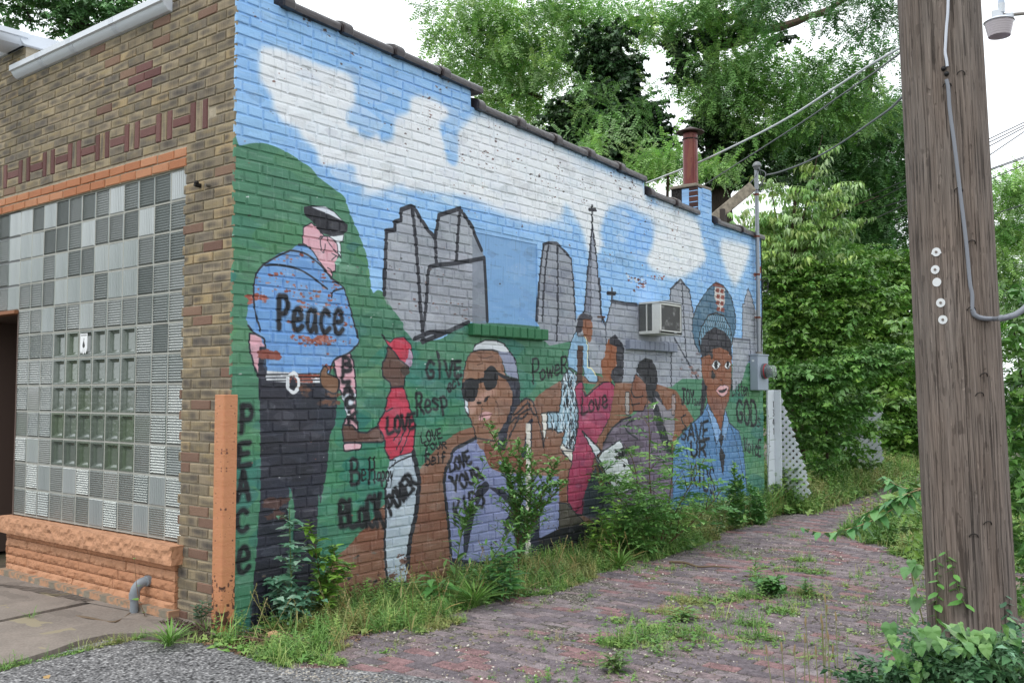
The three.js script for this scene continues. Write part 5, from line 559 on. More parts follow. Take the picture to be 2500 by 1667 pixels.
{
  const r = rng(41), pv = makeNoise(88), paver = pixels(256, 256, (u, v) => { const n = pv.fbm(u * 16, v * 16, 4), g = pv(u * 128, v * 128); return 255 * clamp(0.84 + 0.4 * (n - 0.5) + 0.3 * (g - 0.5), 0, 1); }), cols = ['#9a8d90', '#918489', '#a19396', '#8a7e84', '#a08d8f', '#a58182', '#82777d', '#a5999c'].map((c) => mat(c, 0.85, { map: paver, bumpMap: again(grainMap, 6, 6), bumpScale: 0.004 })), rest = cols.map(() => []), all = [];
  for (let row = 0; row < 150; row++) {
    const z = 0.32 - row * 0.1035; let x = 0.42 + (row % 2) * 0.1075 + (r() - 0.5) * 0.02; const hiX = z > -5.5 ? 5.4 : z > -8 ? 3.0 : 1.9;
    for (; x < hiX; x += 0.2145) {
      if (x < edgeAt(z) - 0.45 || r() < 0.006) continue; const c = Math.min(7, Math.floor(Math.pow(noise(x * 1.3 + 7, z * 2 + 5) * 0.35 + r() * 0.65, 1.1) * 8)), sag = 0.014 * (noise.fbm(x * 1.2, z * 1.2 + 40, 2) - 0.5);
      const g = brickGeo(0, 0, 0.202 + (r() - 0.5) * 0.008, 0.093 + (r() - 0.5) * 0.006, { proud: 0, bevel: 0.006, jit: 0.0025, base: -0.03, r, tilt: 0.0035, uv: (a, b) => [a * 1.5 + x * 3, b * 1.5 + z * 5] });
      g.rotateX(-Math.PI / 2).rotateY((r() - 0.5) * 0.035).translate(x, -0.002 + sag + (r() - 0.5) * 0.006, z);
      const d = V3(x, 0, z).sub(camera.position), f = V3(-0.627, 0, -0.779), dep = d.dot(f), lat = d.dot(V3(0.779, 0, -0.627)) / dep, vis = dep > 3.9 && Math.abs(lat) < 0.55; all.push([vis ? dep : 99 + dep, g, c]);
    }
  }
  all.sort((a, b) => a[0] - b[0]); all.forEach(([, g, c], i) => i < 300 ? mesh('brick', g, cols[c], alley) : rest[c].push(g));
  rest.forEach((gs, i) => gs.length && tag(mesh('brick_row', join(gs), cols[i], alley), null, null, null, 'stuff'));
}
function scatter(name, g, m, list, parent, label, category) {  // list of [x, y, z, turn, scale, tilt, colour?]
  const o = new THREE.InstancedMesh(g, m, list.length), M = new THREE.Matrix4(), q = new THREE.Quaternion(), e = new THREE.Euler(), c = new THREE.Color(); o.castShadow = o.receiveShadow = true;
  list.forEach(([x, y, z, a, s, t = 0, col], i) => { e.set(t * Math.cos(a * 3), a, t * Math.sin(a * 3)); o.setMatrixAt(i, M.compose(V3(x, y, z), q.setFromEuler(e), Array.isArray(s) ? V3(...s) : V3(s, s, s))); o.setColorAt(i, c.set(col ?? 0xffffff)); });
  if (!parent || parent === scene) { o.name = numbered(name); scene.add(o); tag(o, label, category, null, 'stuff'); } else { o.name = name; parent.add(o); }
  return o;
}
{ // small pale stones and grit in the joints and along the apron edge
  const r = rng(52), L = [], g = new THREE.IcosahedronGeometry(0.006, 0); for (let i = 0; i < 11000; i++) { const z = 0.35 - Math.pow(r(), 1.5) * 6.5, x = edgeAt(z) - 0.3 + r() * 4.5; if (noise.fbm(x * 1.6 + 20, z * 1.6 + 3, 3) < 0.42 + 0.2 * r()) continue; const s = 0.35 + r() * r() * 1.5; L.push([x, 0.002, z, r() * 6, [s, s * 0.7, s], 0.5, ['#b9b1a2', '#d6d0c4', '#6d6459', '#7d7264', '#5d554b', '#938876'][i % 6]]); }
  for (let i = 0; i < 1100; i++) { const a = r(), x = lerp(0.9, 3.0, a), z = 0.2 - 0.32 * a + (r() - 0.3) * 0.28; const s = 0.3 + r() * 1.1; L.push([x, 0.004, z, r() * 6, s, 0.5, ['#9b948a', '#b3aca0', '#857d74', '#77716a'][i % 4]]); }
  scatter('grit', g, mat(0xffffff, 0.9), L, scene, 'pale stone grit scattered over the brick alley', 'grit');
}
// ------------------------------------------------------------------ vegetation
const leafM = (c, rough = 0.7, tr = 0.35) => new THREE.MeshPhysicalMaterial({ color: c, roughness: rough, transmission: tr, thickness: 0, side: THREE.DoubleSide });
function leaf(l, w, fold = 0.15, curl = 0.2) {         // four faces folded along the midrib, +z to the tip
  const y = -curl * l, P = [[0, 0, 0], [-w / 2, fold * w, l * 0.42], [0, -0.02 * l, l * 0.45], [w / 2, fold * w, l * 0.42], [0, y, l]], T = [0, 1, 2, 0, 2, 3, 1, 4, 2, 2, 4, 3];
  const g = new THREE.BufferGeometry(); g.setAttribute('position', new THREE.Float32BufferAttribute(T.flatMap((i) => P[i]), 3)); g.computeVertexNormals(); g.setAttribute('uv', new THREE.BufferAttribute(new Float32Array(24), 2)); return g;
}
function leafOutline(pts, fold = 0.2, curl = 0.25, cup = 0.1) { // a larger leaf from its half outline [x, z], unit length
  const P = [], L = pts.length; const v = (x, z) => [x, Math.abs(x) * fold - curl * z * z + cup * Math.sin(z * 9) * Math.abs(x), z];
  for (const s of [-1, 1]) for (let i = 0; i + 1 < L; i++) { const a = v(0, pts[i][1]), b = v(0, pts[i + 1][1]), c = v(s * pts[i][0], pts[i][2] ?? pts[i][1]), d = v(s * pts[i + 1][0], pts[i + 1][2] ?? pts[i + 1][1]); P.push(...a, ...(s < 0 ? [...c, ...d] : [...d, ...c]), ...a, ...(s < 0 ? [...d, ...b] : [...b, ...d])); }
  const g = new THREE.BufferGeometry(); g.setAttribute('position', new THREE.Float32BufferAttribute(P, 3)); g.computeVertexNormals(); g.setAttribute('uv', new THREE.BufferAttribute(new Float32Array(P.length / 3 * 2), 2)); return g;
}
const place = (g, p, dir, up, s) => { const z = dir.clone().normalize(), x = V3(0, 1, 0).cross(z); if (x.lengthSq() < 1e-4) x.set(1, 0, 0); x.normalize().applyAxisAngle(z, up); const y = z.clone().cross(x); return g.clone().applyMatrix4(new THREE.Matrix4().makeBasis(x, y, z).scale(V3(s, s, s)).setPosition(p)); };
function pinnate(r, len, pairs, l, w) { const gs = [], base = leaf(l, w, 0.12, 0.12); for (let i = 0; i < pairs; i++) { const t = (i + 1) / pairs, y = -0.25 * len * t * t; for (const s of [-1, 1]) gs.push(place(base, V3(0, y, t * len), V3(s, -0.15 + (r() - 0.5) * 0.5, 0.5), (r() - 0.5) * 0.6, 0.75 + r() * 0.35)); } gs.push(place(base, V3(0, -0.26 * len, len), V3(0, -0.4, 1), 0, 1)); gs.push(new THREE.CylinderGeometry(0.0015, 0.0025, len, 3, 1, true).rotateX(Math.PI / 2 + 0.24).translate(0, -0.12 * len, len / 2)); return join(gs); }
const SPRAY = (() => {
  const r = rng(61), o = {}, twig = (n, f, l) => { const gs = [new THREE.CylinderGeometry(0.002, 0.004, l, 4, 1, true).rotateX(Math.PI / 2).translate(0, 0, l / 2)]; for (let i = 0; i < n; i++) gs.push(...f(i, (i + 0.5) / n)); return join(gs.map(flat)); };
  o.locust = [0, 1, 2].map(() => { const pl = pinnate(r, 0.2, 6, 0.046, 0.025); return twig(8, (i, t) => { const a = i * 2.4, d = V3(Math.cos(a), Math.sin(a) * 0.8, 0.6); return [place(pl, V3(0, 0, t * 0.34), d, (r() - 0.5) * 0.8, 0.8 + r() * 0.5)]; }, 0.34); });
  const bro = (n, L, l, w, droop, curl) => [0, 1, 2].map(() => { const lf = leaf(l, w, 0.14, curl); return twig(n, (i, t) => { const a = i * 2.4 + r(), d = V3(Math.cos(a), droop + (r() - 0.5) * 0.5, 0.55 + Math.sin(a) * 0.3); return [place(lf, V3((r() - 0.5) * 0.02, (r() - 0.5) * 0.03, t * L), d, (r() - 0.5) * 1.2, 0.65 + r() * 0.6)]; }, L); });
  o.broad = bro(11, 0.28, 0.085, 0.05, -0.1, 0.25); o.small = bro(14, 0.22, 0.045, 0.026, 0.05, 0.2); o.droop = bro(12, 0.34, 0.13, 0.045, -1.1, 0.3); o.ivy = bro(16, 0.2, 0.07, 0.062, -0.5, 0.3);
  return o;
})();
const bark = mat('#5a4a3c', 0.95, { bumpMap: again(lumpMap, 3, 6), bumpScale: 0.05 }), barkDark = mat('#3b332c', 0.95, { bumpMap: again(lumpMap, 3, 6), bumpScale: 0.05 });
// blobs [x, y, z, r]; sprays fill each with more toward its skin
function foliage(parent, name, kind, m, blobs, dens, size, tints, seed, flatten = 0.8) {
  const r = rng(seed), lists = SPRAY[kind].map(() => []), O = parent.position;
  for (const [x, y, z, R] of blobs) { const n = Math.round(dens * (kind === 'locust' ? 1.05 : kind === 'broad' || kind === 'small' ? 1.8 : 1.3) * R * R * 100), dj = (r() - 0.5) * R; for (let i = 0; i < n; i++) { const a = r() * 6.283, b = Math.acos(2 * r() - 1), q = R * Math.pow(r(), 0.45) * (0.75 + 0.5 * noise(a * 2 + x * 3, b * 3 + y * 3)); const px = Math.sin(b) * Math.cos(a), py = Math.cos(b), pz = Math.sin(b) * Math.sin(a); const X = x + px * q, Y = y + py * q * flatten, Z = z + pz * q + dj * 0; if (Y < 0.02) continue; const c = new THREE.Color(tints[Math.floor(r() * tints.length)]).multiplyScalar(0.6 + 0.7 * r()); lists[i % lists.length].push([X - O.x, Y - O.y, Z - O.z, Math.atan2(px, pz) + (r() - 0.5) * 4.5, size * (0.7 + r() * 0.6), (r() - 0.4) * 1.7, c]); } }
  lists.forEach((l, i) => { if (l.length) { const o = scatter(name, SPRAY[kind][i], m, l, parent); o.name = i ? name + '_00' + i : name; o.userData.kind = 'stuff'; } });
}
function tree(name, label, base, limbs, crowns, category = 'tree', group) {
  const t = thing(name, label, category, base, group);
  const sub = (a) => a.map(([x, y, z]) => [x - base[0], y - base[1], z - base[2]]);
  if (limbs.length) { mesh('trunk', taper(sub(limbs[0][0]), limbs[0][1], limbs[0][2], 20, 10, 0.25), limbs[0][3] ?? bark, t); limbs.slice(1).forEach(([p, a, b, m]) => mesh('limb', taper(sub(p), a, b, 16, 7, 0.2), m ?? bark, t)); }
  crowns.forEach((c, i) => foliage(t, c.name ?? 'crown', ...c.a)); return t;
}
const gl = ['#ffffff', '#eef5c8', '#cfe0b4', '#fbf6c4', '#a9c898', '#dcecb4'], gd = ['#ffffff', '#d8e6c8', '#b6cca8', '#9ab890', '#f0f0c4'];
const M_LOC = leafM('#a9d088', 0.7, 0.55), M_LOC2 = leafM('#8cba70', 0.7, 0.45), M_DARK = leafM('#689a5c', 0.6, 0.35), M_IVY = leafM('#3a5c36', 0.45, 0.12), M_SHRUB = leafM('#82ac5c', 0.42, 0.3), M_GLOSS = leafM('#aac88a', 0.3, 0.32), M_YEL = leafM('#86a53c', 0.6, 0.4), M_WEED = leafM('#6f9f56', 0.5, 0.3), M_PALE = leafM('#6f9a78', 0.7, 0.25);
const gnd = (a) => [a[0], 0, a[2]];
{ // ---- trees behind the building
  const c1 = [[-8.495,9.523,-11.679,.522],[-8.112,9.902,-11.961,.665],[-7.685,9.428,-12.338,.855],[-8.518,8.859,-11.708,.475],[-8.081,8.67,-12.073,.76],[-7.302,9.808,-12.62,.76],[-7.489,8.67,-12.549,.76],[-6.951,9.239,-12.942,.76],[-6.491,9.713,-13.279,.76],[-8.25,8.053,-11.98,.57],[-7.737,7.911,-12.403,.665],[-7.132,8.29,-12.863,.665],[-6.823,8.67,-13.085,.57],[-8.048,7.484,-12.184,.475],[-7.538,7.247,-12.611,.57],[-7.084,7.532,-12.956,.475],[-5.97,9.808,-13.691,.665],[-5.613,9.428,-14.005,.57],[-8.538,8.29,-11.732,.38],[-8.782,9.808,-11.429,.38],[-8.655,9.191,-11.574,.38]];
  tree('locust_tree', 'feathery light green locust tree left of the ivy-covered trunks', gnd([[-6.832,1.558,-14.224]][0]), [[[[-6.832,1.558,-14.224],[-6.694,4.471,-14.129],[-6.565,7.093,-14.047],[-6.405,8.452,-14.08],[-5.974,8.84,-14.399]], 0.22, 0.07], [[[-6.056,9.242,-13.662],[-6.171,9.193,-13.573],[-6.334,9.412,-13.426],[-6.477,9.655,-13.293]], 0.09, 0.03], [[[-7.181,7.954,-12.848],[-7.274,7.99,-12.77],[-7.594,8.063,-12.508],[-7.883,7.93,-12.285],[-8.262,7.954,-11.978]], 0.075, 0.03], [[[-7.808,8.999,-12.269],[-8.008,9.266,-12.09],[-8.301,9.558,-11.833]], 0.06, 0.02], [[[-7.725,8.658,-12.36],[-7.949,8.78,-12.172],[-8.23,8.853,-11.94],[-8.508,9.047,-11.703]], 0.03, 0.01], [[[-6.324,9.451,-14.074],[-5.986,9.7,-14.329],[-5.747,9.874,-14.509],[-5.419,9.824,-14.776],[-5.013,9.749,-15.107]], 0.1, 0.07]], [{ a: ['locust', M_LOC, c1, 0.62, 1.4, gl, 101] }]);
  tree('ivy_covered_tree', 'dark tree trunk thickly covered in ivy behind the parapet', gnd([[-5.981,1.556,-13.624]][0]), [[[[-5.981,1.556,-13.624],[-5.852,5.259,-13.465],[-5.808,7.573,-13.336],[-5.872,8.869,-13.193]], 0.3, 0.15, barkDark]], [{ name: 'ivy', a: ['ivy', M_IVY, [[-5.726,8.843,-13.056,.551],[-5.952,8.522,-12.897,.413],[-5.639,8.247,-13.168,.551],[-5.347,8.431,-13.39,.367],[-5.515,7.697,-13.306,.689],[-5.948,7.606,-12.965,.551],[-6.312,7.422,-12.685,.551],[-6.11,7.055,-12.874,.689],[-5.612,6.964,-13.28,.78],[-5.167,7.422,-13.606,.505],[-4.965,7.055,-13.795,.459],[-5.339,6.597,-13.526,.78],[-5.846,6.414,-13.131,.78],[-6.2,6.505,-12.84,.551],[-4.984,6.505,-13.818,.551],[-4.832,6.78,-13.921,.413],[-6.399,6.964,-12.647,.367]], 3.2, 1.25, gd, 102] }, { a: ['locust', M_LOC2, [[-5.506,7.685,-12.157,.395],[-5.32,7.16,-12.345,.439],[-5.68,6.634,-12.093,.439],[-5.055,6.897,-12.576,.351],[-4.835,7.335,-12.723,.263],[-5.959,6.459,-11.88,.307],[-4.621,7.598,-12.876,.263]], 0.5, 1.2, gl, 103] }]);
  tree('ivy_covered_tree', 'taller ivy-covered tree right of the red flue pipe with a long bare limb', gnd([[-4.556,1.56,-16.699]][0]), [[[[-4.556,1.56,-16.699],[-4.651,5.534,-16.341],[-4.737,7.521,-16.13],[-4.73,9.508,-15.995],[-4.706,11.097,-15.902]], 0.3, 0.17, barkDark], [[[-4.762,9.432,-15.975],[-4.12,9.61,-16.479],[-3.855,9.814,-16.678],[-3.455,9.89,-16.994],[-2.91,10.145,-17.415],[-2.587,10.298,-17.664],[-2.26,10.552,-17.909]], 0.14, 0.05], [[[-4.663,9.992,-16.015],[-4.422,10.068,-16.203],[-4.178,10.221,-16.389],[-3.891,10.501,-16.6]], 0.1, 0.05], [[[-2.95,10.119,-17.384],[-2.591,10.17,-17.669],[-2.273,10.183,-17.924]], 0.04, 0.012]], [{ name: 'ivy', a: ['ivy', M_IVY, [[-4.631,10.124,-15.774,.316],[-4.633,9.632,-15.808,.335],[-4.108,9.681,-16.226,.296],[-3.948,9.878,-16.341,.256],[-4.632,7.86,-15.933,.444],[-4.569,7.466,-16.012,.592],[-4.272,7.171,-16.272,.69],[-4.059,6.678,-16.479,.739],[-4.523,6.58,-16.112,.69],[-3.42,9.583,-16.787,.217],[-5.046,9.238,-15.503,.394],[-5.139,8.746,-15.463,.355],[-5.266,9.533,-15.305,.296]], 3.2, 1.25, gd, 104] },
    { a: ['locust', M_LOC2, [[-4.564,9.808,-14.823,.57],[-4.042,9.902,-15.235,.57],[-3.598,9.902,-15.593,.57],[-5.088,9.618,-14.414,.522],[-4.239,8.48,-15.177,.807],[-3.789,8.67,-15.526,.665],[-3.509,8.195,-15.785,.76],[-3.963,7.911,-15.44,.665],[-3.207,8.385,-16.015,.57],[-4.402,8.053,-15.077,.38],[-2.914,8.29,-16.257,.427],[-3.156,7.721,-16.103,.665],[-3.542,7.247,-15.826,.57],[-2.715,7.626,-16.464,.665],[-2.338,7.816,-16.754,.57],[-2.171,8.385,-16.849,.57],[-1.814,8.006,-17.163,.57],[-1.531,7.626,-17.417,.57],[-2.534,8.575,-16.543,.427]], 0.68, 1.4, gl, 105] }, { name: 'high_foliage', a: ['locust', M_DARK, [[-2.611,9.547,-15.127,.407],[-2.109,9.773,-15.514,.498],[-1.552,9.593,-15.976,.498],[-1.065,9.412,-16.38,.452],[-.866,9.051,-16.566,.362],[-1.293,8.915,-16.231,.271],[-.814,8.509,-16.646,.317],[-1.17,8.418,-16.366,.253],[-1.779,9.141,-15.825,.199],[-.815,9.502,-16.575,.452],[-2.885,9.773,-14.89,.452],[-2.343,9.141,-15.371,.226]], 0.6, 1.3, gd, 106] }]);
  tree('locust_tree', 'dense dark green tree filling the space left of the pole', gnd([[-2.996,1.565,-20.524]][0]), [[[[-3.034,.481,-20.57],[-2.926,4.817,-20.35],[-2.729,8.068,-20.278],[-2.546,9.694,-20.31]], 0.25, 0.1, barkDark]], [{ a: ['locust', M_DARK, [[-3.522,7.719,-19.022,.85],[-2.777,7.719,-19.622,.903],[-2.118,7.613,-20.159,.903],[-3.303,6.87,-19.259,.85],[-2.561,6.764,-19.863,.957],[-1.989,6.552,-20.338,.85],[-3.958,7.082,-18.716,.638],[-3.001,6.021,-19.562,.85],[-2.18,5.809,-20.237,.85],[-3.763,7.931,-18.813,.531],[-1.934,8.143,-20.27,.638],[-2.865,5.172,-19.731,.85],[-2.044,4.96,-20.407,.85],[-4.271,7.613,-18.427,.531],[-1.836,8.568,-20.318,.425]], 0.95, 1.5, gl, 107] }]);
  tree('locust_sapling', 'bright small locust rising beside the red flue pipe', gnd([[-3.029,1.545,-10.858]][0]), [[[[-3.029,1.545,-10.858],[-2.952,3.78,-10.761],[-2.866,5.419,-10.714]], 0.06, 0.02]], [{ a: ['locust', M_LOC, [[-3.004,5.643,-10.588,.336],[-2.836,5.457,-10.736,.336],[-3.129,5.382,-10.505,.261],[-3.933,5.68,-9.838,.261],[-3.842,5.792,-9.903,.187],[-4.024,5.568,-9.772,.187],[-2.261,5.27,-11.212,.299],[-2.43,5.419,-11.065,.299]], 1.5, 1.0, gl, 108] }]);
  tree('hanging_leaf_tree', 'tree with long drooping pointed leaves rising behind the conduit mast', gnd([[-.736,.186,-10.871]][0]), [[[[-.736,.186,-10.871],[-.771,2.218,-10.698],[-.698,3.573,-10.661],[-.579,4.724,-10.676]], 0.07, 0.02], [[[-.723,3.302,-10.66],[-.451,3.844,-10.841],[-.065,4.318,-11.118],[.421,4.589,-11.49]], 0.025, 0.008], [[[-.703,3.437,-10.667],[-.485,4.386,-10.775],[-.296,5.266,-10.865],[-.234,5.537,-10.896]], 0.02, 0.006], [[[-.725,3.573,-10.64],[-.855,4.386,-10.478],[-.892,4.86,-10.415]], 0.02, 0.006], [[[-.733,3.031,-10.672],[-.927,3.844,-10.458],[-1.182,4.115,-10.234]], 0.02, 0.006]], [{ a: ['droop', M_GLOSS, [[-.295,5.3,-10.864,.095],[-.312,5.097,-10.864,.122],[-.372,4.894,-10.83,.122],[-.894,4.792,-10.418,.149],[-.953,4.623,-10.382,.122],[-.638,4.555,-10.64,.176],[-.424,4.623,-10.808,.149],[-.211,4.657,-10.976,.176],[-.05,4.724,-11.101,.136],[-.487,4.318,-10.778,.271],[-.223,4.318,-10.991,.217],[-.756,4.182,-10.571,.271],[-.913,4.25,-10.441,.176],[-1.126,4.182,-10.274,.163],[-.446,3.979,-10.835,.305],[-.127,4.047,-11.088,.204],[-.768,3.844,-10.586,.305],[-1.084,3.878,-10.329,.204],[.089,4.182,-11.252,.136],[-1.28,4.318,-10.14,.109],[-1.338,4.182,-10.104,.095],[-.989,3.573,-10.428,.271],[-.566,3.573,-10.768,.305],[-.141,3.641,-11.105,.204]], 3.6, 0.85, gl, 109] }]);
  // ---- shrubs right of the building
  const sh = (label, px, blobs, kind, m, seed, d, dens, size, stems) => tree('shrub', label, gnd(px), stems, [{ name: 'foliage', a: [kind, m, blobs, dens, size, gl, seed] }], 'shrub', null);
  sh('upper sunlit leafy shrub beside the wall corner under the wires', [[-.716,-.038,-11.16]][0], [[-.84,3.302,-10.567,.339],[-.523,3.302,-10.822,.407],[-.155,3.234,-11.123,.407],[-.858,2.76,-10.59,.339],[-.541,2.76,-10.845,.475],[-.118,2.76,-11.185,.407],[.203,2.895,-11.435,.339],[-.822,2.286,-10.653,.339],[-.452,2.286,-10.951,.441],[-.082,2.286,-11.248,.339],[.417,2.963,-11.602,.271],[.165,3.302,-11.375,.271]], 'broad', M_SHRUB, 111, 15, 6.2, 0.95, [[[[-.637,-.017,-10.965],[-.636,1.541,-10.855],[-.537,2.895,-10.839]], 0.04, 0.012], [[[-.759,1.624,-10.236],[-.662,1.756,-10.305],[-.522,1.928,-10.405],[-.395,2.033,-10.5]], 0.02, 0.008]]);
  sh('lower leafy shrub between the white lattice screens', [[-.152,-.087,-10.589]][0], [[-.513,1.795,-9.908,.257],[-.265,1.731,-10.112,.353],[.088,1.795,-10.391,.353],[.395,1.987,-10.625,.321],[.697,2.051,-10.864,.289],[-.28,1.282,-10.132,.321],[.018,1.218,-10.376,.321],[-.146,.833,-10.272,.257],[.105,.833,-10.473,.225],[.373,1.346,-10.652,.193],[-.109,.448,-10.329,.161]], 'broad', M_WEED, 112, 14, 6.2, 0.92, [[[[-.077,-.065,-10.391],[-.043,.897,-10.35],[-.06,1.859,-10.268]], 0.03, 0.01]]);
  sh('leafy green hedge closing the far end of the alley', [[-1.181,-.072,-16.958]][0], [[-1.749,3.902,-16.22,.724],[-1.114,3.902,-16.731,.814],[-1.434,2.819,-16.55,.814],[-.94,2.819,-16.947,.814],[-1.747,1.915,-16.362,.724],[-1.045,1.825,-16.933,.814],[-1.214,1.012,-16.855,.724],[-.98,.651,-17.069,.633],[-1.515,.47,-16.651,.452],[-2.201,1.012,-16.061,.543]], 'broad', M_SHRUB, 113, 20, 4.6, 1.4, []);
  sh('wide leafy green thicket filling the background behind the shrubs', [[-2.977,.04,-16.791]][0], [[-3.499,4.212,-16.075,.665],[-3.229,3.454,-16.346,.855],[-2.644,3.264,-16.831,.95],[-1.904,3.264,-17.426,.95],[-1.215,3.928,-17.933,.855],[-3.417,2.316,-16.276,.76],[-2.683,2.126,-16.88,.95],[-1.95,1.936,-17.483,.95],[-1.297,1.557,-18.035,.855],[-3.305,1.272,-16.44,.76],[-2.649,.988,-16.988,.855],[-1.996,.609,-17.54,.855],[-3.257,4.781,-16.229,.57],[-2.827,4.402,-16.603,.76],[-2.241,4.212,-17.088,.76],[-1.558,.419,-17.906,.665],[-3.186,.419,-16.596,.475],[-2.601,.229,-17.08,.475]], 'broad', M_LOC2, 119, 20, 3.8, 1.35, [[[[-2.977,.04,-16.791],[-2.925,1.557,-16.725],[-2.785,3.454,-16.703]], 0.05, 0.02]]);
  sh('leafy shrub spilling over the far white lattice', [[-.229,.072,-11.93]][0], [[-.349,1.332,-11.744,.238],[-.2,.912,-11.894,.21],[-.47,.982,-11.671,.21],[-.021,1.332,-12.008,.168],[-.269,.492,-11.868,.182],[-.539,.562,-11.645,.182],[.131,.982,-12.154,.154],[-.08,.422,-12.025,.112]], 'broad', M_SHRUB, 126, 15, 4.5, 1.1, []);
  sh('pale stemmed twigs of broad leaves poking out left of the pole', [[2.963,-.444,-4.25]][0], [[2.997,2.079,-4.099,.047],[3.034,1.994,-4.135,.047],[2.977,1.893,-4.097,.034],[2.91,1.859,-4.045,.027],[3.012,1.757,-4.134,.034],[2.739,1.503,-3.933,.027],[2.817,1.47,-3.998,.031],[2.896,1.453,-4.063,.031],[2.961,1.419,-4.117,.031],[2.949,.707,-4.158,.047],[2.894,.623,-4.119,.041],[2.984,.572,-4.196,.047],[2.94,.809,-4.143,.031],[2.967,.453,-4.191,.041],[2.843,.674,-4.075,.027]], 'broad', M_SHRUB, 114, 7, 9, 0.7, [[[[2.932,-.47,-4.356],[3.078,.663,-4.394],[3.081,1.521,-4.335],[2.967,2.104,-4.202]], 0.01, 0.004]]);
  tree('locust_tree', 'light green tree in the gap right of the pole', gnd([[1.931,1.546,-15.491]][0]), [[[[1.904,.778,-15.524],[1.951,3.849,-15.344],[1.871,5.001,-15.198]], 0.12, 0.04]], [{ a: ['locust', M_LOC, [[1.636,5.154,-14.999,.346],[1.868,4.924,-15.201,.384],[1.446,4.847,-14.867,.308],[1.612,4.463,-15.028,.423],[1.907,4.31,-15.276,.461],[1.414,3.926,-14.907,.384],[1.706,3.696,-15.158,.461],[1.248,4.31,-14.746,.308],[1.101,3.542,-14.682,.384],[2.058,5.231,-15.333,.384],[1.45,3.235,-14.985,.461],[1.804,3.081,-15.281,.461]], 1.8, 1.0, gl, 115] }]);
  sh('leafy green bush against the right side of the pole', [[3.912,-.27,-3.845]][0], [[3.833,2.144,-3.61,.09],[3.92,1.995,-3.691,.119],[3.799,1.846,-3.604,.101],[3.886,1.667,-3.687,.134],[3.766,1.577,-3.597,.107],[3.853,1.399,-3.68,.134],[3.917,1.22,-3.744,.149],[3.776,1.19,-3.633,.107],[3.815,.952,-3.68,.134],[3.926,.803,-3.78,.149],[3.782,.683,-3.673,.107],[3.937,.445,-3.814,.149],[3.821,.475,-3.719,.119],[3.767,.236,-3.692,.09],[3.853,.057,-3.775,.134]], 'broad', M_WEED, 116, 6, 6.5, 0.85, [[[[3.871,-.324,-4.073],[3.855,.597,-3.995],[3.833,1.365,-3.923],[3.782,1.948,-3.84]], 0.015, 0.006]]);
  sh('leafy thicket standing behind the bush right of the pole', [[2.666,.068,-11.045]][0], [[2.402,2.324,-10.03,.339],[2.702,2.098,-10.288,.396],[2.418,1.534,-10.1,.339],[2.717,1.252,-10.36,.396],[2.351,.856,-10.093,.283],[2.691,.518,-10.392,.339]], 'small', M_SHRUB, 117, 12, 4.5, 1.2, []);
  tree('overhanging_tree', 'dark leafy tree against the sky above the low parapet at top left', gnd([[-11.488,1.546,-4.694]][0]), [[[[-11.488,1.546,-4.694],[-11.295,5.385,-4.578],[-11.156,7.688,-4.527],[-10.996,8.839,-4.574]], 0.25, 0.12, barkDark], [[[-10.978,8.251,-3.987],[-10.866,8.041,-4.092],[-10.664,7.869,-4.267],[-10.472,7.812,-4.425]], 0.04, 0.015, barkDark], [[[-11.47,8.251,-3.591],[-11.329,8.003,-3.722],[-11.293,7.755,-3.768]], 0.03, 0.012, barkDark]], [{ a: ['broad', M_DARK, [[-11.582,8.102,-3.512,.336],[-11.289,8.176,-3.742,.336],[-11.003,8.027,-3.983,.336],[-10.715,7.953,-4.22,.336],[-10.422,8.027,-4.45,.41],[-10.129,8.102,-4.681,.373],[-10.839,7.729,-4.136,.209],[-10.551,7.655,-4.373,.224],[-10.313,7.804,-4.554,.209],[-11.474,7.878,-3.615,.179],[-10.642,8.4,-4.247,.448],[-11.162,8.474,-3.823,.448],[-9.946,8.325,-4.812,.299],[-9.777,8.176,-4.959,.164],[-10.959,7.618,-4.047,.119],[-10.021,7.841,-4.786,.149]], 2.0, 1.1, gd, 118] }]);  // M_DARK on this crown puts the backlit look into the leaf colour
}
// ---- across the street, outside the frame: what the glass blocks face
for (const [x, z, k, w] of [[-11, 19, 120, 'leftmost'], [-4, 21, 121, 'second'], [3, 20, 122, 'third'], [10, 21, 123, 'rightmost']]) tree('street_tree', w + ' broad green tree on the lawn across the street', [x, 0, z], [[[[x, 0, z], [x + 0.2, 2, z], [x, 4, z]], 0.25, 0.15]], [{ a: ['broad', M_SHRUB, [[x, 4.6, z, 2.2], [x + 1.6, 4.2, z, 1.6], [x - 1.6, 4.3, z + 0.4, 1.7]], 0.5, 2.2, gl, k] }], 'tree', 'trees across the street');
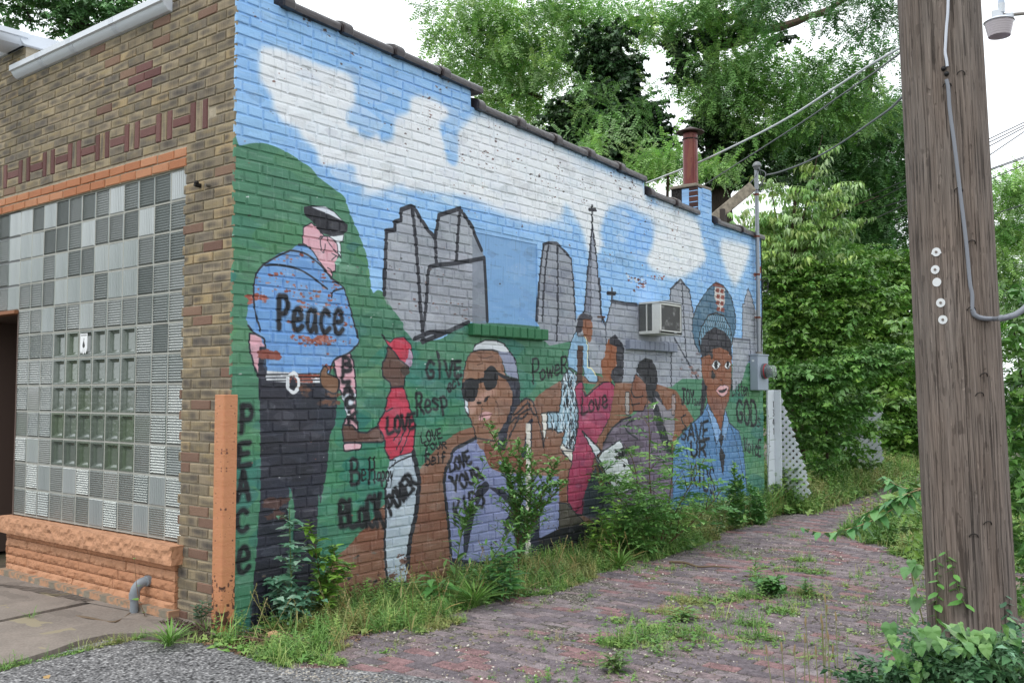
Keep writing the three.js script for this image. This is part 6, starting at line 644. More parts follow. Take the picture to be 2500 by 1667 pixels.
// ------------------------------------------------------------------ weeds by the wall
function weed(name, label, category, stems, { lf, l = 1, n = 14, from = 0.15, br = 0, brLen = 0.2, brN = 7, up = 0.5, droop = 0, col = ['#5f8a45'], seed = 1, thick = 0.005, whorl = 2.4, flowers, stemCol = '#5d6b3c', group, transl = 0.3, single = false }) {
  const r = rng(seed), b = stems[0][0], t = thing(name, label, category, [b[0], Math.max(0, b[1] * 0), b[2]], group), S = [], Ls = [], o = V3(b[0], 0, b[2]), Cs = col.map((c) => leafM(c, 0.55, transl)), lists = col.map(() => []);
  const put = (p, tan, a, s) => { const rad = V3(Math.cos(a), 0, Math.sin(a)), d = rad.multiplyScalar(1).addScaledVector(tan, up).add(V3(0, droop + (r() - 0.5) * 0.3, 0)); const k = Math.floor(r() * col.length), g = place(lf, p, d, (r() - 0.5) * 0.8, s); single ? mesh('leaf', g, Cs[k], t) : lists[k].push(g); };
  for (const st of stems) {
    const q = st.map(([x, y, z]) => [x - o.x, y, z - o.z]), c = curve(q); S.push(taper(q, thick, thick * 0.35, 14, 5)); const len = c.getLength();
    for (let i = 0; i < n; i++) { const u = lerp(from, 1, (i + r() * 0.6) / n); if (u > 1) continue; put(c.getPointAt(u), c.getTangentAt(u), i * whorl + r() * 0.5, 1.3 * l * (1.15 - 0.55 * u) * (0.75 + r() * 0.5)); }
    for (let i = 0; i < br; i++) { const u = lerp(from, 0.92, (i + r() * 0.5) / br), p = c.getPointAt(u), a = i * 2.4 + r(), L = brLen * (1.15 - u * 0.7) * (0.7 + r() * 0.6), e = p.clone().add(V3(Math.cos(a) * L, L * (0.5 + r() * 0.5), Math.sin(a) * L)), m = p.clone().lerp(e, 0.5).add(V3(0, 0.03, 0)), bc = curve([p.toArray(), m.toArray(), e.toArray()]); S.push(taper([p.toArray(), m.toArray(), e.toArray()], thick * 0.5, thick * 0.2, 6, 4)); for (let k = 0; k < brN; k++) { const v = lerp(0.25, 1, (k + r() * 0.5) / brN); put(bc.getPointAt(Math.min(v, 1)), bc.getTangentAt(Math.min(v, 1)), k * whorl + r(), 1.25 * l * (1 - 0.4 * v) * (0.7 + r() * 0.5)); } }
  }
  mesh('stem', S, mat(stemCol, 0.8), t); lists.forEach((g, k) => g.length && mesh('foliage', g, Cs[k], t)); if (flowers) flowers.forEach(([x, y, z]) => { const gs = []; for (let k = 0; k < 12; k++) { const a = k * 0.5236; gs.push(place(leaf(0.017, 0.008, 0.1, 0.05), V3(0, 0, 0), V3(Math.cos(a), Math.sin(a) * 0.8, 0.35 + Math.sin(a) * 0.4), 0, 1)); } const f = mesh('flower', gs, mat('#b9b6ec', 0.7), t); f.position.set(x - o.x, y, z - o.z); f.rotation.y = 0.7; }); return t;
}
const LF = { ovate: leafOutline([[0, 0], [0.2, 0.15], [0.27, 0.35], [0.22, 0.6], [0.1, 0.85], [0, 1]]), toothed: leafOutline([[0, 0], [0.16, 0.12], [0.32, 0.3], [0.26, 0.42], [0.28, 0.5], [0.16, 0.65], [0.14, 0.75], [0, 1]]), lance: leafOutline([[0, 0], [0.1, 0.2], [0.13, 0.45], [0.08, 0.75], [0, 1]], 0.15, 0.3), heart: leafOutline([[0, 0.06, 0.06], [0.22, 0.02, -0.1], [0.4, 0.1, 0.02], [0.45, 0.25, 0.22], [0.36, 0.5, 0.48], [0.18, 0.78, 0.76], [0, 1]], 0.16, 0.22, 0.12), blade: leafOutline([[0, 0], [0.022, 0.2], [0.026, 0.5], [0.016, 0.82], [0, 1]], 0.3, 0.55, 0), oval: leafOutline([[0, 0], [0.2, 0.15], [0.28, 0.45], [0.2, 0.75], [0, 1]], 0.14, 0.18) };
const pin = (() => { const r = rng(64); return pinnate(r, 0.14, 6, 0.04, 0.019); })(), pinBig = (() => { const r = rng(65); return pinnate(r, 0.22, 5, 0.075, 0.036); })();
{
  const B = (pts) => pts;
  weed('lambsquarters_weed', 'tall pale bluish-green weed against the dark painted trousers', 'weed', [[[.159,-.012,-.383],[.17,.299,-.369],[.173,.526,-.356],[.177,.767,-.342]], [[.168,-.012,-.39],[.104,.186,-.325],[.09,.299,-.305]], [[.193,-.013,-.384],[.228,.106,-.404],[.23,.19,-.4]]], { lf: LF.toothed, l: 0.085, n: 30, from: 0.05, br: 12, brLen: 0.15, brN: 6, col: ['#5a8e70', '#6a9c7e', '#95b8a0'], seed: 201, up: 0.3, thick: 0.006 });
  weed('elm_seedling', 'bright yellow-green seedling with arching twigs beside the pale weed', 'seedling', [[[.212,.003,-.592],[.214,.246,-.576],[.198,.448,-.549],[.168,.665,-.509]], [[.212,.003,-.592],[.249,.275,-.602],[.287,.39,-.624],[.302,.506,-.628]], [[.233,.008,-.582],[.285,.221,-.609],[.355,.307,-.66],[.407,.379,-.696]]], { lf: LF.ovate, l: 0.075, n: 46, from: 0.12, br: 10, brLen: 0.1, brN: 7, col: ['#7fae3a', '#83ad3e', '#557f35'], seed: 202, stemCol: '#6b4a35', up: 0.6 });
  weed('broadleaf_weed', 'low plant with a star of long broad leaves under the painted man with dark glasses', 'weed', [[[.473,-.013,-1.381],[.473,.127,-1.371],[.472,.244,-1.362]], [[.493,.003,-1.396],[.533,.127,-1.42],[.572,.204,-1.446]]], { lf: LF.lance, l: 0.17, n: 13, from: 0.4, col: ['#4f8a3d', '#5f9a48'], seed: 203, up: 0.1 });
  weed('chicory_plant', 'lanky chicory plant with pale lavender flowers leaning right', 'plant', [[[.434,0,-1.644],[.468,.272,-1.653],[.506,.512,-1.667],[.572,.752,-1.702],[.647,.976,-1.747],[.722,1.104,-1.798]], [[.574,-.014,-1.655],[.694,.254,-1.733],[.799,.444,-1.804],[.866,.602,-1.847]], [[.5,.48,-1.664],[.542,.592,-1.689],[.57,.688,-1.705]]], { lf: LF.lance, l: 0.095, n: 34, from: 0.02, br: 10, brLen: 0.12, brN: 3, col: ['#5f8f44', '#6f9c50'], seed: 204, up: 0.9, thick: 0.0045, flowers: [[.543,.706,-1.605],[.622,.71,-1.669],[.562,.622,-1.626],[.537,.531,-1.612],[.581,.719,-1.635],[.712,.939,-1.725],[.778,1.006,-1.773],[.62,.762,-1.663]] });
  weed('goldenrod_clump', 'clump of tall leafy stems with narrow leaves in front of the lavender coat', 'weed', [[[.74,-.005,-1.827],[.736,.154,-1.812],[.726,.313,-1.793]], [[.79,-.005,-1.867],[.801,.186,-1.862],[.822,.36,-1.867]], [[.69,-.005,-1.787],[.685,.122,-1.774],[.674,.249,-1.756]], [[.764,-.021,-1.847],[.772,.217,-1.837],[.78,.424,-1.828]]], { lf: LF.lance, l: 0.11, n: 40, from: 0.1, col: ['#4f8a45', '#5f9a4c', '#457d40'], seed: 205, up: 0.4 });
  weed('tall_sapling', 'tall slender sapling with upright feathery shoots in front of the painted cane', 'sapling', [[[.479,-.011,-2.376],[.478,.351,-2.35],[.469,.695,-2.318],[.4,1.039,-2.238],[.302,1.314,-2.14]], [[.483,.316,-2.355],[.512,.764,-2.347],[.513,1.039,-2.329],[.512,1.159,-2.319]], [[.49,.182,-2.346],[.57,.56,-2.383],[.6,.868,-2.385],[.591,1.074,-2.363]], [[.502,.354,-2.342],[.641,.663,-2.433],[.73,.903,-2.487],[.771,1.006,-2.513]], [[.498,.251,-2.347],[.595,.491,-2.408],[.717,.697,-2.491],[.82,.817,-2.566]], [[.489,.488,-2.348],[.446,.798,-2.292],[.425,.97,-2.263]]], { lf: LF.oval, l: 0.047, n: 90, from: 0.12, br: 18, brLen: 0.2, brN: 13, col: ['#659a4c', '#78ae58', '#8aba64', '#578b46'], seed: 206, stemCol: '#6a5540', up: 0.9, thick: 0.007 });
  weed('bushy_sapling', 'large bushy sapling with many leaves hiding the painted reader', 'sapling', [[[.438,-.037,-4.633],[.401,.337,-4.577],[.39,.761,-4.537],[.401,1.101,-4.523],[.399,1.419,-4.498]], [[.49,-.02,-4.544],[.289,.349,-4.357],[.136,.643,-4.213],[.045,.853,-4.125]], [[.49,-.02,-4.544],[.653,.433,-4.644],[.794,.727,-4.736],[.865,.895,-4.782]], [[.491,.013,-4.543],[.592,.559,-4.585],[.62,.895,-4.584],[.609,1.063,-4.564]], [[.481,.013,-4.535],[.361,.517,-4.403],[.323,.853,-4.349],[.263,1.021,-4.289]], [[.541,.008,-4.456],[.794,.279,-4.64],[.963,.486,-4.761],[1.032,.611,-4.808]]], { lf: pinBig, l: 1.0, n: 8, from: 0.2, br: 5, brLen: 0.34, brN: 3, col: ['#6ea351', '#86b962', '#5a9149', '#9ac568'], seed: 207, stemCol: '#6a5540', up: 0.5, thick: 0.009 });
  weed('bright_seedling', 'low yellow-green seedling left of the large bushy sapling', 'seedling', [[[.474,.009,-3.63],[.462,.281,-3.601],[.447,.475,-3.576]], [[.474,.009,-3.63],[.539,.319,-3.66],[.593,.552,-3.687]], [[.474,.009,-3.63],[.385,.242,-3.542],[.343,.358,-3.5]]], { lf: LF.ovate, l: 0.062, n: 26, from: 0.1, br: 10, brLen: 0.15, brN: 6, col: ['#7fae3d', '#93bb45', '#5f933b'], seed: 208 });
  weed('leafy_sapling', 'spreading leafy sapling at the foot of the large bushy one', 'sapling', [[[.457,-.043,-4.006],[.499,.278,-4.017],[.448,.6,-3.953],[.359,.76,-3.87]], [[.457,-.043,-4.006],[.594,.278,-4.093],[.695,.479,-4.16],[.759,.519,-4.209]]], { lf: pinBig, l: 0.9, n: 18, from: 0.15, br: 10, brLen: 0.24, brN: 5, col: ['#568a3e', '#6f9f4a'], seed: 209 });
  weed('narrow_weed', 'narrow upright weed before the painted blue uniform', 'weed', [[[.491,.021,-6.214],[.496,.38,-6.193],[.495,.763,-6.164]], [[.521,.021,-6.238],[.539,.332,-6.231],[.542,.619,-6.212]], [[.461,.021,-6.19],[.456,.284,-6.167],[.471,.523,-6.162]]], { lf: LF.oval, l: 0.06, n: 70, from: 0.05, br: 14, brLen: 0.12, brN: 8, col: ['#659a50', '#82b056', '#528743'], seed: 210, up: 0.9 });
  weed('narrow_weed', 'second upright weed, nearer the white post', 'weed', [[[.39,-.063,-6.91],[.388,.215,-6.889],[.358,.468,-6.846]], [[.43,-.063,-6.942],[.458,.165,-6.948],[.443,.316,-6.926]]], { lf: LF.oval, l: 0.06, n: 60, from: 0.05, br: 12, brLen: 0.13, brN: 8, col: ['#5f9450', '#72a856'], seed: 211, up: 0.9 });
  weed('post_vine', 'thin dark vine climbing the white post', 'vine', [[[.09,-.003,-7.886],[.124,.49,-7.878],[.157,.929,-7.873],[.157,1.313,-7.846]]], { lf: LF.lance, l: 0.08, n: 26, from: 0.02, col: ['#4b6b45', '#3b5a3a'], seed: 212, thick: 0.004 });
  weed('honeysuckle_bush', 'leafy green bush at the foot of the lattice screen', 'bush', [[[.078,-.002,-8.454],[.066,.282,-8.424],[.051,.51,-8.396]], [[.122,-.002,-8.49],[.201,.339,-8.529],[.253,.567,-8.555]], [[.1,-.002,-8.472],[.152,.225,-8.498],[.314,.396,-8.616]], [[.074,-.018,-8.324],[.015,.179,-8.262],[-.011,.32,-8.231]]], { lf: LF.ovate, l: 0.1, n: 34, from: 0.08, br: 14, brLen: 0.24, brN: 8, col: ['#7fb04a', '#4f8038', '#85ad48'], seed: 213 });
  weed('low_weed', 'ragged low plant with white and dry stalks at the wall before the uniform', 'weed', [[[.575,.014,-5.511],[.616,.172,-5.532],[.687,.398,-5.574]], [[.575,.014,-5.511],[.51,.172,-5.447],[.462,.308,-5.399]], [[.611,.014,-5.539],[.653,.217,-5.559],[.768,.488,-5.632]]], { lf: LF.lance, l: 0.07, n: 16, from: 0.1, br: 4, brLen: 0.12, brN: 4, col: ['#6f8a50', '#8a9060', '#5b8344'], seed: 214 });
  weed('alley_weed', 'tall leafy weed standing among the alley bricks', 'weed', [[[1.795,.005,-3.857],[1.795,.076,-3.853],[1.804,.146,-3.855]], [[1.998,.001,-3.469],[2,.058,-3.466],[2.006,.105,-3.467]]], { lf: LF.lance, l: 0.07, n: 24, from: 0.1, col: ['#4f8a3d', '#639a48'], seed: 215 });
  weed('alley_weed', 'bushy green weed low in the middle of the alley', 'weed', [[[2.221,.001,-3.236],[2.208,.055,-3.223],[2.196,.101,-3.209]], [[2.228,.001,-3.242],[2.244,.046,-3.252],[2.238,.083,-3.244]], [[2.214,.001,-3.231],[2.18,.046,-3.2],[2.167,.083,-3.187]]], { lf: LF.ovate, l: 0.07, n: 18, from: 0.1, br: 4, brLen: 0.1, brN: 5, col: ['#4f8a3d', '#5f9446'], seed: 216 });
  weed('alley_weed', 'small upright weed right of the other alley weeds', 'weed', [[[2.413,.001,-3.391],[2.415,.064,-3.388],[2.411,.124,-3.381]]], { lf: LF.lance, l: 0.07, n: 26, from: 0.1, col: ['#4f8a3d'], seed: 217 });
  weed('alley_weed', 'spiky weed in the near part of the brick alley', 'weed', [[[2.067,-.003,-2.085],[2.094,.054,-2.103],[2.108,.086,-2.111]], [[2.067,-.003,-2.085],[2.05,.046,-2.067],[2.044,.07,-2.061]], [[2.08,-.003,-2.095],[2.126,.046,-2.128],[2.152,.07,-2.148]]], { lf: LF.lance, l: 0.08, n: 16, from: 0.05, col: ['#5f8f40', '#7a9a4a'], seed: 218 });
  weed('alley_weed', 'bushy weed at the bottom edge of the brick alley', 'weed', [[[2.369,-.002,-.837],[2.366,.051,-.83],[2.378,.104,-.836]], [[2.374,-.009,-.841],[2.391,.031,-.852],[2.402,.057,-.859]], [[2.364,-.009,-.833],[2.344,.024,-.815],[2.335,.044,-.805]]], { lf: LF.lance, l: 0.06, n: 18, from: 0.05, br: 3, brLen: 0.08, brN: 5, col: ['#5b8040', '#6f9048'], seed: 219 });
  weed('vent_weed', 'thin seedling beside the grey vent pipe', 'seedling', [[[-.749,.018,.118],[-.779,.149,.152],[-.789,.328,.173],[-.789,.434,.18]]], { lf: LF.toothed, l: 0.035, n: 5, from: 0.05, col: ['#6fa03c'], seed: 220, thick: 0.003, stemCol: '#7a5a44' });
  weed('corner_weed', 'dusty blue-green weed between the pier and the orange corner guard', 'weed', [[[-.055,.076,.143],[-.055,.152,.148],[-.044,.22,.144]], [[-.055,.076,.143],[-.076,.144,.165],[-.081,.19,.171]], [[-.055,.076,.143],[-.023,.152,.122],[-.015,.213,.12]]], { lf: LF.oval, l: 0.04, n: 16, from: 0.2, col: ['#5b7a5e', '#4b6b4f'], seed: 221, thick: 0.003 });
}
// ---- foreground: vines by the pole (single leaves), branches from the right, seed stalks
{
  const hm = ['#5c8a4a', '#527f42', '#709a52', '#49703c', '#65914c'].map((c) => leafM(c, 0.5, 0.15)), r = rng(71), t = thing('bindweed_mound', 'mound of large heart-shaped vine leaves around the foot of the pole', 'vine', [3.7, 0, -1.2]), o = t.position;
  const one = (c, s, k) => { const q = mesh('leaf', LF.heart, hm[k % 5], t); q.position.set(c[0] - o.x, c[1] - o.y, c[2] - o.z); q.scale.setScalar(s); q.rotation.set(0.75 + (r() - 0.5) * 1.1, 0.6 + (r() - 0.5) * 2.6, (r() - 0.5) * 1.1, 'YXZ'); };
  [[4.141,.553,-.308],[4.187,.496,-.349],[4.21,.605,-.359],[4.249,.567,-.393],[4.309,.582,-.44],[4.379,.577,-.497],[4.271,.548,-.412],[4.333,.539,-.463],[4.24,.51,-.39],[4.08,.491,-.263],[4.12,.586,-.288],[4.133,.539,-.302],[4.277,.51,-.42],[4.407,.544,-.523]].forEach((c, i) => one(c, 0.075 + 0.055 * ((i * 7) % 5) / 5, i));
  [[4.086,.845,-.332],[4.097,.738,-.349],[4.099,.695,-.354],[4.085,.618,-.348],[4.1,.825,-.345],[4.077,.816,-.327],[4.082,.632,-.344],[4.103,.545,-.368]].forEach((c, i) => one(c, 0.045 + 0.012 * (i % 3), i + 1));
  for (let i = 0; i < 170; i++) { const u = r(), v = r(); const c = [[4.069,.575,-.184],[4.449,.603,-.488],[4.063,.393,-.191],[4.442,.393,-.497]]; one([0, 1, 2].map((k) => lerp(lerp(c[0][k], c[1][k], u), lerp(c[2][k], c[3][k], u), v) + (r() - 0.5) * 0.12), 0.028 + r() * r() * 0.055, i); }
  mesh('stem', [tube([[4.105,.586,-.405],[4.087,.698,-.382],[4.076,.771,-.368],[4.076,.84,-.364]].map(([x, y, z]) => [x - o.x, y, z - o.z]), 0.003, 20, 5), tube([[3.918,.481,-.326],[3.988,.5,-.381],[4.064,.491,-.443]].map(([x, y, z]) => [x - o.x, y, z - o.z]), 0.002, 12, 4)], mat('#7d7a50', 0.8), t);
  const c2 = thing('groundcover_vine', 'dark small-leaved vine spreading under the pole at the lower right corner', 'vine', [3.8, 0, -1.0]); foliage(c2, 'foliage', 'small', leafM('#557f55', 0.55, 0.2), [[4.402,.392,-.529,.153],[4.229,.359,-.392,.153],[4.07,.342,-.266,.153],[4.327,.494,-.461,.102],[4.433,.528,-.545,.102],[4.152,.426,-.326,.102],[3.99,.325,-.202,.119],[3.91,.291,-.14,.102],[4.208,.494,-.365,.085]], 16, 0.75, ['#ffffff', '#cfe6d0', '#b8d8c0', '#a8c8b0'], 301); foliage(c2, 'foliage', 'broad', M_PALE, [[4.415,.441,-.472,.117],[4.27,.407,-.358,.1],[4.14,.407,-.253,.084],[4.351,.474,-.418,.084]], 5, 0.6, gd, 302);
  for (const [a, lab, k, m] of [[[[3.842,.332,-1.59],[3.837,.405,-1.59],[3.855,.508,-1.577],[3.855,.6,-1.575],[3.854,.681,-1.573]], 'left vine shoot climbing the wooden pole', 31, 0], [[[3.996,.438,-1.56],[3.967,.495,-1.556],[3.942,.589,-1.552],[3.92,.66,-1.554],[3.898,.712,-1.556]], 'right vine shoot climbing the wooden pole', 32, 1], [[[4.162,.33,-1.723],[4.149,.407,-1.686],[4.144,.468,-1.679],[4.147,.515,-1.686]], 'dark vine shoot at the right edge of the wooden pole', 33, 2]]) weed('climbing_shoot', lab, 'vine', [a.map(([x, y, z]) => [x - 0.006, y, z + 0.014])], { lf: LF.oval, l: 0.05, n: 15, from: 0.05, col: m === 2 ? ['#3f6b4c'] : ['#5f9a45', '#6fab50'], seed: k, thick: 0.0032, up: 0.5, droop: -0.75, single: true });
  weed('hanging_branch', 'arching branch of oval leaves reaching left from behind the pole', 'branch', [[[3.749,.996,-1.825],[3.672,.971,-1.838],[3.55,.869,-1.821],[3.427,.79,-1.801],[3.283,.733,-1.762],[3.204,.715,-1.773],[3.105,.717,-1.767],[3.032,.734,-1.781]], [[3.749,1.005,-1.824],[3.633,.981,-1.861],[3.535,1.001,-1.909],[3.446,1.036,-1.964]], [[3.731,1,-1.81],[3.614,.95,-1.816],[3.513,.894,-1.835],[3.395,.817,-1.841],[3.319,.718,-1.884]]], { lf: LF.ovate, l: 0.072, n: 30, from: 0.16, col: ['#5f9a58', '#4d8a4c', '#77ab66'], seed: 34, thick: 0.004, stemCol: '#a08a68', droop: -0.35, up: 0.3, single: true });
  const s = thing('plantain_stalks', 'dry brown seed stalks of plantain standing in the right foreground', 'weed', [3.35, 0, -1.35]), P = s.position, st = [], hd = [], bl = [], rr = rng(73), sm = mat('#7d8058', 0.8), hmn = mat('#8f7d5a', 0.9);
  for (const [top, bot] of [[[[3.514,.528,-.898]][0], 1840], [[[3.519,.478,-.905]][0], 1830], [[[3.515,.42,-1.034]][0], 1900], [[[3.536,.455,-.792]][0], 1760], [[[3.539,.426,-.797]][0], 1775], [[[3.518,.467,-.648]][0], 1700], [[[3.513,.389,-.649]][0], 1690], [[[3.429,.35,-.584]][0], 1510], [[[3.474,.339,-.622]][0], 1560], [[[3.417,.365,-.446]][0], 1480], [[[3.558,.375,-.815]][0], 1810], [[[3.511,.307,-.782]][0], 1740], [[[3.573,.312,-.832]][0], 1850]].map((q) => q)) { const d = V3(...top), a = V3(d.x + (rr() - 0.5) * 0.1 + 0.03, 0, d.z + (rr() - 0.5) * 0.1 + 0.02); const pA = [a.x - P.x, 0, a.z - P.z], pB = [lerp(a.x, d.x, 0.55) - P.x, d.y * 0.5, lerp(a.z, d.z, 0.55) - P.z], pC = [d.x - P.x, d.y, d.z - P.z]; mesh('stalk', tube([pA, pB, pC], 0.0022, 10, 5), sm, s); const h = mesh('seed_head', new THREE.LatheGeometry([[0, -0.024], [0.004, -0.018], [0.0052, 0], [0.0034, 0.018], [0, 0.024]].map((p) => new THREE.Vector2(...p)), 8), hmn, s); h.position.set(...pC); h.rotation.z = (rr() - 0.5) * 0.3; }
}
// ------------------------------------------------------------------ grass and ground cover
{
  const r = rng(81), blade = (h, w, lean, a) => { const c = Math.cos(a), s = Math.sin(a), q = (x, y, f) => [c * f - s * x, y, s * f + c * x], A = q(-w, 0, 0), B = q(w, 0, 0), C = q(w * 0.8, h * 0.6, lean * 0.35), D = q(-w * 0.8, h * 0.6, lean * 0.35), E = q(0, h, lean); return [...A, ...B, ...C, ...A, ...C, ...D, ...D, ...C, ...E]; };
  const clump = (n, h, w, sp) => { const P = []; for (let i = 0; i < n; i++) { const a = r() * 6.28, b = blade(h * (0.5 + r() * 0.7), w * (0.7 + r() * 0.6), h * (0.2 + r() * 0.9), a), ox = (r() - 0.5) * sp, oz = (r() - 0.5) * sp; for (let k = 0; k < b.length; k += 3) P.push(b[k] + ox, b[k + 1], b[k + 2] + oz); } const g = new THREE.BufferGeometry(); g.setAttribute('position', new THREE.Float32BufferAttribute(P, 3)); g.computeVertexNormals(); g.setAttribute('uv', new THREE.BufferAttribute(new Float32Array(P.length / 3 * 2), 2)); return g; };
  const rosette = (n, l, up) => { const lf = leaf(l, l * 0.5, 0.12, 0.3), gs = []; for (let i = 0; i < n; i++) { const a = i * 2.4; gs.push(place(lf, V3((r() - 0.5) * l * 1.6, r() * l * 0.8, (r() - 0.5) * l * 1.6), V3(Math.cos(a), up * (0.3 + r()), Math.sin(a)), (r() - 0.5), 0.6 + r() * 0.7)); } return join(gs); };
  const sprigG = (() => { const lf = leaf(0.04, 0.02, 0.14, 0.25), gs = [new THREE.CylinderGeometry(0.0012, 0.002, 0.14, 4, 1, true).translate(0, 0.07, 0)]; for (let i = 0; i < 13; i++) { const a = i * 2.4; gs.push(place(lf, V3(0, 0.02 + i * 0.0095, 0), V3(Math.cos(a), 0.35 + r() * 0.4, Math.sin(a)), 0, 1.25 - i * 0.055)); } return join(gs.map(flat)); })();
  const fine = clump(13, 0.055, 0.002, 0.1), tall = clump(9, 0.13, 0.003, 0.08), herb = rosette(16, 0.032, 0.8), rose = rosette(9, 0.06, 0.6), S0 = [];
  const green = ['#86ad58', '#97b562', '#75a04f', '#a6b86c', '#688f4a'], dry = ['#b0a76c', '#a9b070', '#98a062'], F0 = [], T0 = [], H0 = [], R0 = [];
  const add = (x, z, y, s) => { const k = r(), c = noise.fbm(x * 2 + 9, z * 2 + 4, 3), col = c > 0.64 ? dry[Math.floor(r() * 3)] : green[Math.floor(r() * 5)]; const q = [x, y, z, r() * 6.28, s * (0.6 + r() * 0.8), 0.15, col]; if (k < 0.3) F0.push(q); else if (k < 0.68) H0.push(q); else if (k < 0.76) T0.push(q); else if (k < 0.9) S0.push(q); else R0.push(q); };
  for (let i = 0; i < 30000; i++) { const z = 0.25 - Math.pow(r(), 1.25) * 16.5, e = edgeAt(z), w = z > -8 ? 0.03 : e - 1.4, x = lerp(w, e + 0.12, r()); if (z > -0.3 && x < 0.62 && r() < 0.85) continue; const n = noise.fbm(x * 2.2 + 3, z * 2.2 + 8, 3), near = (e + 0.12 - x); if (near < 0.2 && n < 0.52) continue; if (z > -3.5 && (n < 0.35 || r() < 0.1)) continue; add(x, z, -0.012, (z < -8 ? 1.9 : z < -4 ? 1.45 : 0.85) * (near < 0.15 ? 0.7 : 1) * (x < 0.25 ? 1.25 : 1)); }
  for (let i = 0; i < 15000; i++) { const z = -5.2 - r() * 12, x = lerp(z > -8 ? 1.5 : Math.max(edgeAt(z) + 0.9, lerp(1.5, 0.4, (-8 - z) / 5)), 4.5, r()); if (noise.fbm(x * 1.4 + 33, z * 1.4, 3) < 0.34) continue; if (z > -6.6 && x < 2.1 + (z + 6.6) * 0.45) continue; add(x, z, -0.012, z < -9 ? 2.1 : 1.5); }
  for (let i = 0; i < 5200; i++) { const z = -5.35 - r() * 4.2, x = lerp(1.42, 3.4, r()); if (x < 1.5 + (z + 6.6) * 0.95 || noise.fbm(x * 2 + 5, z * 2, 3) < 0.36) continue; add(x, z, -0.012, 1.2 + 0.8 * clamp((x - 1.5 - (z + 6.6) * 0.95), 0, 1)); }
  for (let i = 0; i < 2600; i++) { const z = -0.6 - r() * 5, x = 2.4 + r() * 2.4; if (noise.fbm(x * 2.4 + 15, z * 2.4 + 60, 3) < 0.56) continue; add(x, z, -0.007, 0.3 + r() * 0.3); }
  for (let i = 0; i < 5000; i++) { const z = -8.2 - r() * 9, e = edgeAt(z); add(lerp(e - 0.6, e + 0.35, r()), z, -0.012, 1.9); }
  for (let i = 0; i < 9500; i++) { const z = 0.1 - r() * 7, x = edgeAt(z) + r() * 3.6, n = noise.fbm(x * 2.6 + 71, z * 2.6 + 13, 3); if (n < 0.63 || r() < 0.4) continue; add(x, z, -0.008, 0.28 + (n - 0.63) * 1.6); }
  for (const [x0, z0, n, w] of [...[[2.017,-2.21],[1.871,-2.234],[1.992,-2.837],[2.082,-3.073],[1.862,-3.746],[2.201,-3.281],[2.478,-2.77],[2.394,-3.437],[1.87,-4.313],[1.776,-4.864],[2.085,-4.34],[2.27,-1.657],[2.294,-1.832],[2.106,-1.761],[1.905,-1.765],[2.056,-1.298],[2.106,-1.302],[2.321,-1.334],[2.121,-1.499],[1.845,-2.666],[2.114,-2.429],[2.483,-2.273],[2.711,-1.973]].map((q, i) => [...q, 26 + (i % 4) * 12, 0.09 + (i % 3) * 0.05])]) for (let i = 0; i < n; i++) add(x0 + (r() + r() - 1) * w * 1.6, z0 + (r() + r() - 1) * w, -0.006, 0.42 + r() * 0.35);
  for (let i = 0; i < 160; i++) { const q = [[-.351,1.077],[-.421,.547]][i % 2], e = r(), a = [[-.242,1.266],[-.292,.362]]; add(lerp(a[0][0], a[1][0], e) + (r() - 0.5) * 0.05, lerp(a[0][1], a[1][1], e) + (r() - 0.5) * 0.04, 0, 0.3 + r() * 0.25); }
  for (let i = 0; i < 320; i++) { const e = r(), a = [[.493,.098],[1.029,.024]]; add(lerp(a[0][0], a[1][0], e) + (r() - 0.5) * 0.3, lerp(a[0][1], a[1][1], e) + (r() - 0.5) * 0.14, 0, 0.45); }
  const D0 = [], dryG = (() => { const gs = [new THREE.CylinderGeometry(0.0009, 0.0016, 0.3, 4, 1, true).translate(0, 0.15, 0)]; for (let i = 0; i < 7; i++) { const a = i * 2.4; gs.push(place(leaf(0.018, 0.006, 0.1, 0.1), V3(0, 0.24 + i * 0.008, 0), V3(Math.cos(a) * 0.5, 1, Math.sin(a) * 0.5), 0, 1)); } gs.push(place(LF.blade, V3(0, 0.02, 0), V3(1, 0.6, 0.2), 0, 0.16), place(LF.blade, V3(0, 0.05, 0), V3(-0.8, 0.9, -0.4), 0, 0.13)); return join(gs.map(flat)); })();
  for (let i = 0; i < 420; i++) { const z = 0.15 - r() * 9, x = lerp(0.08, edgeAt(z) + 0.05, r()); D0.push([x, -0.01, z, r() * 6.28, 0.45 + r() * 0.75, 0.25 + r() * 0.35, ['#a8925e', '#8f8a55', '#b3a478', '#7f7a4c'][i % 4]]); }
  scatter('dry_stalks', dryG, mat(0xffffff, 0.9, { side: THREE.DoubleSide }), D0, scene, 'thin dry stalks standing in the grass strip along the wall', 'dry stalks');
  const gm = leafM('#ffffff', 0.75, 0.25);
  scatter('grass', fine, gm, F0, scene, 'short mixed grass along the wall and in the alley joints', 'grass'); scatter('tall_grass', tall, gm, T0, scene, 'taller ragged grass blades along the foot of the mural', 'grass'); scatter('clover', herb, leafM('#e6f2d8', 0.75, 0.25), H0, scene, 'small-leaved ground cover between wall and alley', 'ground cover'); scatter('leafy_sprigs', sprigG, leafM('#e2f0d0', 0.65, 0.3), S0, scene, 'small upright leafy sprigs mixed into the grass strip', 'ground cover'); scatter('dock_weeds', rose, leafM('#d8ecc8', 0.6, 0.3), R0, scene, 'scattered broad-leaved weeds in the grass strip', 'ground cover');
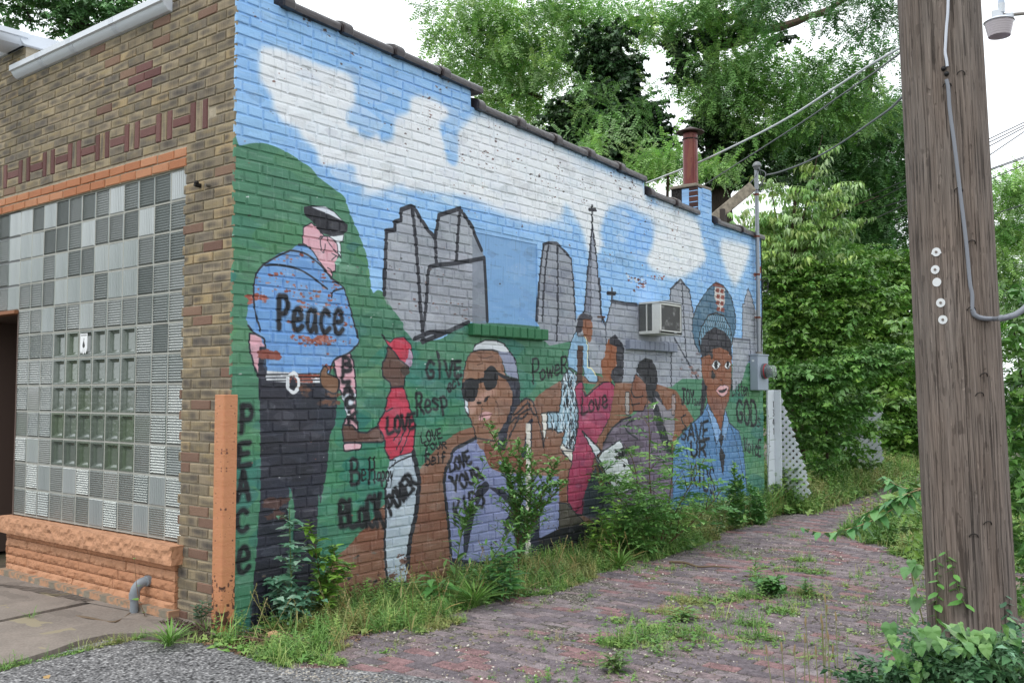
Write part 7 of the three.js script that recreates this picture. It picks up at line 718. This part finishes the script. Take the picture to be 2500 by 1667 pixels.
  const tuft = (label, c, n, h, seed) => { const q = rng(seed), t = thing('grass_tuft', label, 'grass tuft', [c[0], 0.01, c[1]]), gs = []; const m = leafM('#6f9a42', 0.6, 0.3); for (let i = 0; i < n; i++) { const a = q() * 6.28; gs.push(place(LF.blade, V3((q() - 0.5) * 0.04, 0, (q() - 0.5) * 0.04), V3(Math.cos(a), 0.8 + q() * 2, Math.sin(a)), (q() - 0.5) * 0.5, h * (0.6 + q() * 0.6))); } mesh('blades', gs, m, t); };
  tuft('bright green grass tuft at the edge of the sidewalk slab', [[.05,.429]][0], 90, 0.17, 91); tuft('small grass tuft at the foot of the orange corner guard', [-0.06, 0.1], 16, 0.11, 92); tuft('long-bladed grass clump at the wall below the lavender coat', [[.748,-1.528]][0], 70, 0.26, 93); tuft('tall grass clump below the bushy sapling', [[.722,-3.476]][0], 40, 0.26, 94); tuft('small weed tuft in the sidewalk joint', [[-1.294,.62]][0], 14, 0.09, 95);
}
// ------------------------------------------------------------------ litter
{
  const wd = mat('#6b5a48', 0.9), stick = (label, a, r) => { const t = thing('fallen_twig', label, 'twig', [a[0][0], 0, a[0][1]]); mesh('twig', taper(a.map(([x, z], i) => [x - a[0][0], 0.014 + 0.012 * (i % 2), z - a[0][1]]), r, r * 0.6, 18, 6, 0.3), wd, t); };
  stick('long fallen branch lying across the alley bricks', [[.939,-3.947],[1.085,-3.946],[1.25,-3.904],[1.387,-3.954],[1.482,-4.016]], 0.012); stick('short crooked twig on the sidewalk slab', [[-1.117,.403],[-.94,.394],[-.838,.356],[-.725,.351],[-.809,.245],[-.938,.098]], 0.009); stick('twigs lying on the soil at the foot of the wall', [[.298,-.206],[.443,-.148],[.571,-.103]], 0.006); stick('thin twig on the soil beside the corner guard', [[.089,.079],[.27,.047],[.433,-.028],[.536,-.075]], 0.006); stick('twig on the soil in front of the asphalt edge', [[.074,.033],[.2,-.03],[.362,-.064],[.467,-.111]], 0.005);
  const lm = mat('#b98a5c', 0.8), g = LF.toothed, lf = (label, [x, z], s, a, c) => { const t = thing('dead_leaf', label, 'leaf'); t.position.set(x, 0.012, z); const q = mesh('blade', g, c ? mat(c, 0.8) : lm, t); q.scale.setScalar(s); q.rotation.set(0.05, a, 0.1); };
  lf('pale brown dead leaf at the foot of the dark painted trousers', [[.252,-.11]][0], 0.15, 1.9, '#b99470'); lf('small yellow-brown leaf on the sidewalk slab', [[-.403,.927]][0], 0.07, 0.7); lf('pale leaf on the asphalt in the lower left', [[.083,1.172]][0], 0.06, 1.2, '#a8895a'); lf('dry leaf near the grass tuft on the slab', [[-.335,.315]][0], 0.06, 1.6, '#c09a6a');
  const r = rng(99), L = []; for (let i = 0; i < 1900; i++) { const z = 0.26 - r() * r() * 1.3, x = 0.04 + r() * 0.75; L.push([x, 0.002 - 0.02 * (x < 0 ? 1 : 0), z, r() * 6.28, [1, 1, 0.4 + r() * 1.6], 0.4, ['#5a4434', '#6d5442', '#47382c', '#86694e'][i % 4]]); } for (let i = 0; i < 300; i++) L.push([-0.5 + r() * 0.5, 0.024, 0.05 + r() * 0.12, r() * 6.28, [1, 1, 0.3 + r()], 0.4, '#4a3a2e']);
  scatter('leaf_litter', leaf(0.03, 0.012, 0.2, 0.3).translate(0, 0.004, 0), mat(0xffffff, 0.9, { side: THREE.DoubleSide }), L, scene, 'brown leaf litter and chips at the foot of the painted wall', 'leaf litter');
}
scene.traverse((o) => { delete o.userData._n; });
renderer.render(scene, camera);
